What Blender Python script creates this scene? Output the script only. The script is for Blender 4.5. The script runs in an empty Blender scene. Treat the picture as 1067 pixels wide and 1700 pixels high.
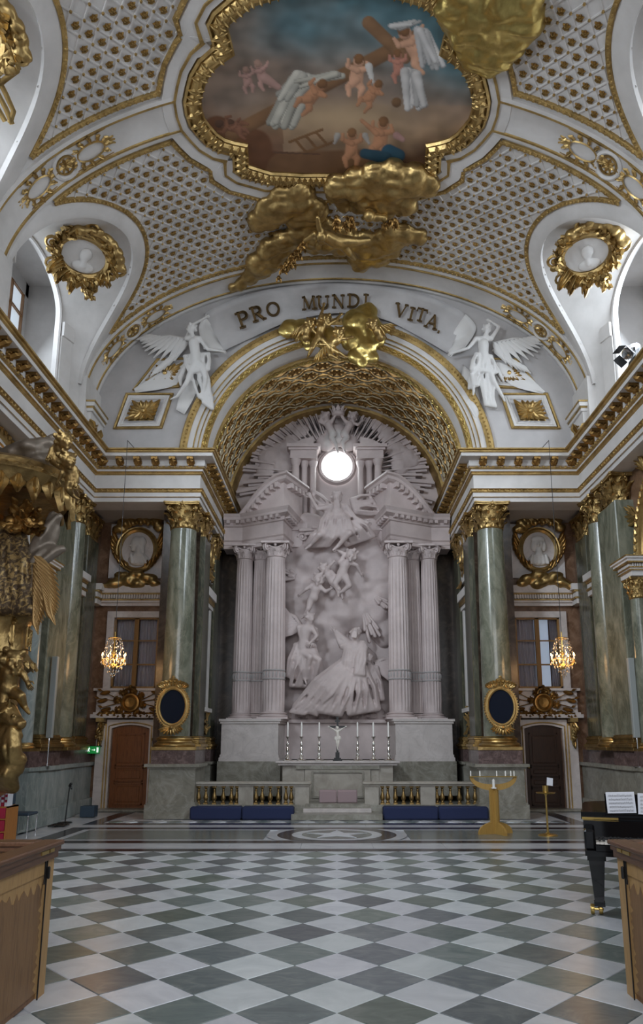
import bpy, math, random
from mathutils import Vector, Matrix, noise
V = Vector
PI = math.pi
S = bpy.context.scene
COL = S.collection
# ---------------------------------------------------------------- camera, sky, lights, exposure
FPX, TH = 1162.0, math.atan(237 / 1162.0)
EYE = 1.6
cd = bpy.data.cameras.new('camera'); cam = bpy.data.objects.new('camera', cd); COL.objects.link(cam)
cam.location = (0, 0, EYE); cam.rotation_euler = (PI / 2 + TH, 0, 0)
cd.sensor_fit = 'AUTO'; cd.sensor_width = 36.0; cd.lens = FPX / 1700 * 36
cd.shift_x = -25.5 / 1700; cd.shift_y = 148 / 1700
cd.clip_start = 0.05; cd.clip_end = 200
S.camera = cam
S.view_settings.view_transform = 'Standard'; S.view_settings.look = 'None'
S.view_settings.gamma = 1.0; S.view_settings.use_curve_mapping = False
S.view_settings.exposure = 0.0
W = bpy.data.worlds.new('overcast_sky'); S.world = W; W.use_nodes = True
_b = W.node_tree.nodes['Background']; _b.inputs[0].default_value = (0.82, 0.90, 1.0, 1); _b.inputs[1].default_value = 0.27

def area(name, loc, target, sx, sy, power, col, spread=180):
    l = bpy.data.lights.new(name, 'AREA'); l.shape = 'RECTANGLE'; l.size = sx; l.size_y = sy
    l.energy = power; l.color = col; l.spread = math.radians(spread)
    o = bpy.data.objects.new(name, l); COL.objects.link(o); o.location = loc
    o.rotation_euler = (V(target) - V(loc)).to_track_quat('-Z', 'Y').to_euler()
    return o
COOL = (0.80, 0.90, 1.0)
for i, wy in enumerate((13.45, 8.55, 3.65)):           # daylight of the clerestory windows, both sides
    area('window_daylight', (7.6, wy, 10.6), ((-1.5, wy + 0.5, 5.0), (-2, 14, 2.5), (0.0, 19.0, 3.0))[i], 3.4, 3.4, (360, 300, 400)[i], COOL, (180, 150, 110)[i])
    area('window_daylight', (-7.6, wy, 10.6), ((1.5, wy + 0.5, 5.0), (2, 14, 2.5), (0.5, 19.5, 4.0))[i], 3.4, 3.4, (110, 270, 1100)[i], COOL, (180, 150, 110)[i])
area('gallery_window_daylight', (0, -3.6, 6.0), (0, 9, 0.0), 9.0, 4.0, 430, (0.92, 0.95, 1.0), 150)

sl = bpy.data.lights.new('oculus_spot', 'SPOT'); sl.energy = 900; sl.color = (0.45, 0.95, 1.0); sl.spot_size = math.radians(3.4); sl.spot_blend = 0.5; sl.shadow_soft_size = 0.05  # added cyan lamp without a seen source, tints the wall round the oculus
so = bpy.data.objects.new('oculus_spot', sl); COL.objects.link(so); so.location = (0.0, 5.0, 8.8); so.rotation_euler = (V((0.0, 20.0, 10.62)) - V(so.location)).to_track_quat('-Z', 'Y').to_euler()

# ---------------------------------------------------------------- projection helpers (measuring only)
_c, _s = math.cos(TH), math.sin(TH)
def ray(x, y):
    u, v = x - 559.0, y - 998.0
    return u, FPX * _c + v * _s, FPX * _s - v * _c
def PY(x, y, Y):
    d = ray(x, y); t = Y / d[1]; return V((d[0] * t, Y, EYE + d[2] * t))
def PX(x, y, X):
    d = ray(x, y); t = X / d[0]; return V((X, d[1] * t, EYE + d[2] * t))
def PZ(x, y, Z=0.0):
    d = ray(x, y); t = (Z - EYE) / d[2]; return V((d[0] * t, d[1] * t, Z))
VA, VZ, VB = 6.2, 9.8, 3.8                         # the barrel vault: half width, centre height, rise
def BAR(x, y, off=0.0):
    a, b = VA - off, VB - off
    d = ray(x, y)
    A = (d[0] / a) ** 2 + (d[2] / b) ** 2; B = 2 * d[2] * (EYE - VZ) / b ** 2; C = ((EYE - VZ) / b) ** 2 - 1
    t = (-B + math.sqrt(B * B - 4 * A * C)) / (2 * A)
    return V((d[0] * t, d[1] * t, EYE + d[2] * t))
def SC(y, Y): return Y / ray(0, y)[1]              # metres per pixel at depth Y

# ---------------------------------------------------------------- mesh builder
class MB:
    def __init__(s): s.v = []; s.f = []; s.m = []; s.mi = 0
    def add(s, vs, fs, M=None):
        n = len(s.v)
        s.v += [tuple(M @ V(p)) if M is not None else tuple(p) for p in vs]
        s.f += [tuple(i + n for i in f) for f in fs]; s.m += [s.mi] * len(fs); return s
    def box(s, x0, x1, y0, y1, z0, z1, M=None, b=0.0):
        if x0 > x1: x0, x1 = x1, x0
        if b:
            vs = []
            for z, i in ((z0, b), (z0 + b, 0), (z1 - b, 0), (z1, b)):
                j = b - i if i else b
                X0, X1, Y0, Y1 = x0 + i, x1 - i, y0 + i, y1 - i
                if i: vs += [(X0, Y0, z), (X0, Y0, z), (X1, Y0, z), (X1, Y0, z), (X1, Y1, z), (X1, Y1, z), (X0, Y1, z), (X0, Y1, z)]
                else: vs += [(X0, Y0 + b, z), (X0 + b, Y0, z), (X1 - b, Y0, z), (X1, Y0 + b, z), (X1, Y1 - b, z), (X1 - b, Y1, z), (X0 + b, Y1, z), (X0, Y1 - b, z)]
            fs = [tuple(reversed(range(8))), tuple(range(24, 32))]
            for k in range(3):
                for i in range(8): fs.append((k * 8 + i, k * 8 + (i + 1) % 8, k * 8 + 8 + (i + 1) % 8, k * 8 + 8 + i))
            return s.add(vs, fs, M)
        vs = [(x0, y0, z0), (x1, y0, z0), (x1, y1, z0), (x0, y1, z0), (x0, y0, z1), (x1, y0, z1), (x1, y1, z1), (x0, y1, z1)]
        return s.add(vs, [(3, 2, 1, 0), (4, 5, 6, 7), (0, 1, 5, 4), (1, 2, 6, 5), (2, 3, 7, 6), (3, 0, 4, 7)], M)
    def lathe(s, prof, n=24, M=None, a0=0.0, a1=2 * PI, rf=None):
        full = abs(a1 - a0 - 2 * PI) < 1e-6; k = n if full else n + 1
        vs = []; fs = []
        for r, z in prof:
            for i in range(k):
                a = a0 + (a1 - a0) * i / n; q = r * (rf(a, z) if rf else 1)
                vs.append((q * math.cos(a), q * math.sin(a), z))
        for j in range(len(prof) - 1):
            for i in range(n):
                i2 = (i + 1) % k
                fs.append((j * k + i, j * k + i2, j * k + k + i2, j * k + k + i))
        if full:
            fs.append(tuple(reversed(range(k)))); fs.append(tuple(range((len(prof) - 1) * k, len(prof) * k)))
        return s.add(vs, fs, M)
    def tube(s, pts, r, n=6, closed=False, flat=1.0, up=None):
        pts = [V(p) for p in pts]; m = len(pts); vs = []; fs = []
        R = r if isinstance(r, (list, tuple)) else [r] * m
        prev = None
        for i, p in enumerate(pts):
            a = pts[i - 1] if (i > 0 or closed) else p; b = pts[(i + 1) % m] if (i < m - 1 or closed) else p
            t = (b - a)
            t = t.normalized() if t.length > 1e-9 else V((0, 0, 1))
            if up is not None: x = t.cross(V(up))
            elif prev is not None: x = prev - t * prev.dot(t)
            else: x = t.orthogonal()
            if x.length < 1e-6: x = t.orthogonal()
            x.normalize(); prev = x; y = t.cross(x)
            for k in range(n):
                an = 2 * PI * k / n; vs.append(p + x * (R[i] * math.cos(an)) + y * (R[i] * flat * math.sin(an)))
        for i in range(m if closed else m - 1):
            for k in range(n):
                i2 = (i + 1) % m
                fs.append((i * n + k, i * n + (k + 1) % n, i2 * n + (k + 1) % n, i2 * n + k))
        if not closed:
            fs.append(tuple(reversed(range(n)))); fs.append(tuple(range((m - 1) * n, m * n)))
        return s.add(vs, fs)
    def ell(s, c, r, n=12, M=None, m=None):
        m = m or max(4, n // 2 + 1)
        if not isinstance(r, (list, tuple)): r = (r, r, r)
        vs = [(c[0], c[1], c[2] - r[2])]; fs = []
        for j in range(1, m):
            a = PI * j / m - PI / 2
            for i in range(n):
                b = 2 * PI * i / n
                vs.append((c[0] + r[0] * math.cos(a) * math.cos(b), c[1] + r[1] * math.cos(a) * math.sin(b), c[2] + r[2] * math.sin(a)))
        vs.append((c[0], c[1], c[2] + r[2])); L = len(vs) - 1
        for i in range(n):
            fs.append((0, 1 + (i + 1) % n, 1 + i)); fs.append((L, L - n + i, L - n + (i + 1) % n))
        for j in range(m - 2):
            for i in range(n):
                fs.append((1 + j * n + i, 1 + j * n + (i + 1) % n, 1 + j * n + n + (i + 1) % n, 1 + j * n + n + i))
        return s.add(vs, fs, M)
    def cap(s, a, b, ra, rb, n=10):                 # a tapered limb with round ends
        a, b = V(a), V(b); d = b - a
        L = d.length
        if L < 1e-6: return s.ell(a, ra, n)
        t = d / L; pts = []; R = []
        for k in range(4):
            an = PI / 2 * k / 4; pts.append(a - t * (ra * math.cos(an))); R.append(max(ra * math.sin(an), 1e-4))
        for k in range(5): u = k / 4; pts.append(a + d * u); R.append(ra + (rb - ra) * u)
        for k in range(1, 5):
            an = PI / 2 * k / 4; pts.append(b + t * (rb * math.sin(an))); R.append(max(rb * math.cos(an), 1e-4))
        return s.tube(pts, R, n)
    def sweep(s, fr, prof, closed=False, pc=False):  # fr: (origin, A, B); prof: (a, b)
        vs = []; fs = []; k = len(prof)
        for o, A, B in fr:
            for a, b in prof: vs.append(o + A * a + B * b)
        m = len(fr)
        for i in range(m if closed else m - 1):
            for j in range(k if pc else k - 1):
                i2 = (i + 1) % m; j2 = (j + 1) % k
                fs.append((i * k + j, i * k + j2, i2 * k + j2, i2 * k + j))
        if pc and not closed: fs.append(tuple(reversed(range(k)))); fs.append(tuple(range((m - 1) * k, m * k)))
        return s.add(vs, fs)
    def prism(s, poly, d0, d1, ax='y', M=None):      # outline in the plane across ax, extruded d0..d1
        def q(p, d): return {'x': (d, p[0], p[1]), 'y': (p[0], d, p[1]), 'z': (p[0], p[1], d)}[ax]
        n = len(poly)
        vs = [q(p, d0) for p in poly] + [q(p, d1) for p in poly]
        fs = [tuple(reversed(range(n))), tuple(range(n, 2 * n))] + [(i, (i + 1) % n, n + (i + 1) % n, n + i) for i in range(n)]
        return s.add(vs, fs, M)
    def leaf(s, base, d, nrm, L, Wd, curl=0.5, lobes=3, seg=7, th=0.012):   # an acanthus leaf with a raised rib
        d = V(d).normalized(); nrm = V(nrm); nrm = (nrm - d * nrm.dot(d))
        nrm = nrm.normalized() if nrm.length > 1e-6 else d.orthogonal().normalized()
        sd = d.cross(nrm); p = V(base); vs = []; fs = []; st = L / seg
        for i in range(seg + 1):
            t = i / seg
            w = Wd * (math.sin(PI * (0.12 + 0.86 * t)) ** 0.8) * (1 + 0.28 * math.sin(2 * PI * lobes * t)) * 0.5
            a = curl * t * t * 2.2
            dd = d * math.cos(a) + nrm * math.sin(a); nn = nrm * math.cos(a) - d * math.sin(a)
            vs += [p - sd * w - nn * th, p - sd * w * 0.45 + nn * th * 1.3, p + nn * th * 0.5, p + sd * w * 0.45 + nn * th * 1.3, p + sd * w - nn * th]
            p = p + dd * st
        for i in range(seg):
            for k in range(4): fs.append((i * 5 + k, i * 5 + k + 1, i * 5 + k + 6, i * 5 + k + 5))
        return s.add(vs, fs)
    def scroll(s, c, u, v, r, turns, rad, n=14, a0=0.0, sgn=1):             # a spiral volute
        pts = []; R = []; u = V(u); v = V(v); m = int(n * turns)
        for i in range(m + 1):
            t = i / m; a = a0 + sgn * 2 * PI * turns * t; q = r * (1 - 0.85 * t)
            pts.append(V(c) + u * (q * math.cos(a)) + v * (q * math.sin(a))); R.append(rad * (1 - 0.5 * t))
        s.tube(pts, R, 5); s.ell(c, rad * 1.5, 6); return s
    def mesh(s, name, mats, smooth=35):
        me = bpy.data.meshes.new(name); me.from_pydata(s.v, [], s.f)
        for m in (mats if isinstance(mats, (list, tuple)) else [mats]): me.materials.append(m)
        if len(me.materials) > 1: me.polygons.foreach_set('material_index', s.m)
        if smooth:
            me.polygons.foreach_set('use_smooth', [True] * len(me.polygons))
            if smooth < 180: me.set_sharp_from_angle(angle=math.radians(smooth))
        me.update(); return me
    def obj(s, name, mats, parent=None, loc=None, smooth=35, kind=None, label=None):
        return link(name, s.mesh(name, mats, smooth), parent, loc, kind, label)

def link(name, me, parent=None, loc=None, kind=None, label=None, rot=None, scale=None):
    o = bpy.data.objects.new(name, me); COL.objects.link(o)
    if loc is not None: o.location = loc
    if rot is not None: o.rotation_euler = rot
    if scale is not None: o.scale = scale
    if parent is not None: o.parent = parent
    if kind: o['kind'] = kind
    if label: o['label'] = label
    return o
def tag(o, label, cat, group=None):
    o['label'] = label; o['category'] = cat
    if group: o['group'] = group
    return o
def thing(name, label, cat, loc=(0, 0, 0), rotz=0.0, group=None):
    o = bpy.data.objects.new(name, None); COL.objects.link(o); o.location = loc; o.rotation_euler = (0, 0, rotz)
    o.empty_display_size = 0.1
    return tag(o, label, cat, group)
def kids(o): return [c for c in COL.objects if c.parent == o]
def dup(root, loc=None, rotz=None, label=None, group=None, sx=1):
    r = root.copy(); COL.objects.link(r)
    if loc is not None: r.location = loc
    if rotz is not None: r.rotation_euler = (0, 0, rotz)
    if label: r['label'] = label
    if group: r['group'] = group
    for ch in root.children:
        c = ch.copy(); COL.objects.link(c); c.parent = r
        for g in ch.children: e = g.copy(); COL.objects.link(e); e.parent = c
    return r

def melt(mb, voxel, smooth=3, fac=0.5, disp=0.0, dscale=2.0, keep=None, name='melt', billow=0.0):
    """fuse overlapping closed shapes into one continuous skin"""
    me = mb.mesh(name, MT['white'], 0)
    o = bpy.data.objects.new(name, me); COL.objects.link(o)
    r = o.modifiers.new('r', 'REMESH'); r.mode = 'VOXEL'; r.voxel_size = voxel
    if smooth: q = o.modifiers.new('s', 'SMOOTH'); q.iterations = smooth; q.factor = fac
    dg = bpy.context.evaluated_depsgraph_get(); dg.update()
    e = o.evaluated_get(dg); m2 = e.to_mesh()
    out = MB(); out.v = [tuple(v.co) for v in m2.vertices]; out.f = [tuple(p.vertices) for p in m2.polygons]; out.m = [0] * len(out.f)
    if disp:
        ns = [tuple(v.normal) for v in m2.vertices]
        for i, p in enumerate(out.v):
            k = noise.noise(V(p) * dscale) + 0.5 * noise.noise(V(p) * dscale * 2.3)
            if billow: k = k * .6 + billow * (2.2 * abs(noise.noise(V((p[0] * 1.5, p[1] * 3.6, p[2] * 3.0)))) + 1.0 * abs(noise.noise(V((p[0] * 3.5, p[1] * 7.0, p[2] * 6.0)))) - .7)
            out.v[i] = tuple(p[a] + ns[i][a] * disp * k for a in range(3))
    e.to_mesh_clear(); bpy.data.objects.remove(o); bpy.data.meshes.remove(me)
    if keep: out.add(keep.v, keep.f)
    return out

# ---------------------------------------------------------------- materials
MT = {}
def nodes(name, rough=0.5, metal=0.0, col=(0.8, 0.8, 0.8)):
    m = bpy.data.materials.new(name); m.use_nodes = True
    nt = m.node_tree; b = nt.nodes['Principled BSDF']
    b.inputs['Base Color'].default_value = (*col, 1); b.inputs['Roughness'].default_value = rough; b.inputs['Metallic'].default_value = metal
    return m, nt, b
def N(nt, t, **kw):
    n = nt.nodes.new(t)
    for k, v in kw.items():
        if k.startswith('i_'): n.inputs[k[2:].replace('_', ' ')].default_value = v
        else: setattr(n, k, v)
    return n
def plain(key, col, rough=0.5, metal=0.0, bump=0.0, bscale=30):
    m, nt, b = nodes(key, rough, metal, col)
    if bump:
        tc = N(nt, 'ShaderNodeTexCoord'); no = N(nt, 'ShaderNodeTexNoise', i_Scale=bscale, i_Detail=3.0)
        bp = N(nt, 'ShaderNodeBump', i_Strength=bump, i_Distance=0.02)
        nt.links.new(tc.outputs['Object'], no.inputs['Vector']); nt.links.new(no.outputs['Fac'], bp.inputs['Height'])
        nt.links.new(bp.outputs[0], b.inputs['Normal'])
    MT[key] = m; return m
def ramp(nt, stops):
    r = N(nt, 'ShaderNodeValToRGB'); el = r.color_ramp.elements
    while len(el) < len(stops): el.new(0.5)
    for e, (p, c) in zip(el, stops): e.position = p; e.color = (*c, 1)
    return r
def stone(key, stops, scale=3.0, dist=1.5, stretch=(1, 1, 1), rough=0.35, bump=0.08, rnd=0.0, metal=0.0, detail=6.0, veins=None, bs=4.0):
    m, nt, b = nodes(key, rough, metal); L = nt.links.new
    tc = N(nt, 'ShaderNodeTexCoord'); mp = N(nt, 'ShaderNodeMapping'); mp.inputs['Scale'].default_value = stretch
    L(tc.outputs['Object'], mp.inputs['Vector']); vec = mp.outputs[0]
    if rnd:
        oi = N(nt, 'ShaderNodeObjectInfo'); sc = N(nt, 'ShaderNodeVectorMath', operation='SCALE'); sc.inputs['Scale'].default_value = 57.0
        co = N(nt, 'ShaderNodeCombineXYZ'); L(oi.outputs['Random'], co.inputs[0]); L(oi.outputs['Random'], co.inputs[1])
        L(co.outputs[0], sc.inputs[0]); ad = N(nt, 'ShaderNodeVectorMath', operation='ADD'); L(vec, ad.inputs[0]); L(sc.outputs[0], ad.inputs[1]); vec = ad.outputs[0]
    no = N(nt, 'ShaderNodeTexNoise', i_Scale=scale, i_Detail=detail, i_Distortion=dist, i_Roughness=0.6)
    L(vec, no.inputs['Vector'])
    rp = ramp(nt, stops); L(no.outputs['Fac'], rp.inputs[0]); out = rp.outputs[0]
    if veins:
        vn = N(nt, 'ShaderNodeTexNoise', i_Scale=scale * 0.8, i_Detail=8.0, i_Distortion=3.0); L(vec, vn.inputs['Vector'])
        mr = ramp(nt, [(0.47, (0, 0, 0)), (0.5, (1, 1, 1)), (0.53, (0, 0, 0))]); L(vn.outputs['Fac'], mr.inputs[0])
        mu = N(nt, 'ShaderNodeMath', operation='MULTIPLY'); mu.inputs[1].default_value = 0.38; L(mr.outputs[0], mu.inputs[0])
        mx = N(nt, 'ShaderNodeMix', data_type='RGBA'); L(mu.outputs[0], mx.inputs[0]); L(out, mx.inputs[6]); mx.inputs[7].default_value = (*veins, 1); out = mx.outputs[2]
    if rnd:
        hs = N(nt, 'ShaderNodeHueSaturation'); mr2 = N(nt, 'ShaderNodeMapRange'); mr2.inputs[3].default_value = 1 - rnd; mr2.inputs[4].default_value = 1 + rnd
        L(oi.outputs['Random'], mr2.inputs[0]); L(mr2.outputs[0], hs.inputs['Value'])
        wn = N(nt, 'ShaderNodeTexWhiteNoise', noise_dimensions='1D'); L(oi.outputs['Random'], wn.inputs['W']); mr3 = N(nt, 'ShaderNodeMapRange'); mr3.inputs[3].default_value = 0.5 - rnd * .8; mr3.inputs[4].default_value = 0.5 + rnd * .15
        L(wn.outputs['Value'], mr3.inputs[0]); L(mr3.outputs[0], hs.inputs['Hue']); hs.inputs['Saturation'].default_value = 1.15; L(out, hs.inputs['Color']); out = hs.outputs[0]
    L(out, b.inputs['Base Color'])
    if bump:
        n2 = N(nt, 'ShaderNodeTexNoise', i_Scale=scale * bs, i_Detail=4.0); L(vec, n2.inputs['Vector'])
        bp = N(nt, 'ShaderNodeBump', i_Strength=bump, i_Distance=0.03); L(n2.outputs['Fac'], bp.inputs['Height']); L(bp.outputs[0], b.inputs['Normal'])
    MT[key] = m; return m
def wood(key, c1, c2, rough=0.4, axis=2, scale=3.0):
    st = [9, 9, 9]; st[axis] = 0.8
    return stone(key, [(0.3, c1), (0.5, c2), (0.7, c1)], scale=scale, dist=0.6, stretch=st, rough=rough, bump=0.05)
def glow(key, col, st):
    m, nt, b = nodes(key); b.inputs['Emission Color'].default_value = (*col, 1); b.inputs['Emission Strength'].default_value = st
    b.inputs['Base Color'].default_value = (*col, 1); MT[key] = m; return m
def glass(key, col=(0.9, 0.95, 1.0), rough=0.02, alpha=None):
    m, nt, b = nodes(key, rough, 0, col); b.inputs['Transmission Weight'].default_value = 1.0; b.inputs['IOR'].default_value = 1.05 if alpha is None else alpha
    MT[key] = m; return m

plain('white', (0.66, 0.64, 0.62), 0.6, bump=0.05)
stone('plaster', [(0.3, (0.52, 0.50, 0.48)), (0.55, (0.63, 0.605, 0.585)), (0.75, (0.69, 0.67, 0.655))], scale=1.0, dist=0.2, rough=0.65, bump=0.04)
stone('grey_plaster', [(0.3, (0.38, 0.365, 0.36)), (0.55, (0.47, 0.45, 0.445)), (0.75, (0.54, 0.52, 0.515))], scale=0.9, dist=0.2, rough=0.7, bump=0.04)
stone('stucco', [(0.3, (0.46, 0.385, 0.375)), (0.6, (0.61, 0.52, 0.505)), (0.8, (0.67, 0.585, 0.565))], scale=1.2, dist=0.2, rough=0.6, bump=0.05)
stone('pale_marble', [(0.3, (0.50, 0.46, 0.44)), (0.6, (0.62, 0.57, 0.55)), (0.8, (0.68, 0.64, 0.62))], scale=1.5, rough=0.4, bump=0.03, veins=(0.42, 0.38, 0.37))
def gold(key, dark, lite, rough, bump=0.35, bscale=9.0):
    stone(key, [(0.25, dark), (0.6, lite), (0.85, tuple(min(1, x * 1.15) for x in lite))], scale=3.5, dist=0.4, rough=rough, bump=bump, metal=0.9, bs=bscale / 3.5)
gold('gold', (0.22, 0.14, 0.05), (0.52, 0.36, 0.145), 0.38)
gold('gold_trim', (0.26, 0.17, 0.06), (0.54, 0.375, 0.15), 0.42, 0.6, 60.0)
gold('gold_pale', (0.36, 0.26, 0.08), (0.62, 0.47, 0.16), 0.30, 0.25)
gold('gold_dark', (0.16, 0.09, 0.03), (0.38, 0.22, 0.07), 0.42)
gold('gold_antique', (0.13, 0.08, 0.03), (0.42, 0.285, 0.115), 0.40, 0.5)
gold('brass', (0.45, 0.30, 0.08), (0.66, 0.46, 0.15), 0.28, 0.05)
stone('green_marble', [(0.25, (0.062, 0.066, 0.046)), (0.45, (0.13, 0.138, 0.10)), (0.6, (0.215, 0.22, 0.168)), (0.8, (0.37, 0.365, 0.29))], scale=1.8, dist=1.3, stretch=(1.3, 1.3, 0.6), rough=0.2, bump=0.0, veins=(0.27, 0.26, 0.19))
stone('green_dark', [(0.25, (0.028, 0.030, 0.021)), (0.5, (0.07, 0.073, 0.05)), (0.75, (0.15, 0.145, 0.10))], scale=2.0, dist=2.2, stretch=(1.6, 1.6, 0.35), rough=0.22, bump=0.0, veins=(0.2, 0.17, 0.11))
stone('brown_marble', [(0.25, (0.075, 0.038, 0.02)), (0.5, (0.17, 0.095, 0.055)), (0.75, (0.31, 0.20, 0.135))], scale=2.4, dist=1.2, rough=0.3, bump=0.0, veins=(0.28, 0.19, 0.13))
stone('purple_marble', [(0.3, (0.06, 0.038, 0.036)), (0.5, (0.12, 0.08, 0.075)), (0.7, (0.22, 0.16, 0.155))], scale=9.0, dist=1.0, rough=0.28, bump=0.0)
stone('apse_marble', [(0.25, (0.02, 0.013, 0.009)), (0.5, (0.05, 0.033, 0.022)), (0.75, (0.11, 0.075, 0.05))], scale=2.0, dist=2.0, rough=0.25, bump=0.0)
stone('grey_marble', [(0.25, (0.15, 0.142, 0.115)), (0.5, (0.255, 0.243, 0.20)), (0.75, (0.37, 0.355, 0.31))], scale=1.8, dist=2.2, rough=0.3, bump=0.0, veins=(0.42, 0.41, 0.37))
stone('rail_marble', [(0.25, (0.26, 0.235, 0.19)), (0.5, (0.38, 0.35, 0.30)), (0.75, (0.47, 0.44, 0.39))], scale=2.0, dist=1.5, rough=0.35, bump=0.0)
stone('bluegrey_marble', [(0.25, (0.16, 0.20, 0.19)), (0.5, (0.27, 0.31, 0.295)), (0.75, (0.42, 0.45, 0.43))], scale=1.6, dist=2.2, stretch=(1, 1, 0.5), rough=0.28, bump=0.0, veins=(0.5, 0.52, 0.5))
stone('tile_light', [(0.25, (0.54, 0.56, 0.60)), (0.6, (0.70, 0.72, 0.76)), (0.8, (0.76, 0.77, 0.80))], scale=2.2, dist=1.6, rough=0.3, bump=0.0, rnd=0.10)
stone('tile_dark', [(0.25, (0.115, 0.135, 0.145)), (0.5, (0.18, 0.205, 0.215)), (0.8, (0.32, 0.335, 0.33))], scale=3.2, dist=2.0, stretch=(1, 1.8, 1), rough=0.28, bump=0.0, rnd=0.22)
stone('band_dark', [(0.25, (0.022, 0.018, 0.024)), (0.6, (0.042, 0.035, 0.044)), (0.8, (0.07, 0.058, 0.066))], scale=3, rough=0.18, bump=0.0)
stone('band_grey', [(0.25, (0.13, 0.15, 0.14)), (0.5, (0.19, 0.21, 0.195)), (0.8, (0.27, 0.28, 0.26))], scale=1.5, dist=2.2, rough=0.2, bump=0.0)
stone('band_white', [(0.25, (0.52, 0.54, 0.575)), (0.6, (0.65, 0.67, 0.71)), (0.8, (0.64, 0.65, 0.68))], scale=1.4, dist=2.0, rough=0.2, bump=0.0)
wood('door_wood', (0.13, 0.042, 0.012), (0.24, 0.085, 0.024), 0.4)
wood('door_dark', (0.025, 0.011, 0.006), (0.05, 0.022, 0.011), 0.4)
wood('window_wood', (0.20, 0.10, 0.03), (0.30, 0.165, 0.05), 0.4)
wood('pew_wood', (0.15, 0.072, 0.028), (0.29, 0.145, 0.058), 0.42)
wood('pew_burl', (0.19, 0.10, 0.042), (0.31, 0.17, 0.07), 0.42)
wood('pew_rail', (0.10, 0.045, 0.022), (0.17, 0.08, 0.04), 0.32, axis=1)
wood('pew_inlay', (0.42, 0.25, 0.095), (0.55, 0.34, 0.14), 0.45)
wood('ochre_wood', (0.36, 0.21, 0.05), (0.45, 0.27, 0.07), 0.5)
wood('shelf_wood', (0.32, 0.12, 0.025), (0.42, 0.17, 0.04), 0.45)
plain('navy_cloth', (0.018, 0.028, 0.085), 0.9, bump=0.15, bscale=120)
plain('pink_cloth', (0.36, 0.27, 0.28), 0.9, bump=0.15, bscale=120)
plain('blue_paint', (0.035, 0.06, 0.09), 0.6)
plain('black_lacquer', (0.006, 0.006, 0.007), 0.08)
plain('black_metal', (0.012, 0.012, 0.013), 0.4)
plain('chrome', (0.75, 0.76, 0.78), 0.15, 1.0)
plain('silver', (0.80, 0.78, 0.74), 0.18, 1.0)
plain('navy_board', (0.010, 0.014, 0.026), 0.75)
MT['navy_board'].node_tree.nodes['Principled BSDF'].inputs['Specular IOR Level'].default_value = 0.08
plain('cream_gilt', (0.62, 0.55, 0.38), 0.4, 0.15)
plain('ivory', (0.72, 0.68, 0.62), 0.4)
plain('wax', (0.85, 0.84, 0.80), 0.5)
plain('paper', (0.74, 0.76, 0.82), 0.8)
plain('ink', (0.03, 0.03, 0.035), 0.8)
plain('red_leather', (0.36, 0.012, 0.045), 0.5, bump=0.1, bscale=60)
plain('speaker_grey', (0.30, 0.32, 0.31), 0.6)
plain('lettering', (0.16, 0.10, 0.04), 0.5, 0.5)
plain('wing_feather', (0.40, 0.25, 0.10), 0.4, 0.6, bump=0.2)
stone('brocade', [(0.40, (0.09, 0.062, 0.04)), (0.50, (0.15, 0.105, 0.06)), (0.56, (0.42, 0.29, 0.12))], scale=7.0, dist=2.0, rough=0.42, bump=0.4, metal=0.6, bs=3.0)
plain('taupe_silver', (0.20, 0.165, 0.13), 0.42, 0.5, bump=0.3, bscale=10)
plain('dark_room', (0.02, 0.018, 0.018), 0.9)
plain('curtain', (0.36, 0.34, 0.36), 0.9)
glow('sign_green', (0.01, 0.30, 0.06), 0.3)
glow('sign_white', (0.8, 0.9, 0.85), 0.8)
glow('flame', (1.0, 0.52, 0.17), 26.0)
glow('blind_sky', (0.62, 0.72, 0.85), 0.30)  # glow that imitates window light mirrored in the right overdoor glass
glow('window_sky', (0.78, 0.89, 1.0), 0.5)
glow('oculus_sky', (0.93, 0.98, 1.0), 3.0)
glass('pane', (0.92, 0.95, 1.0))
glass('crystal', (1.0, 0.93, 0.82), 0.03, 1.5)
glass('tinted_pane', (0.45, 0.72, 0.80), 0.1)
# ================================================================ STRUCTURE
def structure(name, mb, mats, **kw): return mb.obj(name, mats, kind='structure', **kw)
# ---- floor
fb = MB(); fb.box(-7.6, 7.6, -4, 21, -0.2, -0.012)
floor = structure('floor', fb, MT['band_white'])
def tile_mesh(h, g=0.004, name='tile'):
    t = MB(); r = h - g; e = 0.006
    vs = []
    for q, z in ((r, -0.02), (r, -e + 0.002), (r - e, 0.0)):
        vs += [(q, 0, z), (0, q, z), (-q, 0, z), (0, -q, z)]
    fs = [(8, 9, 10, 11)] + [(k * 4 + i, k * 4 + (i + 1) % 4, k * 4 + 4 + (i + 1) % 4, k * 4 + 4 + i) for k in range(2) for i in range(4)]
    t.add(vs, fs); return t
HD = 0.31
tl = tile_mesh(HD).mesh('light_tile', MT['tile_light'], 0); tdk = tile_mesh(HD).mesh('dark_tile', MT['tile_dark'], 0)
def half_tile(mat, name):
    t = MB(); r = HD - 0.004
    t.add([(-r, 0, -0.02), (r, 0, -0.02), (0, -r, -0.02), (-r, 0, 0), (r, 0, 0), (0, -r, 0)], [(3, 5, 4), (0, 2, 5, 3), (2, 1, 4, 5), (1, 0, 3, 4)])
    return t.mesh(name, mat, 0)
hl = half_tile(MT['tile_light'], 'light_half_tile'); hdk = half_tile(MT['tile_dark'], 'dark_half_tile')
YB = 11.165
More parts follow.
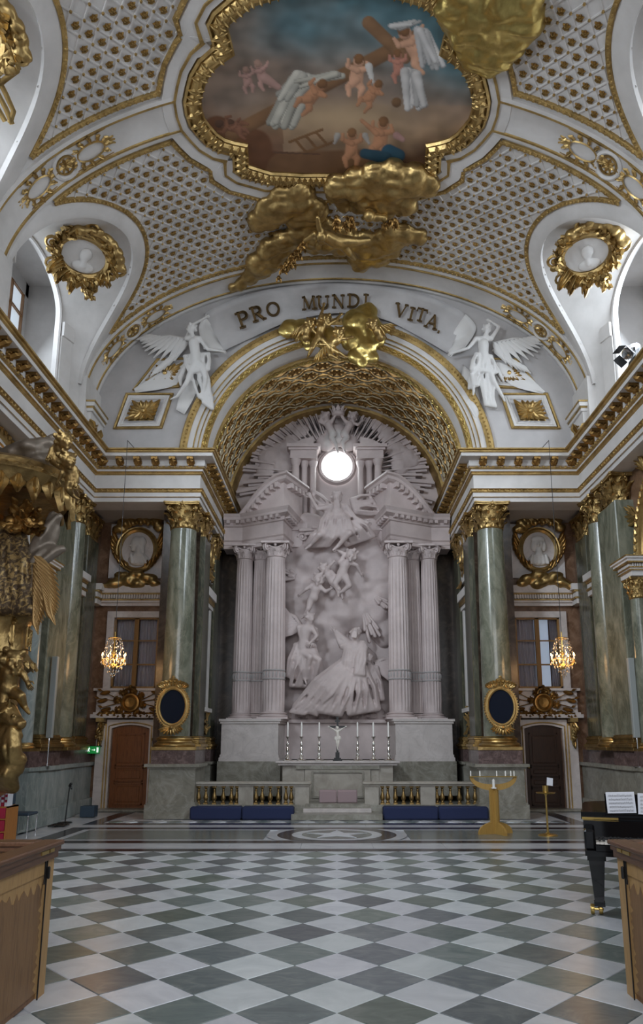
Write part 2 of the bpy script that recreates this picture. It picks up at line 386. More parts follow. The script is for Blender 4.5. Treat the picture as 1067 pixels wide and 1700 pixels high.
for r in range(-15, 17):
    y = 6.217 + r * HD
    if y < 2.0: continue
    dark = r % 2 == 1
    for k in range(-12, 13):
        x = (k + (0.5 if dark else 0)) * 2 * HD
        lim = 1.95 + max(0, (y - 4.7)) * 0.66
        if abs(x) > min(lim, 5.4): continue
        if y + HD > YB + 0.05: link('half_tile', hdk if dark else hl, floor, (x, y, 0))
        else: link('dark_tile' if dark else 'light_tile', tdk if dark else tl, floor, (x, y, 0))
def slab(name, poly, mat, z=0.0, d=0.02):
    m = MB(); m.prism(poly, z - d, z, 'z'); return m.obj(name, MT[mat], floor, smooth=0)
def rect(x0, x1, y0, y1): return [(x0, y0), (x1, y0), (x1, y1), (x0, y1)]
XL = 5.15
def frame_band(name, x, y0, y1, w, mat, sides=True):   # a rectangular border: front, back, two ends
    slab(name, rect(-x, x, y0, y0 + w), mat); slab(name, rect(-x, x, y1 - w, y1), mat)
    if sides:
        slab(name, rect(-x, -x + w, y0 + w, y1 - w), mat); slab(name, rect(x - w, x, y0 + w, y1 - w), mat)
slab('dark_band', rect(-XL, XL, 11.17, 11.45), 'band_dark')
for i in range(9):
    a = -XL + i * 2 * XL / 9; slab('white_slab', rect(a + 0.003, a + 2 * XL / 9 - 0.003, 11.453, 12.06), 'band_white')
frame_band('dark_band', XL, 12.065, 14.3, 0.33, 'band_dark')
frame_band('white_fillet', XL - 0.335, 12.40, 13.965, 0.12, 'band_white')
gx = XL - 0.46
for s in (-1, 1):
    for i in range(3):
        a, b = 1.26 + (gx - 1.26) * i / 3, 1.26 + (gx - 1.26) * (i + 1) / 3
        slab('grey_slab', rect(min(s * a, s * b) + 0.002, max(s * a, s * b) - 0.002, 12.523, 13.842), 'band_grey')
for i in range(9):
    a = -XL + i * 2 * XL / 9; slab('white_slab', rect(a + 0.003, a + 2 * XL / 9 - 0.003, 14.305, 14.75), 'band_white')
slab('dark_band', rect(-XL, XL, 14.755, 15.05), 'band_dark')
for s in (-1, 1): slab('dark_band', rect(s * XL - (0.30 if s > 0 else 0), s * XL + (0.30 if s < 0 else 0), 15.05, 17.6), 'band_dark')
for k in range(-15, 16):
    x = k * 0.31
    slab('diamond_tile', [(x - 0.15, 15.33), (x, 15.06), (x + 0.15, 15.33), (x, 15.6)], 'tile_dark' if k % 2 else 'tile_light', 0.0)
# star medallion: rings cut by the bands
def ring_poly(name, r0, r1, mat, y0, y1, z, cy=13.18):
    m = MB(); n = 64
    for i in range(n):
        a0, a1 = 2 * PI * i / n, 2 * PI * (i + 1) / n
        q = [(r0 * math.cos(a0), r0 * math.sin(a0)), (r1 * math.cos(a0), r1 * math.sin(a0)), (r1 * math.cos(a1), r1 * math.sin(a1)), (r0 * math.cos(a1), r0 * math.sin(a1))]
        p = [(x, min(max(y, y0 - cy), y1 - cy) + cy) for x, y in q]
        if abs(p[0][1] - p[1][1]) + abs(p[0][0] - p[1][0]) < 1e-4: continue
        m.add([(x, y, z) for x, y in p], [(0, 1, 2, 3)])
    return m.obj(name, MT[mat], floor, smooth=0)
ring_poly('white_ring', 1.06, 1.26, 'band_white', 12.40, 13.965, 0.002)
ring_poly('dark_ring', 0.80, 1.07, 'band_dark', 12.40, 13.965, 0.003)
ring_poly('white_ring', 0.62, 0.81, 'band_white', 12.3, 14.1, 0.004)
ring_poly('grey_ring', 0.0, 0.63, 'band_grey', 12, 15, 0.005)
slab('star', [(0.58 * math.sin(PI / 5 * k) * (1 if k % 2 == 0 else 0.4), 13.18 + 0.58 * math.cos(PI / 5 * k) * (1 if k % 2 == 0 else 0.4)) for k in range(10)][::-1], 'tile_light', 0.009, 0.004)

# ---- side walls: solid piers and arched bays
FX, FY, AX = 5.85, 16.0, 3.3          # frieze planes: sides, end wall, sanctuary
AY0, AYC, AR, AZ = 13.75, 11.92, 1.78, 5.24   # arched bay
for sx, nm in ((-1, 'wall_left'), (1, 'wall_right')):
    w = MB()
    def bx(x0, x1, *a): w.box(min(sx * x0, sx * x1), max(sx * x0, sx * x1), *a)
    bx(6.3, 7.5, 13.7, 18.2, 0, 8.5); bx(6.3, 7.5, 5.0, 10.14, 0, 8.5); bx(6.3, 7.5, -4, 5.0, 0, 8.5)
    n = 16                                 # wall above the arch
    for i in range(n):
        a0, a1 = PI * i / n, PI * (i + 1) / n
        q = [(AYC + AR * math.cos(a), AZ + AR * math.sin(a)) for a in (a0, a1)]
        vs = [(sx * x, y, z) for x in (6.3, 7.5) for y, z in (q[0], q[1], (q[1][0], 8.5), (q[0][0], 8.5))]
        w.add(vs, [(0, 1, 2, 3), (7, 6, 5, 4), (0, 4, 5, 1)])
    wall = structure(nm, w, MT['brown_marble'], smooth=0)
    b = MB(); b.box(min(sx * 7.5, sx * 7.7), max(sx * 7.5, sx * 7.7), 9, 14.5, 0, 8.5); b.obj('bay_back_panel', MT['grey_plaster'], wall)
    # white soffit of the arch and its gilt archivolt
    r = MB(); fr = []
    for i in range(33):
        a = PI * i / 32; o = V((sx * 6.28, AYC, AZ)); A = V((0, math.cos(a), math.sin(a))); fr.append((o, A, V((-sx, 0, 0))))
    r.sweep(fr, [(AR - 0.06, -1.2), (AR - 0.06, 0.06), (AR + 0.04, 0.08), (AR + 0.08, 0.03), (AR + 0.17, 0.03), (AR + 0.17, 0.0)])
    r.obj('arch_soffit', MT['plaster'], wall)
    g = MB(); g.sweep(fr, [(AR + 0.16, 0.0), (AR + 0.17, 0.10), (AR + 0.23, 0.14), (AR + 0.31, 0.10), (AR + 0.31, 0.0)])
    g.sweep(fr, [(AR - 0.01, 0.07), (AR + 0.01, 0.11), (AR + 0.04, 0.07)])
    for i in range(40):
        a = PI * (i + 0.5) / 40
        g.leaf((sx * 6.13, AYC + (AR + 0.24) * math.cos(a), AZ + (AR + 0.24) * math.sin(a)), (0, -math.sin(a), math.cos(a)), (-sx, 0, 0), 0.14, 0.10, 0.2, 1, 3)
    for t in (0.15, 0.3, 0.72, 0.85):                          # palm sprays in the spandrels
        a = PI * t
        p = V((sx * 6.2, AYC + (AR + 0.36) * math.cos(a), AZ + (AR + 0.36) * math.sin(a)))
        for k in range(7):
            dq = V((0, math.cos(a) * (0.6 + 0.1 * k) - 0.5 * math.sin(a) * (k - 3) * 0.3, math.sin(a) + 0.25 * (k - 3) * math.cos(a)))
            g.leaf(p + V((-sx * 0.03 * (k % 3), 0, 0)), dq, (-sx, 0, 0), 0.42, 0.10, 0.35, 2, 5)
    g.obj('gilded_archivolt', MT['gold'], wall)
    # stone dado along the pier foot
    d = MB()
    for y0, y1, x in ((14.05, 15.3, 5.86), (15.3, 16.5, 6.0), (16.5, 17.95, 6.12), (9.0, 9.9, 5.8), (4.0, 9.0, 6.1)):
        a, c = sorted((sx * x, sx * 6.32))
        d.box(a, c, y0, y1, 0.0, 1.15); a, c = sorted((sx * (x - 0.06), sx * 6.32)); d.box(a, c, y0 - 0.04, y1 + 0.04, 0, 0.30)
        d.box(a, c, y0 - 0.04, y1 + 0.04, 1.08, 1.16)
    d.obj('dado', MT['bluegrey_marble' if sx < 0 else 'grey_marble'], wall, smooth=0)
    d = MB()
    for y0, y1, x in ((14.08, 15.27, 5.9), (15.27, 16.47, 6.04), (16.47, 17.95, 6.16), (9.0, 9.8, 5.84)):
        a, c = sorted((sx * x, sx * 6.32)); d.box(a, c, y0, y1, 1.15, 1.46)
    d.obj('plinth_course', MT['purple_marble'], wall, smooth=0)

# ---- entablature following left wall, end wall and sanctuary
def miter(path):
    out = []
    for i, p in enumerate(path):
        d0 = (V(p) - V(path[i - 1])).normalized() if i else None
        d1 = (V(path[i + 1]) - V(p)).normalized() if i < len(path) - 1 else None
        ns = [V((d.y, -d.x)) for d in (d0, d1) if d]
        n = ns[0] if len(ns) == 1 else (ns[0] + ns[1]) / (1 + ns[0].dot(ns[1]))
        out.append((V((p[0], p[1], 0)), V((n.x, n.y, 0)), V((0, 0, 1))))
    return out
def entablature(name, path, sx):
    fr = [(V((sx * o.x, o.y, 0)), V((sx * a.x, a.y, 0)), b) for o, a, b in miter(path)]
    w = MB(); w.sweep(fr, [(-0.62, 7.30), (0, 7.30), (0, 7.40), (0.025, 7.41), (0.025, 7.52), (0, 7.60), (0, 8.04), (0.06, 8.05), (0.06, 8.11), (0.11, 8.16), (0.11, 8.33), (0.33, 8.34), (0.33, 8.42), (0.36, 8.50), (-0.62, 8.50)])
    e = structure(name, w, MT['plaster'], smooth=0)
    g = MB()
    for pr in ([(0.02, 7.52), (0.06, 7.54), (0.05, 7.58), (0.085, 7.61), (0.0, 7.62)], [(0.024, 7.402), (0.036, 7.412), (0.024, 7.424)], [(0.0, 7.975), (0.05, 7.99), (0.04, 8.03), (0.07, 8.05), (0.0, 8.055)],
               [(0.06, 8.105), (0.11, 8.12), (0.10, 8.155), (0.13, 8.165), (0.11, 8.17)], [(0.33, 8.42), (0.37, 8.43), (0.37, 8.465), (0.41, 8.48), (0.42, 8.505), (0.34, 8.507)]):
        g.sweep(fr, pr)
    # beads and eggs on the gilt bands: small repeated relief, one joined part
    gm = g.obj('gilded_molding', MT['gold_trim'], e)
    st = MB(); mods = []
    for i in range(len(path) - 1):
        p, q = V(path[i]), V(path[i + 1]); d = (q - p); L = d.length; d /= L; nr = V((d.y, -d.x))
        m = max(1, int(L / 0.39))
        for k in range(m):
            c = p + d * (L * (k + 0.5) / m); c3 = V((sx * c.x, c.y, 0))
            if c.y < 6.5: continue
            mods.append((c3 + V((sx * nr.x, nr.y, 0)) * 0.11 + V((0, 0, 8.25)), math.atan2(nr.y, sx * nr.x)))
        m2 = int(L / 0.13)
        for k in range(m2):
            c = p + d * (L * (k + 0.5) / m2)
            if c.y < 7.0: continue
            for o_, z_, r_ in ((0.12, 8.14, 0.032), (0.06, 7.56, 0.03)):
                q3 = V((sx * (c.x + nr.x * o_), c.y + nr.y * o_, z_)); st.ell(q3, (r_, r_, r_ * 1.1), 6, m=4)
    st.obj('egg_and_dart', MT['gold_trim'], e, kind='stuff')
    return e, mods
LP = [(-FX, -2.0), (-FX, FY), (-AX, FY), (-AX, 20.25)]
mo = MB()                                    # a scrolled modillion, +x outwards
mo.box(-0.01, 0.20, -0.075, 0.075, 0.02, 0.085); mo.box(-0.01, 0.07, -0.07, 0.07, -0.075, 0.03)
mo.leaf((0.02, 0, -0.06), (1, 0, 0.15), (0, 0, -1), 0.24, 0.16, -0.45, 2, 6, 0.02)
mo.scroll((0.05, 0.078, -0.02), (1, 0, 0), (0, 0, 1), 0.055, 1.2, 0.016); mo.scroll((0.05, -0.078, -0.02), (1, 0, 0), (0, 0, 1), 0.055, 1.2, 0.016)
mo_me = mo.mesh('modillion', MT['gold_dark'])
for nm, sx in (('trim_1', -1), ('trim_2', 1)):
    e, mods = entablature(nm, LP if sx < 0 else LP, 1 if sx < 0 else -1)
    for c, a in mods: link('modillion', mo_me, e, c, rot=(0, 0, a))

# ---- piers, end wall with the doors, sanctuary walls
PIER = MB()
for sx in (-1, 1):
    a, c = sorted((sx * 3.42, sx * 4.35)); PIER.box(a, c, 16.85, 18.3, 0, 7.4)
    a, c = sorted((sx * 3.42, sx * 3.9)); PIER.box(a, c, 18.3, 20.3, 0, 7.4)
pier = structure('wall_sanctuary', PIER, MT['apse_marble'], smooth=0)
ew = MB()
for sx in (-1, 1):
    a, c = sorted((sx * 4.3, sx * 6.5)); dx0, dx1 = sorted((sx * 4.70, sx * 5.66)); wx0, wx1 = sorted((sx * 4.62, sx * 5.80))
    ew.box(a, dx0, 18.0, 18.3, 0, 2.1); ew.box(dx1, c, 18.0, 18.3, 0, 2.1); ew.box(a, c, 18.0, 18.3, 2.1, 2.98)
    ew.box(a, wx0, 18.0, 18.3, 2.98, 4.84); ew.box(wx1, c, 18.0, 18.3, 2.98, 4.84); ew.box(a, c, 18.0, 18.3, 4.84, 7.9)
    ew.box(a, c, 18.9, 19.0, 0, 7.9)
end_wall = structure('wall_end', ew, MT['brown_marble'], smooth=0)
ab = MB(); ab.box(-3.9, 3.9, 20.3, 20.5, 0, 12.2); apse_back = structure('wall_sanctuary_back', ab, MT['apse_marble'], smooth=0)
sf = MB()
for sx in (-1, 1):
    a, c = sorted((sx * 3.3, sx * 6.5)); sf.box(a, c, 16.6, 18.3, 7.42, 7.6)
structure('trim_3', sf, MT['grey_plaster'], smooth=0)

# ---- lunette wall over the end cornice, pierced by the sanctuary arch
ARC, AZC = 3.30, 8.5
lw = MB(); n = 96; vs = []
LY = 16.5
for i in range(n + 1):
    a = PI * i / n; ca, sa = math.cos(a), math.sin(a)
    o = (6.3 * ca, 9.8 + 3.9 * sa)
    vs += [((ARC + 0.1) * ca, LY, AZC + (ARC + 0.1) * sa), (o[0], LY, o[1])]
lw.add(vs, [(2 * i, 2 * i + 1, 2 * i + 3, 2 * i + 2) for i in range(n)])
for sx in (-1, 1): lw.prism([(sx * 3.35, 8.0), (sx * 6.4, 8.0), (sx * 6.4, 9.8), (sx * 6.3, 9.8), (sx * 3.4, 8.5)][::-sx], LY, LY + 0.05)
lun = structure('wall_lunette', lw, MT['grey_plaster'], smooth=0)
def arc_frames(cx, cz, Y, n=72, a0=0.0, a1=PI):
    fr = []
    for i in range(n + 1):
        a = a0 + (a1 - a0) * i / n; fr.append((V((cx, Y, cz)), V((math.cos(a), 0, math.sin(a))), V((0, -1, 0))))
    return fr
fr = arc_frames(0, AZC, LY)
m = MB(); m.sweep(fr, [(3.78, 0.0), (3.78, 0.10), (3.62, 0.10), (3.61, 0.07), (3.52, 0.07), (3.51, 0.05), (3.42, 0.05), (3.30, 0.05), (3.28, -0.5), (3.28, -3.75)])
arch = structure('trim_4', m, MT['plaster'])
g = MB(); g.sweep(fr, [(3.97, 0.0), (3.97, 0.10), (3.93, 0.16), (3.84, 0.17), (3.80, 0.13), (3.77, 0.12), (3.77, 0.0)])
g.sweep(fr, [(3.635, 0.10), (3.62, 0.125), (3.60, 0.10)]); g.sweep(fr, [(3.53, 0.07), (3.515, 0.09), (3.50, 0.06)])
g.sweep(fr, [(3.44, 0.05), (3.43, 0.085), (3.415, 0.07), (3.31, 0.055), (3.295, 0.085), (3.27, 0.05)])
g.sweep(fr, [(3.29, -0.48), (3.22, -0.48), (3.21, -0.52), (3.22, -0.66), (3.21, -0.70), (3.29, -0.72)])
g.sweep(fr, [(3.29, -3.35), (3.20, -3.36), (3.19, -3.42), (3.14, -3.55), (3.12, -3.74), (3.29, -3.76)])
g.obj('gilded_archivolt', MT['gold_trim'], arch)
lf = MB()
for i in range(110):                                # leaf-and-tongue on the outer torus
    a = PI * (i + 0.5) / 110
    c = V((3.95 * math.cos(a), LY - 0.13, AZC + 3.95 * math.sin(a)))
    lf.leaf(c, (-math.cos(a), -0.3, -math.sin(a)), (0, -1, 0), 0.15, 0.10, 0.3, 1, 3, 0.012)
lf.obj('leaf_torus', MT['gold_trim'], arch, kind='stuff')
def guilloche(mb, rad, Y, k, amp, rr, soffit=False):   # interlaced wave band with a rosette in every eye
    for ph in (0, PI):
        pts = []
        for i in range(k * 8 + 1):
            a = PI * i / (k * 8); w_ = amp * math.sin(PI * i / 8 + ph)
            if soffit: pts.append(V((rad * math.cos(a), Y + w_, AZC + rad * math.sin(a))))
            else: pts.append(V(((rad + w_) * math.cos(a), Y, AZC + (rad + w_) * math.sin(a))))
        mb.tube(pts, rr, 4)
    for i in range(k):
        a = PI * (i + 0.5) / k
        mb.ell((rad * math.cos(a), Y, AZC + rad * math.sin(a)), rr * 1.5, 6, m=4)
gb = MB(); guilloche(gb, 3.365, LY - 0.07, 52, 0.042, 0.014); guilloche(gb, 3.20, LY + 0.60, 50, 0.055, 0.014, True)
gb.obj('guilloche_band', MT['gold_pale'], arch, kind='stuff')
# coffers of the sanctuary vault
cf = MB(); cf.sweep(arc_frames(0, AZC, LY), [(3.275, -0.74), (3.262, -0.80), (3.262, -3.1), (3.275, -3.2)])
cv = structure('ceiling_sanctuary', cf, MT['gold_dark'])
def coffer(dark):
    h, wd = 0.375, 0.195                                   # along the arc (local x), along depth (local y); local z towards the room
    o = [(-h, 0), (-h * 0.55, wd * 0.42), (-0.12, wd), (0.12, wd), (h * 0.55, wd * 0.42), (h, 0), (h * 0.55, -wd * 0.42), (0.12, -wd), (-0.12, -wd), (-h * 0.55, -wd * 0.42)]
    k = MB(); P = [V((x, y, 0)) for x, y in o]
    k.tube([p + V((0, 0, 0.02)) for p in P], 0.021, 4, closed=True, up=(0, 0, 1))
    k.box(h, h + 0.05, -0.02, 0.02, 0.0, 0.03)
    return k
ck = coffer(0); ck_me = ck.mesh('coffer_rib', MT['cream_gilt'])
cp = MB(); o = [(-0.33, 0), (-0.2, 0.085), (-.08, 0.16), (.08, 0.16), (0.2, 0.085), (0.33, 0), (0.2, -0.085), (.08, -0.16), (-.08, -0.16), (-0.2, -0.085)]
cp.prism(o, 0.0, 0.012, 'z')
for i in range(6):
    a = PI / 3 * i; cp.leaf((0.01 * math.cos(a), 0.01 * math.sin(a), 0.015), (math.cos(a), 0.7 * math.sin(a), 0.1), (0, 0, 1), 0.17 if i % 3 else 0.26, 0.09, 0.3, 1, 4)
cp.ell((0, 0, 0.03), 0.03, 6)
cp_me = cp.mesh('coffer_panel', MT['gold_dark'])
NA = 13
for row in range(6):
    y = LY + 0.95 + row * 0.40
    for i in range(NA + 1):
        a = PI * (i + (0.5 if row % 2 else 0.0)) / NA
        if a < 0.03 or a > PI - 0.03: continue
        q = V((3.255 * math.cos(a), y, AZC + 3.255 * math.sin(a)))
        R = Matrix(((-math.sin(a), 0, -math.cos(a)), (0, 1, 0), (math.cos(a), 0, -math.sin(a)))).to_euler()
        ob = link('coffer_rib', ck_me, cv, q, rot=R); link('coffer_panel', cp_me, cv, q, rot=R)
# sanctuary back lunette
bl = MB(); bl.sweep(arc_frames(0, AZC, 20.28, 48), [(0.01, 0), (3.4, 0)]); bl.box(-3.5, 3.5, 20.26, 20.3, 7.4, 8.5)
structure('wall_back_lunette', bl, MT['stucco'])

# ---- barrel vault
def bp(phi, y, off=0.0):      # point and inward normal on the vault, phi from the crown
    s_, c_ = math.sin(phi), math.cos(phi)
    nn = V((-s_ / VA, 0, -c_ / VB)).normalized()
    return V((VA * s_, y, VZ + VB * c_)) + nn * off, nn
# arc length table
_T = [(0.0, 0.0)]
for i in range(1, 901):
    p0 = (VA * math.sin((i - 1) / 900 * PI / 2), VB * math.cos((i - 1) / 900 * PI / 2)); p1 = (VA * math.sin(i / 900 * PI / 2), VB * math.cos(i / 900 * PI / 2))
    _T.append((_T[-1][0] + math.hypot(p1[0] - p0[0], p1[1] - p0[1]), i / 900 * PI / 2))
SMAX = _T[-1][0]
def phi_of(s):
    a = abs(s); a = min(a, SMAX - 1e-6); lo, hi = 0, 900
    while hi - lo > 1:
        mid = (lo + hi) // 2
        if _T[mid][0] <= a: lo = mid
        else: hi = mid
    t = (a - _T[lo][0]) / (_T[hi][0] - _T[lo][0]); ph = _T[lo][1] + t * (_T[hi][1] - _T[lo][1])
    return math.copysign(ph, s)
def s_of(X):
    ph = math.asin(max(-1, min(1, X / VA))); a = abs(ph) / (PI / 2) * 900; i = min(int(a), 899)
    return math.copysign(_T[i][0] + (a - i) * (_T[i + 1][0] - _T[i][0]), X)
def sp(s, y, off=0.0): return bp(phi_of(s), y, off)
def ST(px, py):               # pixel on the vault -> (arc length, depth)
    p = BAR(px, py); return s_of(p.x), p.y
LUN = [(13.45, 2.0), (8.55, 2.0), (3.65, 2.0)]     # lunette centres along the nave, half widths
S0 = s_of(VA * math.sin(math.radians(86)))         # springing
STOP = s_of(VA * math.sin(math.radians(46.5)))     # lunette apex
LH = S0 - STOP
def in_lun(s, y, mg=0.0):
    for c, h in LUN:
        hh = h + mg; u = (y - c) / hh
        if abs(u) < 1:
            if S0 - abs(s) < (LH + mg) * math.sqrt(1 - u * u): return True
    return False
vb = MB(); NS, NY = 150, 190; Y0, Y1 = 1.2, 16.55
idx = {}
for j in range(NY + 1):
    y = Y0 + (Y1 - Y0) * j / NY
    for i in range(NS + 1):
        s = -SMAX + 2 * SMAX * i / NS; idx[(i, j)] = len(vb.v); vb.v.append(tuple(sp(s, y)[0]))
for j in range(NY):
    for i in range(NS):
        s = -SMAX + 2 * SMAX * (i + 0.5) / NS; y = Y0 + (Y1 - Y0) * (j + 0.5) / NY
        if in_lun(s, y, -0.03): continue
        vb.f.append((idx[(i, j)], idx[(i, j + 1)], idx[(i + 1, j + 1)], idx[(i + 1, j)])); vb.m.append(0)
ceiling = structure('ceiling', vb, MT['plaster'], smooth=180)
nb = MB(); nb.box(-7.6, 7.6, -4, Y0 + 0.05, 13.6, 13.8); structure('ceiling_nave', nb, MT['plaster'])

# lunettes: splayed window recesses
WX, WHW = 7.75, 2.1
BX_, BH, BZ, BR = 6.46, 1.25, 11.3, 0.85
def strip(mb, pts, prof, closed=False):      # profile along a curve on the vault; pts (s, y); prof (side, off)
    n = len(pts); fr = []
    for i in range(n):
        a = pts[i - 1] if (i or closed) else pts[i]; b = pts[(i + 1) % n] if (i < n - 1 or closed) else pts[i]
        pa, pb = sp(*a)[0], sp(*b)[0]; p, nn = sp(*pts[i]); t = (pb - pa).normalized(); sd = t.cross(nn).normalized()
        k = 1.0
        if 0 < i < n - 1 or closed:
            t0 = (p - pa); t1 = (pb - p)
            if t0.length > 1e-6 and t1.length > 1e-6:
                cs = t0.normalized().dot(t1.normalized()); k = 1 / max(0.6, math.sqrt(max(0.01, (1 + cs) / 2)))
        fr.append((p, sd * k, nn))
    return mb.sweep(fr, prof, closed)
for sx, wn in ((-1, 'wall_clerestory_left'), (1, 'wall_clerestory_right')):
    w = MB()
    for c, h in LUN:
        n = 40; A = []; B = []
        for i in range(n + 1):
            a = PI * i / n; u = math.cos(a); q = math.sin(a)
            A.append(sp(sx * (S0 - LH * q), c + h * u)[0]); B.append(V((sx * BX_, c + BH * u, BZ + BR * q ** 0.8)))
        A = [V((A[0].x, A[0].y, 8.4))] + A + [V((A[-1].x, A[-1].y, 8.4))]; B = [V((B[0].x, B[0].y, 8.4))] + B + [V((B[-1].x, B[-1].y, 8.4))]
        k = len(A); qd = [(i, i + 1, k + i + 1, k + i) if sx < 0 else (i + 1, i, k + i, k + i + 1) for i in range(k - 1)]
        w.add(A + B, qd)
        # moulded arris of the inner opening
        w.tube([b + V((-sx * .01, 0, 0)) for b in B], 0.035, 5)
        C = [V((sx * BX_, c + (BH + .45) * (1 if i < k / 2 else -1), 8.4)) for i in range(k)]
        w.add(B + [b + V((sx * .14, (.06 if b.y > c else -.06), .05)) for b in B], qd)
        # corbelled pilaster strips on the splays
        for e in (1, -1):
            P0, P1, nx, ny = (6.33, 1.62), (6.45, 1.28), -.94 * .07, -.34 * .07
            pts = [P0, (P0[0] + nx, P0[1] + ny), (P1[0] + nx, P1[1] + ny), P1]
            for z0, z1, g_ in ((8.4, 10.9, 0), (10.9, 11.25, .05)):
                vs = [(sx * (x + nx * g_ * 14), c + e * (y_ + ny * g_ * 14), z) for z in (z0, z1) for x, y_ in pts]
                w.add(vs, [(0, 1, 5, 4), (1, 2, 6, 5), (2, 3, 7, 6), (4, 5, 6, 7), (3, 2, 1, 0)])
        x0, x1 = sorted((sx * (BX_ + .05), sx * WX)); hh = WHW + .15
        w.add([(x0, c + hh, 8.4), (x1, c + hh, 8.4), (x1, c + hh, 12.9), (x0, c + hh, 12.9), (x0, c - hh, 8.4), (x1, c - hh, 8.4), (x1, c - hh, 12.9), (x0, c - hh, 12.9)], [(0, 1, 2, 3), (7, 6, 5, 4), (3, 2, 6, 7), (0, 4, 5, 1)])
        w.box(*sorted((sx * WX, sx * (WX + .1))), c - hh, c + hh, 12.55, 12.9); w.box(*sorted((sx * WX, sx * (WX + .1))), c + WHW, c + hh, 8.4, 12.9); w.box(*sorted((sx * WX, sx * (WX + .1))), c - hh, c - WHW, 8.4, 12.9)
        a, b = sorted((sx * 5.6, sx * BX_)); w.box(a, b, c - h, c + h, 8.35, 8.46)
    # wall strips between the lunettes (piers)
    ys = [16.55] + [v for c, h in LUN for v in (c + h, c - h)] + [-4]
    for i in range(0, len(ys), 2):
        a, b = sorted((sx * 6.02, sx * 6.5)); w.box(a, b, ys[i + 1], ys[i], 8.4, 10.3)
    cw = structure(wn, w, MT['plaster'], smooth=40)
    for j, (c, h) in enumerate(LUN):
        F = MB(); pane = MB(); x = sx * (WX + .05)
        for k in range(8): y = c - WHW + 2 * WHW * k / 7; F.box(x - .035, x + .035, y - .025, y + .025, 8.45, 12.58)
        for k in range(8): z = 8.47 + 4.08 * k / 7; F.box(x - .03, x + .03, c - WHW, c + WHW, z - .022, z + .022)
        wo = F.obj('window_%d' % (j + 1 + (3 if sx > 0 else 0)), MT['pew_wood'], kind='structure')
        pane.box(x + sx * .05, x + sx * .06, c - WHW, c + WHW, 8.4, 12.6); pane.obj('pane', MT['window_sky'], wo)
    # moulded white arch bands on the vault around each lunette, and the gilt edge
    ar = MB(); ge = MB()
    for c, h in LUN:
        for e_, mb_, pr in ((0.0, ar, [(-0.06, -0.05), (-0.06, 0.05), (0.05, 0.06), (0.10, 0.035), (0.24, 0.035), (0.30, 0.0)]),):
            pts = [(sx * (S0 - LH * math.sin(PI * i / 60)), c + h * math.cos(PI * i / 60)) for i in range(61)]
            if sx > 0: pts = pts[::-1]
            strip(mb_, pts, [(-a if False else a, b) for a, b in pr])
    ar.obj('lunette_arch_molding', MT['plaster'], cw)
# ================================================================ VAULT DECORATION
def runs(pts, ok):
    out = []; cur = []
    for p in pts:
        if ok(*p): cur.append(p)
        else:
            if len(cur) > 2: out.append(cur)
            cur = []
    if len(cur) > 2: out.append(cur)
    return out
YR, YE = 11.0, 15.5
half = [ST(*p) for p in ((559, 296), (500, 296), (446, 293), (426, 287), (406, 281), (399, 276), (398, 246), (384, 243), (366, 238), (349, 227), (338, 215), (326, 200), (314, 180), (306, 160), (303, 140))]
half = [(s, y) for s, y in half if y > 11.05]; half[0] = (0.0, half[0][1])
half.append((half[-1][0] - 0.02, 11.0))
left = half + [(s, 22.0 - y) for s, y in half[-2::-1]]
frame = left + [(-s, y) for s, y in left[-2:0:-1]]
def dense(poly, st=0.05, closed=True):
    out = []; n = len(poly)
    for i in range(n if closed else n - 1):
        a, b = poly[i], poly[(i + 1) % n]; L = math.hypot(b[0] - a[0], b[1] - a[1]); k = max(1, int(L / st))
        out += [(a[0] + (b[0] - a[0]) * j / k, a[1] + (b[1] - a[1]) * j / k) for j in range(k)]
    return out
def inpoly(p, poly):
    x, y = p; c = False; j = len(poly) - 1
    for i in range(len(poly)):
        xi, yi = poly[i]; xj, yj = poly[j]
        if (yi > y) != (yj > y) and x < (xj - xi) * (y - yi) / (yj - yi) + xi: c = not c
        j = i
    return c
def dist(p, poly):
    best = 9.0
    for i in range(len(poly)):
        a, b = poly[i], poly[(i + 1) % len(poly)]; dx, dy = b[0] - a[0], b[1] - a[1]; L = dx * dx + dy * dy
        t = max(0, min(1, ((p[0] - a[0]) * dx + (p[1] - a[1]) * dy) / L)) if L else 0
        best = min(best, math.hypot(p[0] - a[0] - t * dx, p[1] - a[1] - t * dy))
    return best
def offset(poly, d):
    n = len(poly); out = []
    for i in range(n):
        a, p, b = poly[i - 1], poly[i], poly[(i + 1) % n]
        d0 = V((p[0] - a[0], p[1] - a[1])).normalized(); d1 = V((b[0] - p[0], b[1] - p[1])).normalized()
        n0, n1 = V((-d0.y, d0.x)), V((-d1.y, d1.x)); m = (n0 + n1); q = 1 + n0.dot(n1); m = m / max(q, 0.5)
        out.append((p[0] + m.x * d, p[1] + m.y * d))
    return out
area2 = sum(frame[i][0] * frame[(i + 1) % len(frame)][1] - frame[(i + 1) % len(frame)][0] * frame[i][1] for i in range(len(frame)))
SG = -1 if area2 > 0 else 1            # outward sign for offset
FM = 0.62
def in_panel(s, y, mg=0.0):
    if in_lun(s, y, 0.30 + mg): return False
    if abs(s) > S0 - 0.9 - mg: return False
    if YR + 0.52 + mg < y < YE - mg or YR - 4.4 + mg < y < YR - 0.52 - mg: pass
    else: return False
    if abs(s) < 4.2 and 7.5 < y < 14.5:
        if inpoly((s, y), frame): return False
        if dist((s, y), frame) < FM + mg: return False
    return True
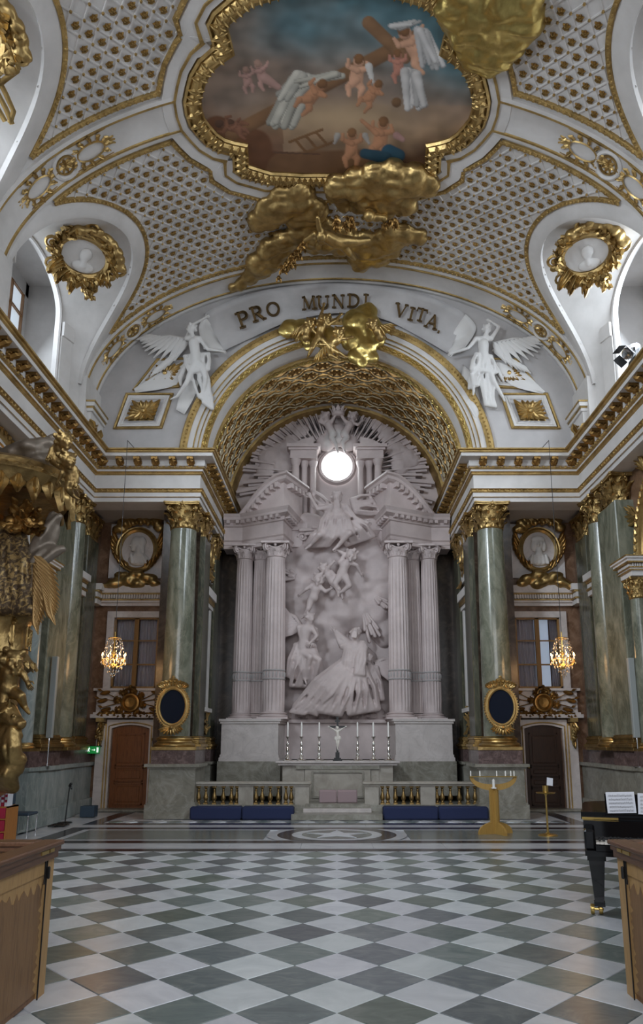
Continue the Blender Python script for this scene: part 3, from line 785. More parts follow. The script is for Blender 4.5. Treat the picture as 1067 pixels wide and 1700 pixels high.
# lattice of raised white strips with gilt crowns in the meshes and buttons on the crossings
LW_, LH_ = 0.315, 0.385
lat = MB(); crowns = []; buttons = []
for sg in (1, -1):
    for k in range(-74, 75):
        pts = []
        for j in range(0, 240):
            y = 7.0 + j * 0.036; s = sg * (y - 7.0) * (LW_ / LH_) + k * LW_
            pts.append((s, y))
        for r in runs(pts, lambda s, y: abs(s) < SMAX and in_panel(s, y, 0.03)):
            r = r[::4] + ([r[-1]] if (len(r) - 1) % 4 else [])
            if len(r) > 1: strip(lat, r, [(-0.018, 0.0), (-0.012, 0.02), (0.012, 0.02), (0.018, 0.0)])
for j in range(0, 54):
    for k in range(-54, 55):
        y = 7.0 + j * LH_ / 2; s = (k + (0.5 if j % 2 else 0)) * LW_
        if abs(s) > SMAX: continue
        if in_panel(s, y, 0.10):
            buttons.append((s, y))
        if in_panel(s + LW_ / 2, y, 0.12): crowns.append((s + LW_ / 2, y))
panel = lat.obj('lattice_panel', MT['plaster'], ceiling, smooth=0, kind='stuff')
def vframe(s, y, off=0.0):
    p, nn = sp(s, y, off); t = (sp(s + 0.01, y)[0] - sp(s - 0.01, y)[0]).normalized(); return p, t, V((0, 1, 0)), nn
def to_m(p, x, y, z): return Matrix(((x.x, y.x, z.x, p.x), (x.y, y.y, z.y, p.y), (x.z, y.z, z.z, p.z), (0, 0, 0, 1)))
crm = MB()                                   # a little three-pointed gilt crown, points towards -y
for k, a in enumerate((-0.75, 0, 0.75)): crm.leaf((0, 0.05, 0.0), (math.sin(a), -math.cos(a), 0.25), (0, 0, 1), 0.108, 0.060, 0.35, 1, 4, 0.012)
crm.tube([(-0.055, 0.055, 0.01), (0, 0.068, 0.02), (0.055, 0.055, 0.01)], 0.017, 4); crm.ell((0, -0.0, 0.03), 0.022, 5, m=4)
cr_me = crm.mesh('gilded_crown', MT['gold'])
crowns.sort(key=lambda q: (sp(*q)[0] - V((0, 0, EYE))).length)
vis = [q for q in crowns if q[1] > 8.8]; inframe = vis[:300]; rest = vis[300:]
lp2 = MB()
for s, y in inframe:
    M = to_m(*vframe(s, y)); o = link('gilded_crown', cr_me, ceiling); o.matrix_local = M
for s, y in rest: lp2.add(crm.v, crm.f, to_m(*vframe(s, y)))
if lp2.v: lp2.obj('far_gilded_crowns', MT['gold'], ceiling, kind='stuff')
bt = MB()
for s, y in buttons: bt.ell(sp(s, y, 0.02)[0], 0.03, 5, m=4)
bt.obj('gilded_buttons', MT['gold'], ceiling, kind='stuff')
# gilt bead moulding round each panel
edge = MB(); beads = MB()
PR = [(-0.05, 0.0), (-0.045, 0.04), (-0.01, 0.055), (0.03, 0.05), (0.05, 0.0)]
def edge_run(pts, ok):
    for r in runs(pts, ok):
        strip(edge, r, PR)
        L = 0
        for a, b in zip(r, r[1:]):
            L += (sp(*a)[0] - sp(*b)[0]).length
            if L > 0.085: L = 0; beads.ell(sp(b[0], b[1], 0.05)[0], 0.034, 5, m=4)
ln = [(-SMAX + 2 * SMAX * i / 400) for i in range(401)]
for y, e in ((YR + 0.52, 0.02), (YE, -0.02), (YR - 0.52, -0.02)): edge_run([(s, y) for s in ln], lambda s, y_, e=e: in_panel(s, y_ + e))
for c, h in LUN[:2]:
    for sx in (-1, 1):
        pts = [(sx * (S0 - (LH + 0.31) * math.sin(PI * i / 90)), c + (h + 0.31) * math.cos(PI * i / 90)) for i in range(91)]
        edge_run(pts, lambda s, y, sx=sx: in_panel(s - sx * 0.03, y) or in_panel(s, y + 0.03) or in_panel(s, y - 0.03))
fo = dense(offset(dense(frame, 0.25), SG * (FM + 0.01)), 0.05)
edge_run(fo + fo[:2], lambda s, y: in_panel(s, y + 0.03, -0.02) or in_panel(s, y - 0.03, -0.02))
edge.obj('gilded_panel_edge', MT['gold_trim'], ceiling); beads.obj('gilded_beading', MT['gold_trim'], ceiling, kind='stuff')
# transverse ribs: raised white bands with gilt lines
rb = MB(); rl = MB()
def ok_rib(s, y): return abs(s) < S0 - 0.05 and not in_lun(s, y, 0.02) and not (inpoly((s, y), frame) or dist((s, y), frame) < 0.3)
for y in (YR, 16.02):
    w_ = 0.40 if y == YR else 0.47
    for r in runs([(s, y) for s in ln], ok_rib):
        strip(rb, r, [(-w_, 0.0), (-w_, 0.05), (-w_ + 0.08, 0.06), (-w_ + 0.12, 0.035), (w_ - 0.12, 0.035), (w_ - 0.08, 0.06), (w_, 0.05), (w_, 0.0)])
for y in (YR - 0.31, YR + 0.31, 15.70, 16.30):
    for r in runs([(s, y) for s in ln], ok_rib): strip(rl, r, [(-0.03, 0.03), (-0.02, 0.062), (0.02, 0.062), (0.03, 0.03)])
for y in (YR, 16.0):
    for sx in (-1, 1): strip(rl, [(sx * (S0 - 0.25 - 0.0), y - 0.3 + 0.1 * k) for k in range(7)], [(-0.03, 0.03), (-0.02, 0.065), (0.02, 0.065), (0.03, 0.03)])
# white moulding round the painting and its thin gilt line
fr_o = offset(dense(frame, 0.2), SG * 0.36)
strip(rb, fr_o, [(-0.22, 0.0), (-0.2, 0.05), (0.0, 0.05), (0.16, 0.06), (0.2, 0.0)], True)
fr_l = offset(dense(frame, 0.2), SG * 0.33); strip(rl, fr_l, [(-0.025, 0.04), (-0.02, 0.075), (0.02, 0.075), (0.025, 0.04)], True)
rb.obj('rib_band', MT['plaster'], ceiling); rl.obj('gilded_line', MT['gold_trim'], ceiling)
# foliage ovals and rosettes on the ribs
def foliage(mb, p, d, nn, L, Wd):            # a scrolling spray around an oval eye, along d
    sd = d.cross(nn)
    ring = [p + d * (L * 0.30 * math.cos(a)) + sd * (Wd * 0.36 * math.sin(a)) + nn * 0.03 for a in [2 * PI * i / 16 for i in range(16)]]
    mb.tube(ring, 0.018, 4, closed=True)
    for i in range(12):
        a = 2 * PI * i / 12 + 0.2; o = p + d * (L * 0.30 * math.cos(a)) + sd * (Wd * 0.36 * math.sin(a)) + nn * 0.02
        mb.leaf(o, d * (math.cos(a) * 1.2 + 0.4 * math.sin(a)) + sd * (math.sin(a) - 0.3 * math.cos(a)), nn, L * 0.17, 0.09, 0.4, 2, 5)
    for k in (-1, 1):
        for q in (-1, 0, 1): mb.leaf(p + d * (k * L * 0.30), d * k + sd * (q * 0.35), nn, L * 0.24, 0.09, 0.3, 2, 5)
fo_m = MB()
def S_(deg): return s_of(VA * math.sin(math.radians(deg)))
def rosette(mb, s, y, r):
    p, x, yy, nn = vframe(s, y, 0.04)
    mb.tube([p + x * (r * math.cos(a)) + yy * (r * math.sin(a)) for a in [2 * PI * i / 20 for i in range(20)]], 0.025, 5, closed=True)
    for i in range(8):
        a = 2 * PI * i / 8; mb.leaf(p, x * math.cos(a) + yy * math.sin(a), nn, r * 0.9, r * 0.5, 0.4, 1, 4)
    mb.ell(p + nn * 0.03, r * 0.2, 6)
wr = MB()
for sx in (-1, 1):
    for y, ds in ((YR, (47.5, 53.8, 62.0)), (16.0, (48.5, 56.8, 65.5))):
        for k, dgr in enumerate(ds):
            s = sx * S_(dgr)
            if k == 1:
                rosette(fo_m, s, y, 0.17); p, x, yy, nn = vframe(s, y, 0.035)
                wr.tube([p + x * (0.25 * math.cos(a)) + yy * (0.25 * math.sin(a)) for a in [2 * PI * i / 24 for i in range(24)]], 0.045, 6, closed=True)
            else:
                p, x, yy, nn = vframe(s, y, 0.04); foliage(fo_m, p, x, nn, 0.95, 0.44)
                for q in (-1, 1): fo_m.tube([p + x * (0.5 * t) + yy * (q * 0.26) for t in (-1.15, -0.4, 0.4, 1.15)], 0.014, 4)
fo_m.obj('gilded_rib_ornament', MT['gold'], ceiling); wr.obj('rosette_ring', MT['plaster'], ceiling)

# ---- the ceiling painting in its gilt frame
PT = thing('ceiling_painting', 'lobed ceiling painting of cherubs on brown clouds under a blue sky, in a gilt frame', 'painting')
fm = MB(); dfr = dense(frame, 0.12)
if SG > 0: pass
strip(fm, dfr, [(a * SG * -1 if False else a, b) for a, b in [(-0.17, 0.0), (-0.17, 0.07), (-0.13, 0.10), (-0.09, 0.08), (-0.06, 0.13), (0.0, 0.165), (0.06, 0.15), (0.10, 0.09), (0.14, 0.10), (0.17, 0.06), (0.17, 0.0)]], True)
fm.obj('gilded_frame', MT['gold'], PT)
fl = MB(); acc = 0
for i in range(len(dfr)):
    a, b = dfr[i], dfr[(i + 1) % len(dfr)]; p, nn = sp(*a); q = sp(*b)[0]; t = (q - p)
    if t.length < 1e-6: continue
    t.normalize(); sd = t.cross(nn)
    for sg in (1, -1): fl.leaf(p + nn * 0.15 - sd * 0.0 + t * 0.06 * (sg > 0), sd * sg, nn, 0.145, 0.11, -0.35, 1, 4, 0.016)
fl.obj('frame_leaf_carving', MT['gold'], PT, kind='stuff')
def mixc(a, b, t): return tuple(x + (y - x) * t for x, y in zip(a, b))
SHP = []
def cap2(x0, y0, x1, y1, r0, r1, c, sh=0.35): SHP.append((x0, y0, x1, y1, r0, r1, c, sh))
FL, FD, HAIR = (0.60, 0.34, 0.22), (0.44, 0.215, 0.115), (0.20, 0.095, 0.04)
def cloth(x0, y0, x1, y1, w, c, n=12, seed=1):
    rr = random.Random(seed)
    for i in range(n):
        t = rr.random() - .5; a = w * t; k = .65 + .5 * rr.random()
        cap2(x0 + a + rr.uniform(-3, 3), y0 + a * .3, x1 + a * 1.4 + rr.uniform(-5, 5), y1 + rr.uniform(-6, 6), w * .30, w * .18, tuple(v * k for v in c), .5)
def cherub(x, y, k, tw, skin=FL, hair=HAIR, face=1):      # head at x,y ; k size ; tw body direction
    dx, dy = math.cos(tw), math.sin(tw); px, py = -dy, dx
    b = (x + dx * 15 * k, y + dy * 15 * k); e = (x + dx * 30 * k, y + dy * 30 * k)
    cap2(b[0], b[1], e[0], e[1], 10 * k, 11 * k, skin)
    for q in (-1, 1):
        kx, ky = e[0] + dx * 12 * k + px * 11 * k * q, e[1] + dy * 12 * k + py * 11 * k * q
        cap2(e[0], e[1], kx, ky, 7 * k, 5.5 * k, skin); cap2(kx, ky, kx + dx * 14 * k - px * 3 * q * k, ky + dy * 14 * k, 5 * k, 3 * k, skin)
        ax, ay = b[0] + px * 16 * k * q - dx * 6 * k, b[1] + py * 16 * k * q - dy * 6 * k
        cap2(b[0], b[1], ax, ay, 5 * k, 4 * k, skin); cap2(ax, ay, ax - dx * 10 * k * q, ay - dy * 10 * k, 3.6 * k, 2.5 * k, skin)
    cap2(x, y, x, y, 8.5 * k, 8.5 * k, skin); cap2(x - dx * 3 * k, y - dy * 4 * k, x, y - 2 * k, 8 * k, 6.5 * k, hair)
cap2(330, 262, 470, 285, 30, 30, (0.11, 0.045, 0.02), 0.1); cap2(360, 215, 420, 245, 22, 30, (0.13, 0.055, 0.025), 0.1)
cap2(470, 280, 640, 278, 26, 30, (0.15, 0.075, 0.035), 0.15)
cap2(385, 222, 690, 62, 11, 12, (0.20, 0.105, 0.05), 0.3); cap2(612, 38, 672, 96, 11, 10, (0.22, 0.12, 0.06), 0.3)
for x0, y0, x1, y1 in ((480, 236, 535, 215), (500, 256, 556, 235), (490, 232, 508, 253), (508, 226, 526, 247), (524, 219, 543, 240)): cap2(x0, y0, x1, y1, 2.2, 2.2, (0.17, 0.085, 0.035), 0.1)
cap2(455, 253, 530, 256, 1.5, 1.0, (0.10, 0.05, 0.03), 0)
cloth(500, 138, 468, 205, 30, (0.44, 0.42, 0.36), 16, 2); cloth(505, 128, 480, 160, 26, (0.48, 0.46, 0.40), 10, 3); cloth(560, 124, 500, 140, 16, (0.42, 0.40, 0.34), 8, 4)
cherub(533, 142, 1.0, 2.3, FD); cherub(595, 102, 1.05, 1.7); cap2(612, 110, 618, 136, 6, 3, (0.55, 0.53, 0.50)); cherub(627, 142, 0.85, 2.2, FD)
cherub(660, 92, 0.8, 1.5, (0.46, 0.21, 0.15)); cherub(672, 55, 1.25, 1.0)
cloth(700, 52, 718, 108, 20, (0.60, 0.59, 0.58), 12, 5); cloth(682, 122, 690, 176, 26, (0.58, 0.56, 0.54), 14, 6); cloth(655, 45, 690, 40, 14, (0.58, 0.57, 0.55), 8, 7)
cap2(658, 170, 658, 170, 8, 8, (0.16, 0.085, 0.04))
cherub(428, 108, 0.75, 1.2, (0.42, 0.25, 0.21), (0.34, 0.21, 0.16)); cherub(408, 118, 0.65, 1.4, (0.40, 0.24, 0.20), (0.34, 0.21, 0.16)); cap2(440, 130, 462, 145, 8, 5, (0.42, 0.26, 0.22))
cherub(366, 206, 0.8, 0.2, (0.20, 0.09, 0.05), (0.10, 0.05, 0.03)); cherub(384, 204, 0.6, 0.7, (0.22, 0.10, 0.06), (0.10, 0.05, 0.03))
cherub(584, 224, 0.95, 1.6, FD, HAIR); cap2(606, 225, 612, 238, 5, 2, (0.36, 0.33, 0.30)); cap2(560, 225, 555, 238, 5, 2, (0.36, 0.33, 0.30))
cherub(636, 206, 1.05, 1.75, FD, HAIR); cap2(625, 222, 600, 200, 4.5, 3, FD); cap2(645, 252, 662, 258, 12, 10, (0.02, 0.07, 0.11)); cap2(658, 225, 668, 232, 6, 4, (0.35, 0.20, 0.18))
cap2(605, 255, 640, 262, 8, 10, (0.02, 0.06, 0.09))
def paint(x, y):
    n1 = noise.noise(V((x * 0.012, y * 0.016, 1.3))) + 0.5 * noise.noise(V((x * 0.03, y * 0.035, 4.1))); n2 = noise.noise(V((x * 0.05, y * 0.07, 7.7)))
    c = mixc((0.21, 0.155, 0.12), (0.29, 0.205, 0.15), max(0, min(1, 0.5 + n1)))
    sky = (0.095, 0.175, 0.20)
    d1 = math.exp(-((x - 490) / 75) ** 2 - ((y - 50) / 55) ** 2); d2 = 1 / (1 + math.exp(-((x - 560) * 0.5 - (y - 60) * 1.1) / 26))
    c = mixc(c, sky, max(0, min(0.9, d1 * 0.9 + 0.3 * n1))); c = mixc(c, (0.095, 0.185, 0.215), max(0, min(1, d2 * (0.95 + 0.35 * n1))) if y < 175 else 0)
    d3 = max(0, min(1, (y - 150 + 40 * n1) / 90)); c = mixc(c, (0.31, 0.20, 0.12) if x > 470 else (0.20, 0.105, 0.06), d3)
    d4 = max(0, min(1, (y - 236 + 30 * n1) / 40)); c = mixc(c, (0.09, 0.043, 0.022), d4); n3 = noise.noise(V((x * 0.025, y * 0.04, 9.9))); c = tuple(v * (1 + .45 * n3 + .25 * n2) for v in c)
    c = mixc(c, (0.52, 0.37, 0.22), 0.8 * math.exp(-((x - 560) / 110) ** 2 - ((y - 195) / 26) ** 2))
    for x0, y0, x1, y1, r0, r1, col, sh in SHP:
        if x < min(x0, x1) - 34 or x > max(x0, x1) + 34 or y < min(y0, y1) - 34 or y > max(y0, y1) + 34: continue
        dx, dy = x1 - x0, y1 - y0; L = dx * dx + dy * dy
        t = max(0, min(1, ((x - x0) * dx + (y - y0) * dy) / L)) if L else 0
        r = r0 + (r1 - r0) * t; d = math.hypot(x - x0 - t * dx, y - y0 - t * dy) / r
        if d < 1.12:
            lx = (x - x0 - t * dx) / r; ly = (y - y0 - t * dy) / r; k = 1.08 - sh * max(0, d * d) * 0.7 - sh * .9 * (0.5 * lx + 0.7 * ly) + 0.22 * n2
            c = mixc(c, tuple(v * k for v in col), max(0, min(1, (1.12 - d) / 0.16)))
    return c
def proj(p):
    dy, dz = p.y, p.z - EYE; fw = dy * _c + dz * _s; up = -dy * _s + dz * _c
    return 559.0 + FPX * p.x / fw, 998.0 - FPX * up / fw
ptm = MB(); cols = []; NX, NYP = 230, 200
sx0, sx1 = min(s for s, y in frame), max(s for s, y in frame); yy0, yy1 = min(y for s, y in frame), max(y for s, y in frame)
fin = offset(dense(frame, 0.25), -SG * 0.0)
keepv = {}
ins = {}
for j in range(NYP + 1):
    for i in range(NX + 1):
        s = sx0 + (sx1 - sx0) * i / NX; y = yy0 + (yy1 - yy0) * j / NYP
        ins[(i, j)] = inpoly((s, y), frame)
for j in range(NYP):
    for i in range(NX):
        if not (ins[(i, j)] and ins[(i + 1, j)] and ins[(i, j + 1)] and ins[(i + 1, j + 1)]): continue
        f = []
        for a, b in ((i, j), (i, j + 1), (i + 1, j + 1), (i + 1, j)):
            if (a, b) not in keepv:
                p = sp(sx0 + (sx1 - sx0) * a / NX, yy0 + (yy1 - yy0) * b / NYP, 0.03)[0]
                keepv[(a, b)] = len(ptm.v); ptm.v.append(tuple(p)); cols.append(paint(*proj(p)))
            f.append(keepv[(a, b)])
        ptm.f.append(tuple(f)); ptm.m.append(0)
m, nt, b = nodes('fresco', 0.6); at = N(nt, 'ShaderNodeVertexColor', layer_name='paint'); nt.links.new(at.outputs[0], b.inputs['Base Color'])
po = ptm.obj('painted_canvas', m, PT, smooth=180)
ca = po.data.color_attributes.new('paint', 'FLOAT_COLOR', 'POINT'); ca.data.foreach_set('color', [v for c in cols for v in (*c, 1.0)])

# ---- gilt stucco clouds over the frame
def cloud_mb(lobes, voxel=0.05, flat=0.55, off=0.10, disp=0.05, place=None, dsc=3.0):
    mb = MB()
    for L in lobes:
        x, y, r = L[:3]
        p = BAR(x, y) if place is None else place(x, y)
        if place is None:
            s = s_of(p.x); q, X, Yv, nn = vframe(s, p.y, off); k = SC(y, q.y) * 1.35
            mb.ell((0, 0, 0), (r * k * 1.12, r * k * 1.45, r * k * flat + 0.06), 14, to_m(q, X, Yv, nn))
        else:
            k = SC(y, p.y); mb.ell(p, (r * k, r * k * flat, r * k), 14)
    return melt(mb, voxel, 3 if place else 6, 0.5, disp, dsc, billow=0 if place else 0.42)
def limb_chain(mb, pts, rs, n=10):
    for i in range(len(pts) - 1): mb.cap(pts[i], pts[i + 1], rs[i], rs[i + 1], n)
GC = thing('gilded_cloud_group', 'gilt stucco clouds with a reclining cherub and garland below the painting frame', 'sculpture', tuple(BAR(559, 350)))
def sub(name, mb, mat, parent, **kw):        # mesh in world coordinates under a thing
    me = mb.mesh(name, mat, kw.pop('smooth', 60)); o = link(name, me, parent, **kw); 
    o.location = tuple(-V(parent.location)) if parent.parent is None else (0, 0, 0); return o
c1 = cloud_mb([(470, 332, 20), (498, 322, 19), (445, 347, 17), (427, 360, 12), (520, 345, 18), (495, 350, 16), (470, 398, 15), (450, 416, 18), (430, 436, 15), (415, 452, 11), (396, 466, 7), (384, 471, 4), (498, 382, 16), (540, 385, 19), (570, 393, 18), (520, 392, 15), (600, 424, 15), (625, 416, 18), (646, 398, 18), (606, 404, 17), (652, 382, 14), (676, 383, 13), (696, 386, 9)], 0.04, disp=0.11, dsc=1.3)
sub('cloud', c1, MT['gold'], GC, smooth=180)
c2 = cloud_mb([(560, 300, 16), (590, 296, 18), (622, 290, 20), (655, 288, 21), (690, 290, 18), (715, 296, 13), (600, 322, 15), (640, 325, 16), (676, 322, 13), (570, 325, 10)], 0.04, off=0.2, disp=0.11, dsc=1.3)
sub('cloud', c2, MT['gold'], GC, smooth=180)
def vp(x, y, off): 
    p = BAR(x, y); s = s_of(p.x); return sp(s, p.y, off)[0]
pb = MB()
def K(y): return 0.0152
hd = vp(531, 342, 0.78); pb.ell(hd, 0.13, 12)
limb_chain(pb, [vp(541, 350, 0.66), vp(556, 358, 0.66), vp(568, 362, 0.64)], [0.15, 0.17, 0.16])
limb_chain(pb, [vp(540, 347, 0.68), vp(528, 333, 0.71), vp(525, 318, 0.66)], [0.085, 0.07, 0.05])
limb_chain(pb, [vp(543, 354, 0.68), vp(520, 346, 0.66), vp(503, 362, 0.58)], [0.085, 0.07, 0.05])
limb_chain(pb, [vp(570, 360, 0.64), vp(592, 358, 0.68), vp(615, 362, 0.58)], [0.135, 0.10, 0.055])
limb_chain(pb, [vp(570, 366, 0.64), vp(580, 378, 0.66), vp(590, 394, 0.58)], [0.135, 0.10, 0.055])
sub('cherub', melt(pb, 0.022, 2), MT['gold'], GC, smooth=180)
hb = MB(); hb.ell(vp(533, 372, 0.42), 0.12, 12); hb.ell(vp(527, 384, 0.40), (0.10, 0.14, 0.10), 10)
sub('cherub_head', melt(hb, 0.025, 2), MT['gold'], GC, smooth=180)
hb = MB(); hb.ell(vp(615, 322, 0.55), 0.14, 12); hb.ell(vp(628, 327, 0.52), (0.16, 0.10, 0.10), 10); hb.ell(vp(641, 330, 0.5), 0.10, 10)
sub('cherub_head', melt(hb, 0.025, 2), MT['gold'], GC, smooth=180)
random.seed(4)
gd = MB()
for i in range(60):
    t = i / 59; x = 460 + 45 * t + random.uniform(-6, 6); y = 424 - 50 * t + random.uniform(-6, 6)
    if i % 3 == 0: x, y = 565 + random.uniform(-12, 22), 335 + random.uniform(-8, 8)
    if i % 7 == 0: x, y = 650 + random.uniform(-8, 22), 338 + random.uniform(-6, 6)
    p = vp(x, y, 0.48 + random.uniform(0, 0.1)); gd.ell(p, random.uniform(0.035, 0.06), 6, m=4)
    for q in range(3): gd.leaf(p, (random.uniform(-1, 1), random.uniform(-1, 1), -0.4), (0, 0, -1), 0.13, 0.07, 0.5, 1, 4)
sub('garland', gd, MT['gold_dark'], GC, kind='stuff')
G2 = thing('gilded_cloud', 'plain gilt stucco cloud spilling over the right side of the painting frame', 'sculpture', tuple(BAR(820, 50)))
c3 = cloud_mb([(790, 25, 34), (830, 15, 36), (865, 20, 28), (800, 62, 28), (835, 60, 26), (812, 88, 18), (850, 50, 24), (760, 5, 25), (885, 10, 15)], 0.045, disp=0.10, dsc=1.2)
sub('cloud', c3, MT['gold_pale'], G2, smooth=180)
# ================================================================ COLUMNS AND WALL FITTINGS
def corinthian(r=1.0, h=2.0, square=False):
    m = MB()
    def bell(z): return 0.92 + 0.32 * (z / h) ** 3
    m.lathe([(1.0, -0.12), (1.08, -0.06), (1.0, 0.0)] + [(bell(z), z) for z in (0.0, h * 0.3, h * 0.6, h * 0.8, h * 0.88)], 20)
    for row, (z0, L, k, ph) in enumerate(((0.0, h * 0.42, 8, 0), (h * 0.18, h * 0.58, 8, 0.5))):
        for i in range(k):
            a = 2 * PI * (i + ph) / k; rr = 1.02 + 0.03 * row
            m.leaf((rr * math.cos(a), rr * math.sin(a), z0), (0.12 * math.cos(a), 0.12 * math.sin(a), 1), (math.cos(a), math.sin(a), 0), L, 0.66, 0.8, 3, 9, 0.04)
    for i in range(4):
        a = PI / 4 + PI / 2 * i; d = V((math.cos(a), math.sin(a), 0))
        for e in (-0.22, 0.22):
            u = V((math.cos(a + e * 0.7), math.sin(a + e * 0.7), 0))
            m.tube([u * 1.05 + V((0, 0, h * 0.5)), u * 1.12 + V((0, 0, h * 0.68)), d * 1.3 + V((0, 0, h * 0.80))], [0.08, 0.08, 0.07], 5)
            sd = V((-d.y, d.x, 0))
            m.scroll(d * 1.38 + sd * (e * 0.3) + V((0, 0, h * 0.74)), d, (0, 0, 1), 0.26, 1.4, 0.07, 10, PI / 2, -1)
        b = PI / 2 * i; d = V((math.cos(b), math.sin(b), 0)); sd = V((-d.y, d.x, 0))
        for e in (-1, 1): m.scroll(d * 1.16 + sd * (0.2 * e) + V((0, 0, h * 0.74)), sd * e, (0, 0, 1), 0.18, 1.2, 0.055, 10, PI, -1)
        m.ell(d * 1.22 + V((0, 0, h * 0.92)), 0.17, 7)
        for q in range(5): an = 2 * PI * q / 5; m.leaf(d * 1.24 + V((0, 0, h * 0.92)), sd * math.cos(an) + V((0, 0, math.sin(an))), d, 0.26, 0.2, 0.3, 1, 3)
    ab = []
    for i in range(4):
        a0 = PI / 4 + PI / 2 * i
        for t in range(-1, 7):
            if t < 0: q = 1.86; a = a0 - 0.045
            elif t == 0: q = 1.86; a = a0 + 0.045
            else:
                a = a0 + PI / 2 * t / 7; x = abs(t / 7 - 0.5) * 2; q = 1.20 + 0.52 * x ** 1.7
            ab.append((q * math.cos(a), q * math.sin(a)))
    m.prism(ab, h * 0.88, h * 0.94, 'z'); m.prism([(x * 1.04, y * 1.04) for x, y in ab], h * 0.94, h, 'z')
    return m
cor = corinthian(); cor_me = cor.mesh('capital', MT['gold'], 50)
base_prof = [(1.28, 0), (1.36, 0.10), (1.36, 0.16), (1.28, 0.26), (1.22, 0.28), (1.14, 0.33), (1.12, 0.40), (1.18, 0.44), (1.22, 0.50), (1.18, 0.58), (1.08, 0.62), (1.0, 0.70)]
def shaft_prof(r0, r1, z0, z1, n=12):
    return [(r0 - (r0 - r1) * (t ** 1.8), z0 + (z1 - z0) * t) for t in [i / n for i in range(n + 1)]]
def gcol(sx, label):
    x, y = sx * 3.72, 16.35
    t = thing('giant_column', label, 'column', (x, y, 0))
    p = MB()
    X0, X1 = sorted((sx * 3.13 - x, sx * 4.14 - x)); 
    p.box(X0, X1, -0.45, 0.5, 0.0, 1.15); p.box(X0 - 0.06, X1 + 0.06, -0.51, 0.5, 0, 0.30); p.box(X0 - 0.03, X1 + 0.03, -0.48, 0.5, 0.30, 0.34)
    p.box(X0 - 0.04, X1 + 0.04, -0.49, 0.5, 1.06, 1.10); p.box(X0 - 0.10, X1 + 0.10, -0.55, 0.5, 1.10, 1.165)
    p.obj('pedestal', MT['grey_marble'], t, smooth=0)
    q = MB(); q.box(X0 + 0.02, X1 - 0.02, -0.42, 0.5, 1.165, 1.46); q.obj('plinth', MT['purple_marble'], t, smooth=0)
    b = MB(); b.box(X0 + 0.0, X1 - 0.0, -0.44, 0.5, 1.46, 1.54, b=0.01); b.lathe([(r * 0.345, 1.53 + z * 0.345) for r, z in base_prof], 40)
    b.obj('gilded_base', MT['gold'], t)
    s = MB(); s.lathe(shaft_prof(0.345, 0.305, 1.76, 6.68), 40); s.obj('shaft', MT['green_marble'], t)
    link('capital', cor_me, t, (0, 0, 6.70), scale=(0.305, 0.305, 0.30))
    return t
gcol(-1, 'green marble giant column bearing an oval board, at the left of the sanctuary'); gcol(1, 'green marble giant column bearing an oval board, at the right of the sanctuary')
def pil(x, y, wx, wy, label, shaft='green_marble', z0=1.46, ztop=7.30, hc=0.60, ped=False):
    t = thing('giant_pilaster', label, 'pilaster', (x, y, 0))
    b = MB(); zb = z0
    for e, a, c in ((0.06, 0, 0.07), (0.09, 0.07, 0.14), (0.05, 0.14, 0.18), (0.03, 0.18, 0.24), (0.05, 0.24, 0.29), (0.02, 0.29, 0.32)): b.box(-wx - e, wx + e, -wy - e, wy + e, zb + a, zb + c, b=0.008)
    b.obj('gilded_base', MT['gold'], t)
    s = MB(); s.box(-wx, wx, -wy, wy, zb + 0.31, ztop - hc, b=0.02); s.obj('shaft', MT[shaft], t, smooth=0)
    k = 0.74; link('capital', cor_me, t, (0, 0, ztop - hc), scale=(wx * k + 0.06, wy * k + 0.06, hc / 2.0))
    if ped:
        d = MB(); d.box(-wx - 0.04, wx + 0.04, -wy - 0.04, wy + 0.04, 1.15, 1.46); d.obj('plinth', MT['purple_marble'], t, smooth=0)
        d = MB(); d.box(-wx - 0.05, wx + 0.05, -wy - 0.05, wy + 0.05, 0, 1.10); d.box(-wx - 0.10, wx + 0.10, -wy - 0.10, wy + 0.10, 1.08, 1.15); d.obj('pedestal', MT['grey_marble'], t, smooth=0)
    return t
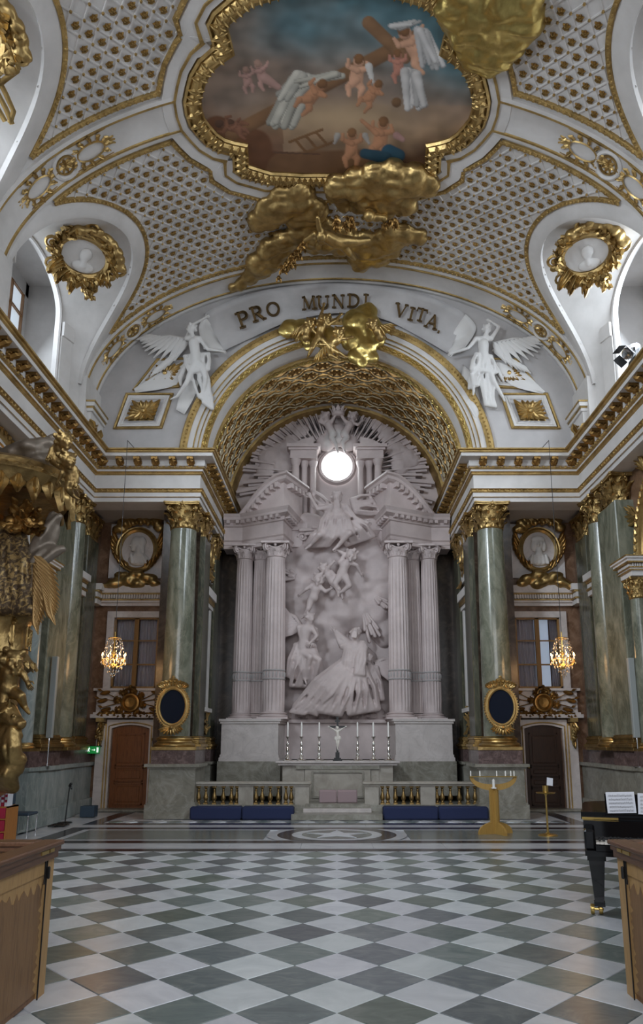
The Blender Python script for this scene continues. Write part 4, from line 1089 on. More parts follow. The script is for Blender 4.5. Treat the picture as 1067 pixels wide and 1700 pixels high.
for sx, sd in ((-1, 'left'), (1, 'right')):
    pil(sx * 6.14, 14.66, 0.24, 0.50, 'broad green marble pilaster on the %s side wall, nearest the arched bay' % sd)
    t = thing('engaged_column', 'round green engaged column on the %s side wall, behind the broad pilaster' % sd, 'column', (sx * 6.20, 15.82, 0))
    b = MB(); b.box(-.40, .40, -.40, .40, 1.46, 1.54, b=.01); b.lathe([(r * .30, 1.54 + z * .30) for r, z in base_prof], 32); b.obj('gilded_base', MT['gold'], t)
    b = MB(); b.lathe(shaft_prof(.30, .265, 1.75, 6.70), 32); b.obj('shaft', MT['green_marble'], t)
    link('capital', cor_me, t, (0, 0, 6.70), scale=(.265, .265, .30))
    b = MB(); g = MB()
    for y0, y1 in ((15.2, 15.5), (16.15, 16.7), (17.5, 18.0)):
        a, c = sorted((sx * 6.12, sx * 6.34)); b.box(a, c, y0, y1, 5.12, 5.24); b.box(a, c, y0, y1, 5.30, 5.42); a, c = sorted((sx * 6.02, sx * 6.34)); b.box(a, c, y0, y1, 5.48, 5.64); a, c = sorted((sx * 6.08, sx * 6.34)); g.box(a, c, y0, y1, 5.245, 5.29); g.box(a, c, y0, y1, 5.425, 5.475)
    tr = structure('trim_%d' % (14 if sx < 0 else 15), b, MT['plaster'], smooth=0); g.obj('gilded_line', MT['gold_trim'], tr, smooth=0)
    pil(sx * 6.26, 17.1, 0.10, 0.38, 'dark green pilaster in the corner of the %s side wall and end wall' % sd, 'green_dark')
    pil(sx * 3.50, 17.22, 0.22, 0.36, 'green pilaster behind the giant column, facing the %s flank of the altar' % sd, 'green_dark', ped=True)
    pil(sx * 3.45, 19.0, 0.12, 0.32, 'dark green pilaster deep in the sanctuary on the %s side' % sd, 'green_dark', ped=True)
    # smaller order carrying the arch
    x, y = sx * 6.02, 13.72
    t = thing('arch_column', 'smaller green marble column carrying the %s side arch' % sd, 'column', (x, y, 0))
    d = MB(); d.box(-0.24, 0.24, -0.24, 0.24, 0, 1.12); d.box(-0.28, 0.28, -0.28, 0.28, 0, 0.28); d.box(-0.28, 0.28, -0.28, 0.28, 1.09, 1.16); d.obj('pedestal', MT['bluegrey_marble' if sx < 0 else 'grey_marble'], t, smooth=0)
    d = MB(); d.box(-0.23, 0.23, -0.23, 0.23, 1.16, 1.46); d.obj('plinth', MT['purple_marble'], t, smooth=0)
    d = MB(); d.box(-0.23, 0.23, -0.23, 0.23, 1.46, 1.51); d.lathe([(r * 0.16, 1.51 + z * 0.16) for r, z in base_prof], 32); d.obj('gilded_base', MT['gold'], t)
    d = MB(); d.lathe(shaft_prof(0.16, 0.14, 1.62, 4.46), 32); d.obj('shaft', MT['bluegrey_marble' if sx < 0 else 'green_marble'], t)
    link('capital', cor_me, t, (0, 0, 4.46), scale=(0.155, 0.155, 0.2))
    d = MB(); g = MB(); x0, x1, y0, y1 = -0.20, 0.36, -0.28, 0.26
    if sx < 0: x0, x1 = -x1, -x0
    for e, a, c in ((0, 4.86, 4.97), (0.03, 4.97, 5.02), (0.0, 5.03, 5.10), (0.10, 5.13, 5.19), (0.14, 5.19, 5.24)): d.box(x0 - e, x1 + e, y0 - e, y1 + e, a, c)
    for e, a, c in ((0.045, 4.965, 4.985), (0.06, 5.018, 5.035), (0.155, 5.225, 5.25), (0.105, 5.11, 5.135)): g.box(x0 - e, x1 + e, y0 - e, y1 + e, a, c)
    for k in range(12):
        for s2 in (-1,): d.box(x0 + (x1 - x0) * (k + 0.2) / 12, x0 + (x1 - x0) * (k + 0.75) / 12, y0 - 0.05, y0, 5.04, 5.10)
        xx = x0 - 0.05 if sx > 0 else x1
        d.box(xx, xx + 0.05, y0 + (y1 - y0) * (k + 0.2) / 12, y0 + (y1 - y0) * (k + 0.75) / 12, 5.04, 5.10)
    d.obj('impost_block', MT['plaster'], t, smooth=0); g.obj('gilded_fillet', MT['gold_trim'], t, smooth=0)
    # white band courses of the sanctuary flank, with gilt lines
    f = MB(); g = MB()
    a, b = sorted((sx * 3.36, sx * 3.45)); f.box(a, b, 17.58, 18.7, 5.12, 5.22); a, b = sorted((sx * 3.28, sx * 3.45)); f.box(a, b, 17.58, 18.7, 5.36, 5.58); f.box(a, b, 17.7, 18.6, 2.4, 2.5)
    a, b = sorted((sx * 3.38, sx * 3.45)); f.box(a, b, 17.75, 17.9, 2.5, 5.1); f.box(a, b, 18.4, 18.55, 2.5, 5.1); f.box(a, b, 17.75, 18.55, 5.85, 7.1)
    a, b = sorted((sx * 3.32, sx * 3.45)); g.box(a, b, 17.58, 18.7, 5.23, 5.35)
    for k in range(14):
        zc = 5.9 + random.random() * 1.0; g.leaf((sx * 3.36, 18.15 + random.uniform(-.3, .3), zc), (0, random.uniform(-1, 1), random.uniform(-1, 1)), (-sx, 0, 0), 0.35, 0.16, 0.5, 2, 5)
        g.leaf((sx * 3.36, 18.15 + random.uniform(-.25, .25), 1.7 + random.random() * 0.7), (0, random.uniform(-1, 1), random.uniform(-1, 1)), (-sx, 0, 0), 0.3, 0.14, 0.5, 2, 5)
    g.tube([(sx * 3.36, 18.15 + 0.24 * math.cos(a), 6.5 + 0.32 * math.sin(a)) for a in [2 * PI * i / 24 for i in range(24)]], 0.05, 6, closed=True)
    t2 = structure('trim_%d' % (5 if sx < 0 else 6), f, MT['plaster'], smooth=0); g.obj('gilded_relief', MT['gold'], t2)

# ---- each end-wall bay: door, window over it, frieze shelf, portrait medallion
BX = 5.2
def ring_pts(c, rx, rz, n=32, u=V((1, 0, 0)), w=V((0, 0, 1))): return [c + u * (rx * math.cos(2 * PI * i / n)) + w * (rz * math.sin(2 * PI * i / n)) for i in range(n)]
for sx, sd in ((-1, 'left'), (1, 'right')):
    bx = sx * BX; i0 = 1 if sx < 0 else 2
    # window with its wooden casements
    W0, W1, Z0, Z1 = bx - 0.59, bx + 0.59, 2.98, 4.84
    sur = MB()
    sur.box(bx - 0.76, W0 + 0.01, 17.9, 18.0, 2.98, 4.82); sur.box(W1 - 0.01, bx + 0.76, 17.9, 18.0, 2.98, 4.82); sur.box(bx - 0.76, bx + 0.76, 17.9, 18.0, 4.82, 4.98)
    sur.box(bx - 0.95, bx + 0.95, 17.78, 18.0, 2.92, 2.98); sur.box(bx - 0.88, bx + 0.88, 17.86, 18.0, 2.36, 2.92); sur.box(bx - 0.98, bx + 0.98, 17.75, 18.0, 2.24, 2.33); sur.box(bx - 0.93, bx + 0.93, 17.8, 18.0, 2.33, 2.38)
    for q in (-1, 1): sur.box(bx + q * 0.63 - 0.17, bx + q * 0.63 + 0.17, 17.84, 17.87, 2.46, 2.82); 
    sur.box(bx - 1.0, bx + 1.0, 17.86, 18.0, 5.12, 5.20); sur.box(bx - 1.0, bx + 1.0, 17.80, 18.0, 5.20, 5.25); sur.box(bx - 1.0, bx + 1.0, 17.83, 18.0, 5.25, 5.40); sur.box(bx - 1.02, bx + 1.02, 17.72, 18.0, 5.44, 5.64)
    for k in range(30): sur.box(bx - 0.99 + k * 0.066, bx - 0.95 + k * 0.066, 17.77, 17.83, 5.30, 5.40)
    sur.box(bx - 0.82, bx + 0.82, 17.93, 18.0, 5.88, 7.36)
    # door surround with a segmental head
    dx = bx
    segm = [(0.48 * math.sin(t), 2.0 + (math.cos(t) - 1) * 0.12 * 6) for t in [(-0.5 + i / 16) * 0.9 for i in range(17)]]
    hd = [(dx + 0.48 * (-1 + 2 * i / 16), 1.98 + 0.09 * (1 - (-1 + 2 * i / 16) ** 2)) for i in range(17)]
    sur.prism([(dx - 0.60, 0.0), (dx - 0.48, 0.0)] + hd + [(dx + 0.48, 0.0), (dx + 0.60, 0.0), (dx + 0.60, 2.2), (dx - 0.60, 2.2)], 17.93, 18.0, 'y')
    sur.box(dx - 0.83, dx - 0.62, 17.88, 18.0, 0, 2.05); sur.box(dx + 0.62, dx + 0.83, 17.88, 18.0, 0, 2.05)
    tr = structure('trim_%d' % (6 + i0), sur, MT['pale_marble'], smooth=0)
    gl = MB()
    gl.box(bx - 1.0, bx + 1.0, 17.79, 17.82, 5.25, 5.29); gl.box(bx - 1.02, bx + 1.02, 17.76, 17.80, 5.40, 5.45)
    gl.tube([(dx - 0.54, 17.92, 0.02)] + [(x * 1.0 + (x - dx) * 0.12, 17.92, z + 0.06) for x, z in hd] + [(dx + 0.54, 17.92, 0.02)], 0.018, 5)
    for q in (-1, 1): gl.box(dx + q * 0.615 - 0.02, dx + q * 0.615 + 0.02, 17.90, 17.93, 0, 2.1)
    gl.obj('gilded_line', MT['gold_trim'], tr)
    win = MB()
    for a, b in ((W0, W0 + 0.06), (W1 - 0.06, W1), (bx - 0.055, bx + 0.055)): win.box(a, b, 17.96, 18.04, Z0, Z1)
    for a, b in ((Z0, Z0 + 0.06), (Z1 - 0.06, Z1)): win.box(W0, W1, 17.96, 18.04, a, b)
    for z in (Z0 + 0.62, Z0 + 1.24):
        win.box(W0, W1, 17.98, 18.02, z - 0.018, z + 0.018)
    wo = structure('window_%d' % (6 + i0), win, MT['window_wood'], smooth=0)
    for c in range(2):
        for r in range(3):
            a = (W0 + 0.06) if c == 0 else bx + 0.055; b = (bx - 0.055) if c == 0 else W1 - 0.06
            pn = MB(); pn.box(a, b, 17.995, 18.005, Z0 + 0.06 + r * 0.6, Z0 + 0.62 + r * 0.6); pn.obj('pane', MT['pane'], wo, smooth=0)
    cu = MB()
    for a, b in ((W0 - 0.1, bx - 0.02), (bx + 0.02, W1 + 0.1)):
        pts = [(a + (b - a) * i / 40, 18.22 + 0.035 * math.sin(i * 1.35)) for i in range(41)]
        if sx > 0 and a > bx: pts = [(a + (b - a) * (0.55 + 0.45 * i / 40), 18.22 + 0.03 * math.sin(i * 1.1)) for i in range(41)]
        vs = [(x, y, z) for z in (Z0 - 0.1, Z1 + 0.1) for x, y in pts]; cu.add(vs, [(i, i + 1, 42 + i, 41 + i) for i in range(40)])
    tag(cu.obj('curtain', MT['curtain'], smooth=180), 'pale curtains hanging inside the casement window over the %s door' % sd, 'curtain')
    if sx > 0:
        pb_ = MB(); pb_.box(bx + 0.05, bx + 0.42, 18.42, 18.44, Z0 - 0.1, Z1 + 0.1); tag(pb_.obj('window_blind', MT['blind_sky'], smooth=0), 'pale daylit pane behind the right casement window', 'window')  # added glowing panel, stands in for the reflection on these panes
    # door leaf
    D = MB(); dw = 0.47
    hd2 = [(dx + dw * (-1 + 2 * i / 16), 1.97 + 0.09 * (1 - (-1 + 2 * i / 16) ** 2)) for i in range(17)]
    D.prism([(dx - dw, 0.02)] + hd2 + [(dx + dw, 0.02)], 18.02, 18.08, 'y')
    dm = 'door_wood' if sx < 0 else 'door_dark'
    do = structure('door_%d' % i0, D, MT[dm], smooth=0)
    for z0, z1 in (((0.14, 0.62), (1.08, 1.85), (0.70, 1.0)) if sx < 0 else ((0.12, 0.5), (0.56, 0.76), (0.82, 1.02), (1.08, 1.85))):
        pn = MB(); pn.box(dx - 0.34, dx + 0.34, 18.0, 18.03, z0, z1); pn.box(dx - 0.29, dx + 0.29, 17.985, 18.0, z0 + 0.05, z1 - 0.05, b=0.01); 
        for a, b, c, d_ in ((-0.36, -0.33, z0 - 0.02, z1 + 0.02), (0.33, 0.36, z0 - 0.02, z1 + 0.02)): pn.box(dx + a, dx + b, 17.98, 18.02, c, d_)
        for z in (z0 - 0.02, z1 - 0.01): pn.box(dx - 0.36, dx + 0.36, 17.98, 18.02, z, z + 0.03)
        pn.obj('door_panel', MT[dm], do, smooth=0)
    h = MB(); h.ell((dx + (0.40 if sx < 0 else -0.40), 17.97, 1.02), 0.025, 8); h.cap((dx + (0.40 if sx < 0 else -0.40), 18.02, 1.02), (dx + (0.40 if sx < 0 else -0.40), 17.97, 1.02), 0.012, 0.012, 6); h.obj('door_knob', MT['brass'], do)
    th_ = MB(); th_.box(dx - 0.85, dx + 0.85, 17.55, 18.05, 0, 0.05); structure('trim_%d' % (8 + i0), th_, MT['grey_marble'], smooth=0)
    # gilt consoles
    for q, nm in ((-1, 'left'), (1, 'right')):
        c = MB(); x = dx + q * 0.72
        c.box(x - 0.10, x + 0.10, 17.72, 17.9, 2.14, 2.24); c.scroll((x, 17.78, 2.05), (0, -1, 0), (0, 0, 1), 0.09, 1.4, 0.03, 10, PI / 2, 1)
        c.box(x - 0.07, x + 0.07, 17.80, 17.9, 1.72, 2.12)
        for k in range(5): c.leaf((x + random.uniform(-.03, .03), 17.8, 2.12 - 0.07 * k), (random.uniform(-.4, .4), -0.35, -1), (0, -1, 0.2), 0.24, 0.13, 0.4, 2, 6)
        c.leaf((x, 17.82, 1.80), (0, -0.1, -1), (0, -1, 0), 0.34, 0.12, 0.3, 3, 6)
        tag(c.obj('console_bracket', MT['gold']), 'gilt scrolled console under the shelf at the %s of the %s door' % (nm, sd), 'bracket')
    # overdoor cartouche
    t = thing('overdoor_cartouche', 'gilt cartouche with flags and a round boss over the %s door' % sd, 'ornament', (bx, 17.84, 2.62))
    c = MB(); R = Matrix.Rotation(PI / 2, 4, 'X')
    c.lathe([(0.0, 0.10), (0.12, 0.11), (0.17, 0.075), (0.19, 0.10), (0.225, 0.095), (0.25, 0.05), (0.25, -0.02)], 28, R); c.obj('round_boss', MT['gold_dark'], t)
    c = MB()
    for k in range(16):
        a = 2 * PI * k / 16; dr = 1 if k % 2 else -1
        c.leaf((0.25 * math.cos(a), -0.03, 0.25 * math.sin(a)), (math.cos(a) * .7 - dr * math.sin(a), -0.2, math.sin(a) * .5 + dr * math.cos(a) * .7), (0, -1, 0), 0.24, 0.15, 0.9, 3, 7, 0.02)
    for q in (-1, 1):
        for k, (ex_, ez) in enumerate(((0.74, 0.30), (0.80, 0.10), (0.70, -0.12))):
            c.tube([(q * 0.18, -0.03, 0.02), (q * ex_, -0.07, ez)], 0.012, 5); c.leaf((q * ex_, -0.07, ez), (q, -.1, .4), (0, -1, 0), 0.12, 0.06, 0.1, 1, 4)
            c.leaf((q * (ex_ - .22), -0.06, ez - .02), (q * .9, -0.1, -.25), (0, -1, 0), 0.26, 0.11, 0.4, 4, 8, 0.02)
        for k in range(7): c.leaf((q * (0.15 + 0.08 * k), -0.05, -0.26), (q, -0.1, random.uniform(-.8, .2)), (0, -1, 0), 0.2, 0.12, 0.6, 2, 5)
    c.tube([(-.14, -.08, .22), (-.12, -.1, .32), (0, -.12, .36), (.12, -.1, .32), (.14, -.08, .22)], .035, 6); c.ell((0, -.12, .40), .045, 7)
    c.obj('flag_trophy', MT['gold_dark'], t)
    # portrait medallion
    mc = V((sx * 5.26 if sx < 0 else 5.33, 17.90, 6.62))
    t = thing('portrait_medallion', ('white profile bust medallion in a gilt cloud frame, high on the left bay' if sx < 0 else 'white front facing bust medallion in a gilt cloud frame, high on the right bay'), 'medallion', tuple(mc))
    c = MB(); c.prism([(0.46 * math.cos(2 * PI * i / 36), 0.53 * math.sin(2 * PI * i / 36)) for i in range(36)][::-1], -0.06, 0.02, 'y'); c.obj('oval_ground', MT['pale_marble'], t)
    c = MB(); n = 40; fr = [(V((0.47 * math.cos(a), 0, 0.54 * math.sin(a))), V((math.cos(a), 0, math.sin(a))), V((0, -1, 0))) for a in [2 * PI * i / n for i in range(n)]]
    c.sweep(fr, [(-0.06, 0.04), (-0.05, 0.09), (0.0, 0.13), (0.05, 0.10), (0.08, 0.11), (0.09, 0.0)], True)
    c.obj('gilded_oval_frame', MT['gold'], t)
    b = MB()
    if sx < 0:
        b.ell((-0.02, -0.10, 0.16), (0.17, 0.09, 0.20)); b.cap((-0.14, -0.12, 0.13), (-0.19, -0.13, 0.09), 0.035, 0.025); b.ell((-0.10, -0.11, 0.0), (0.08, 0.06, 0.06)); b.cap((0.03, -0.1, 0.05), (0.05, -0.09, -0.12), 0.09, 0.12)
        b.ell((0.05, -0.08, -0.27), (0.28, 0.10, 0.18)); b.ell((0.10, -0.10, 0.20), (0.14, 0.10, 0.16)); b.cap((0.12, -0.1, 0.1), (0.16, -0.1, -0.08), 0.08, 0.05)
        for k in range(4): b.cap((-0.15 + 0.1 * k, -0.15, -0.14), (-0.10 + 0.12 * k, -0.14, -0.36), 0.03, 0.04)
    else:
        b.ell((-0.02, -0.10, 0.14), (0.15, 0.10, 0.20)); b.ell((-0.02, -0.10, 0.28), (0.19, 0.09, 0.10)); b.cap((-0.03, -0.2, 0.16), (-0.05, -0.21, 0.08), 0.02, 0.035); b.cap((-0.02, -0.1, 0), (-0.02, -0.1, -0.12), 0.09, 0.11)
        b.ell((-0.16, -0.09, 0.1), (0.07, 0.08, 0.16)); b.ell((0.13, -0.09, 0.1), (0.07, 0.08, 0.16)); b.ell((-0.02, -0.08, -0.28), (0.30, 0.10, 0.17))
        for k in range(5): b.cap((-0.2 + 0.09 * k, -0.15, -0.16), (-0.24 + 0.11 * k, -0.14, -0.38), 0.03, 0.04)
    sub_ = melt(b, 0.02, 2); sub_.obj('bust_relief', MT['white'], t, smooth=180)
    b = MB()      # gilt drapery crown above, clouds below
    for (x, z, r, f) in ((-0.34, 0.74, 0.2, 1), (-0.12, 0.84, 0.24, 1), (0.15, 0.88, 0.24, 1), (0.42, 0.80, 0.2, 1), (0.56, 0.58, 0.15, 1), (-0.50, 0.54, 0.17, 1), (-0.42, 0.98, 0.10, 1)): b.ell((x, -0.12, z), (r * 1.25, 0.13, r * 0.75), 12)
    for k in range(5): b.cap((-0.45 + 0.2 * k, -0.2, 0.98 - 0.05 * abs(k - 2)), (-0.3 + 0.2 * k, -0.24, 0.68), 0.05, 0.07)
    melt(b, 0.03, 2, 0.5, 0.05, 4.0).obj('gilded_drapery', MT['gold'], t, smooth=180)
    b = MB()
    for (x, z, r) in ((-0.75, -1.0, 0.13), (-0.5, -0.92, 0.17), (-0.2, -0.86, 0.18), (0.1, -0.95, 0.16), (0.35, -0.80, 0.17), (0.5, -0.92, 0.12), (-0.35, -0.72, 0.14), (0.05, -0.70, 0.15), (-0.92, -1.06, 0.08)): b.ell((x * -sx if sx > 0 else x, -0.16, z), (r * 1.45, 0.17, r * 0.75), 12)
    melt(b, 0.035, 2, 0.5, 0.06, 3.5).obj('gilded_cloud', MT['gold'], t, smooth=180)
    b = MB()
    for q in (-1, 1):
        for k in range(9):
            a = -1.25 + k * 0.2; a0 = a if q > 0 else PI - a
            b.leaf((0.55 * math.cos(a0), -0.08, 0.62 * math.sin(a0)), (q * 0.35 + 0.1 * math.cos(a0), -0.15, 0.8), (0, -1, 0), 0.34, 0.11, 0.3, 2, 6)
    b.obj('palm_frond', MT['gold_dark'], t, kind='stuff')
    # oval board on the giant column
    oc = V((sx * 3.69, 15.93, 2.42))
    t = thing('oval_board', 'dark oval board in a carved gilt frame hung on the %s giant column' % sd, 'board', tuple(oc))
    c = MB(); c.prism([(0.30 * math.cos(2 * PI * i / 40), 0.40 * math.sin(2 * PI * i / 40)) for i in range(40)][::-1], -0.03, 0.03, 'y'); c.obj('dark_panel', MT['navy_board'], t, smooth=0)
    c = MB(); n = 44; fr = [(V((0.31 * math.cos(a), 0, 0.405 * math.sin(a))), V((math.cos(a), 0, math.sin(a))), V((0, -1, 0))) for a in [2 * PI * i / n for i in range(n)]]
    c.sweep(fr, [(-0.035, 0.02), (-0.03, 0.06), (0.0, 0.075), (0.03, 0.06), (0.06, 0.065), (0.07, -0.02)], True)
    for i in range(48): a = 2 * PI * i / 48; c.ell((0.385 * math.cos(a), -0.05, 0.48 * math.sin(a)), 0.02, 5, m=4)
    c.obj('carved_frame', MT['shelf_wood'] if False else MT['gold_trim'], t)
    c = MB()
    for k in range(11): a = PI * (0.12 + 0.76 * k / 10); c.leaf((0.24 * math.cos(a), -0.06, 0.40 + 0.06 * math.sin(a)), (math.cos(a) * 1.2, -0.2, 0.3 + math.sin(a) * 0.7), (0, -1, 0), 0.17, 0.10, 0.6, 2, 5)
    c.tube([(-0.1, -0.06, 0.52), (-0.08, -0.08, 0.60), (0, -0.09, 0.63), (0.08, -0.08, 0.60), (0.1, -0.06, 0.52)], 0.025, 6); c.ell((0, -0.09, 0.66), 0.04, 7)
    for q in (-1, 1): c.scroll((q * 0.16, -0.07, 0.47), (q, 0, 0), (0, 0, 1), 0.09, 1.3, 0.025)
    c.obj('crown_crest', MT['gold'], t)
    c = MB()
    for k in range(9): a = PI * (1.1 + 0.8 * k / 8); c.leaf((0.1 * math.cos(a), -0.05, -0.45), (math.cos(a), -0.15, math.sin(a)), (0, -1, 0), 0.20, 0.09, 0.3, 1, 4)
    c.ell((0, -0.06, -0.47), 0.05, 7); c.obj('shell_pendant', MT['gold'], t)
    # chandelier hanging from a wall bracket
    cc = V((sx * 4.80 if sx < 0 else 4.86, 15.0, 3.42))
    t = thing('crystal_chandelier', 'lit crystal chandelier hanging before the window of the %s bay' % sd, 'chandelier', tuple(cc))
    c = MB(); c.cap((0, 0, -0.25), (0, 0, 0.55), 0.015, 0.015, 6); c.ell((0, 0, -0.2), 0.05, 8); c.ell((0, 0, 0.1), (0.04, 0.04, 0.06), 8)
    for k in range(8):
        a = 2 * PI * k / 8; d_ = V((math.cos(a), math.sin(a), 0))
        c.tube([V((0, 0, -0.12)), d_ * 0.10 + V((0, 0, -0.20)), d_ * 0.20 + V((0, 0, -0.16)), d_ * 0.25 + V((0, 0, -0.06))], 0.008, 5); c.lathe([(0.005, -0.07), (0.03, -0.06), (0.03, -0.05), (0.012, -0.045)], 8, Matrix.Translation(d_ * 0.25))
    c.tube(ring_pts(V((0, 0, 0.42)), 0.13, 0.13, 20, w=V((0, 1, 0))), 0.008, 5, closed=True); c.tube(ring_pts(V((0, 0, -0.02)), 0.2, 0.2, 20, w=V((0, 1, 0))), 0.008, 5, closed=True)
    c.obj('frame', MT['brass'], t)
    for k in range(8):
        a = 2 * PI * k / 8; d_ = V((0.25 * math.cos(a), 0.25 * math.sin(a), 0))
        q = MB(); q.cap(d_ + V((0, 0, -0.05)), d_ + V((0, 0, 0.03)), 0.010, 0.010, 6); co = q.obj('candle', MT['wax'], t)
        q = MB(); q.lathe([(0.001, 0.035), (0.013, 0.05), (0.010, 0.07), (0.001, 0.10)], 8, Matrix.Translation(d_)); q.obj('flame', MT['flame'], co)
    c = MB(); random.seed(9)
    def drop(p, s_): c.add([(p[0] + x * s_, p[1] + y * s_, p[2] + z * s_) for x, y, z in ((0, 0, 1), (.4, 0, 0), (0, .4, 0), (-.4, 0, 0), (0, -.4, 0), (0, 0, -1.4))], [(0, 1, 2), (0, 2, 3), (0, 3, 4), (0, 4, 1), (5, 2, 1), (5, 3, 2), (5, 4, 3), (5, 1, 4)])
    for r_, z_, n_ in ((0.13, 0.39, 12), (0.155, 0.30, 12), (0.17, 0.2, 14), (0.2, -0.05, 18), (0.25, -0.11, 20), (0.18, -0.2, 14), (0.11, -0.29, 10), (0.05, -0.36, 6), (0.0, -0.43, 1)):
        for k in range(n_): a = 2 * PI * (k + random.random() * 0.3) / n_; drop((r_ * math.cos(a), r_ * math.sin(a), z_ + random.uniform(-.015, .015)), 0.035)
    for k in range(12):
        a = 2 * PI * k / 12
        for j in range(7): u = j / 6; r_ = 0.13 + 0.07 * u + 0.03 * math.sin(PI * u); drop((r_ * math.cos(a), r_ * math.sin(a), 0.40 - 0.42 * u), 0.02)
    c.obj('crystal_drops', MT['crystal'], t, smooth=0, kind='stuff')
    l = bpy.data.lights.new('chandelier_light', 'POINT'); l.energy = 30; l.color = (1.0, 0.58, 0.26); l.shadow_soft_size = 0.30
    lo = bpy.data.objects.new('chandelier_light', l); COL.objects.link(lo); lo.location = cc + V((0, 0, 0.02))
    q = MB(); q.tube([(0, 0, 0.55), (0, 0, 8.42 - cc.z)], 0.007, 5); q.obj('hanging_wire', MT['black_metal'], t)
    q = MB(); q.tube([(0, 0, 8.42 - cc.z), (0.3 * sx, 1.5, 8.9 - cc.z)], 0.010, 5); q.obj('wall_bracket', MT['black_metal'], t)
    # white column loudspeaker on its pole
    b0 = PX(*((80, 1247) if sx < 0 else (1058, 1240)), sx * 5.80); 
    t = thing('column_loudspeaker', 'slim grey column loudspeaker on a thin pole against the %s pilasters' % sd, 'loudspeaker', (b0.x, b0.y, 1.165))
    q = MB(); q.box(-0.06, 0.06, -0.05, 0.05, 0.55, 2.2 if sx < 0 else 2.1, b=0.01); q.obj('speaker_body', MT['speaker_grey'], t, smooth=0)
    q = MB(); q.cap((0, 0, 0.01), (0, 0, 0.6), 0.014, 0.014, 8); q.lathe([(0.10, 0), (0.10, 0.012), (0.02, 0.02)], 16); q.obj('pole', MT['chrome'], t)
# coffered square panels with gilt rosettes on the lunette wall, and a fragment of a second one above
for sx, sd in ((-1, 'left'), (1, 'right')):
    for lv, pts in enumerate((((190, 712), (268, 711), (287, 655), (211, 655)), ((222, 648), (296, 643), (318, 596), (262, 598)))):
        P = [PY(x, y, LY) for x, y in pts]
        if sx > 0: P = [V((-p.x, p.y, p.z)) for p in P][::-1]
        cx = sum((p for p in P), V()) / 4
        t = thing('framed_rosette', ('framed panel with a gilt leaf rosette on the %s of the sanctuary arch' if lv == 0 else 'upper framed panel half hidden behind the angel on the %s of the sanctuary arch') % sd, 'panel', tuple(cx))
        L = [p - cx for p in P]
        def inset(k): return [p * k for p in L]
        w = MB(); 
        w.sweep([(p + V((0, 0, 0)), p.normalized(), V((0, -1, 0))) for p in inset(0.9)], [(0.02, 0.0), (0.0, 0.05), (-0.08, 0.03), (-0.10, 0.045), (-0.16, 0.02), (-0.17, 0.0)], True); w.obj('white_molding', MT['plaster'], t, smooth=0)
        g = MB(); g.sweep([(p, p.normalized(), V((0, -1, 0))) for p in L], [(0.03, 0.0), (0.03, 0.06), (0.0, 0.08), (-0.05, 0.06), (-0.06, 0.0)], True); g.obj('gilded_border', MT['gold_trim'], t, smooth=0)
        r = MB(); ax = (L[1] - L[0]).normalized(); ay = ((L[3] - L[0]) + (L[2] - L[1])) / 2; aw = (L[1] - L[0]).length * 0.30; q4 = [p * 0.55 for p in L]
        r.add([p + V((0, -0.015, 0)) for p in q4], [(0, 1, 2, 3)])
        for k in range(16):
            a = 2 * PI * k / 16; u, v = math.cos(a), math.sin(a); m_ = max(abs(u), abs(v)); d_ = ax * (aw * u / m_) + ay * (0.27 * v / m_)
            r.leaf(V((0, -0.03, 0)), d_ + V((0, -0.04, 0)), (0, -1, 0), d_.length * 1.05, 0.16, 0.25, 3, 6, 0.02)
        r.ell((0, -0.06, 0), 0.07, 8); r.obj('gilded_rosette', MT['gold'], t)
    # impost cap at the foot of the vault
    d = MB(); g = MB(); x0, x1 = sorted((sx * 5.92, sx * 6.4))
    for e, a, c in ((0.0, 8.45, 9.45), (0.05, 9.45, 9.52), (0.10, 9.56, 9.66)): d.box(x0 - e, x1 + e, 15.62 - e, 16.5, a, c)
    for e, a, c in ((0.07, 9.52, 9.56), (0.12, 9.66, 9.70)): g.box(x0 - e, x1 + e, 15.62 - e, 16.5, a, c)
    tr = structure('trim_%d' % (10 + (1 if sx < 0 else 2)), d, MT['plaster'], smooth=0); g.obj('gilded_fillet', MT['gold_trim'], tr, smooth=0)
    k = MB()
    for i in range(9): k.leaf((sx * (5.85 + random.uniform(-.1, .05)), 15.60, 8.6 + random.random() * 0.4), (random.uniform(-.8, .8), -0.2, random.uniform(-.3, 1)), (0, -1, 0), 0.36, 0.17, 0.6, 2, 6)
    k.obj('gilded_crest', MT['gold'], tr)
# ================================================================ ALTAR, FIGURES
def drape(mb, A, B, k, r0, r1, bow=0.0):          # k folds running from polyline A to polyline B
    def at(P, t):
        t *= len(P) - 1; i = min(int(t), len(P) - 2); return V(P[i]).lerp(V(P[i + 1]), t - i)
    for P_, r_ in ((A, r0), (B, r1)):          # hems tie the folds together
        for q in range(len(P_) - 1): mb.cap(P_[q], P_[q + 1], r_ * .95, r_ * .95, 8)
    for i in range(k):
        t = i / max(1, k - 1); a, b = at(A, t), at(B, t); w = (b - a).cross(V((0, 1, 0))) * (0.06 * (1 if i % 2 else -1))
        m = (a + b) / 2 + V((0, -bow, 0.0)) + w
        mb.cap(a, m, r0 * .8, (r0 + r1) * .42, 8); mb.cap(m, b, (r0 + r1) * .42, r1 * .9, 8)
        for e in (0, 1):          # sharp ridges riding on the cloth
            f_ = V((0, -r0 * (.85 + .3 * ((i + e) % 2)), 0)); u = t + (e - .5) * .5 / k
            if not 0 <= u <= 1: continue
            a2, b2 = at(A, u) + f_ * .8, at(B, u) + f_; m2 = (a2 + b2) / 2 + V((0, -bow, 0)) + w * (1.4 - .9 * e)
            mb.cap(a2, m2, r0 * .28, r0 * .36, 7); mb.cap(m2, b2 - f_ * .35, r0 * .36, r1 * .38, 7)
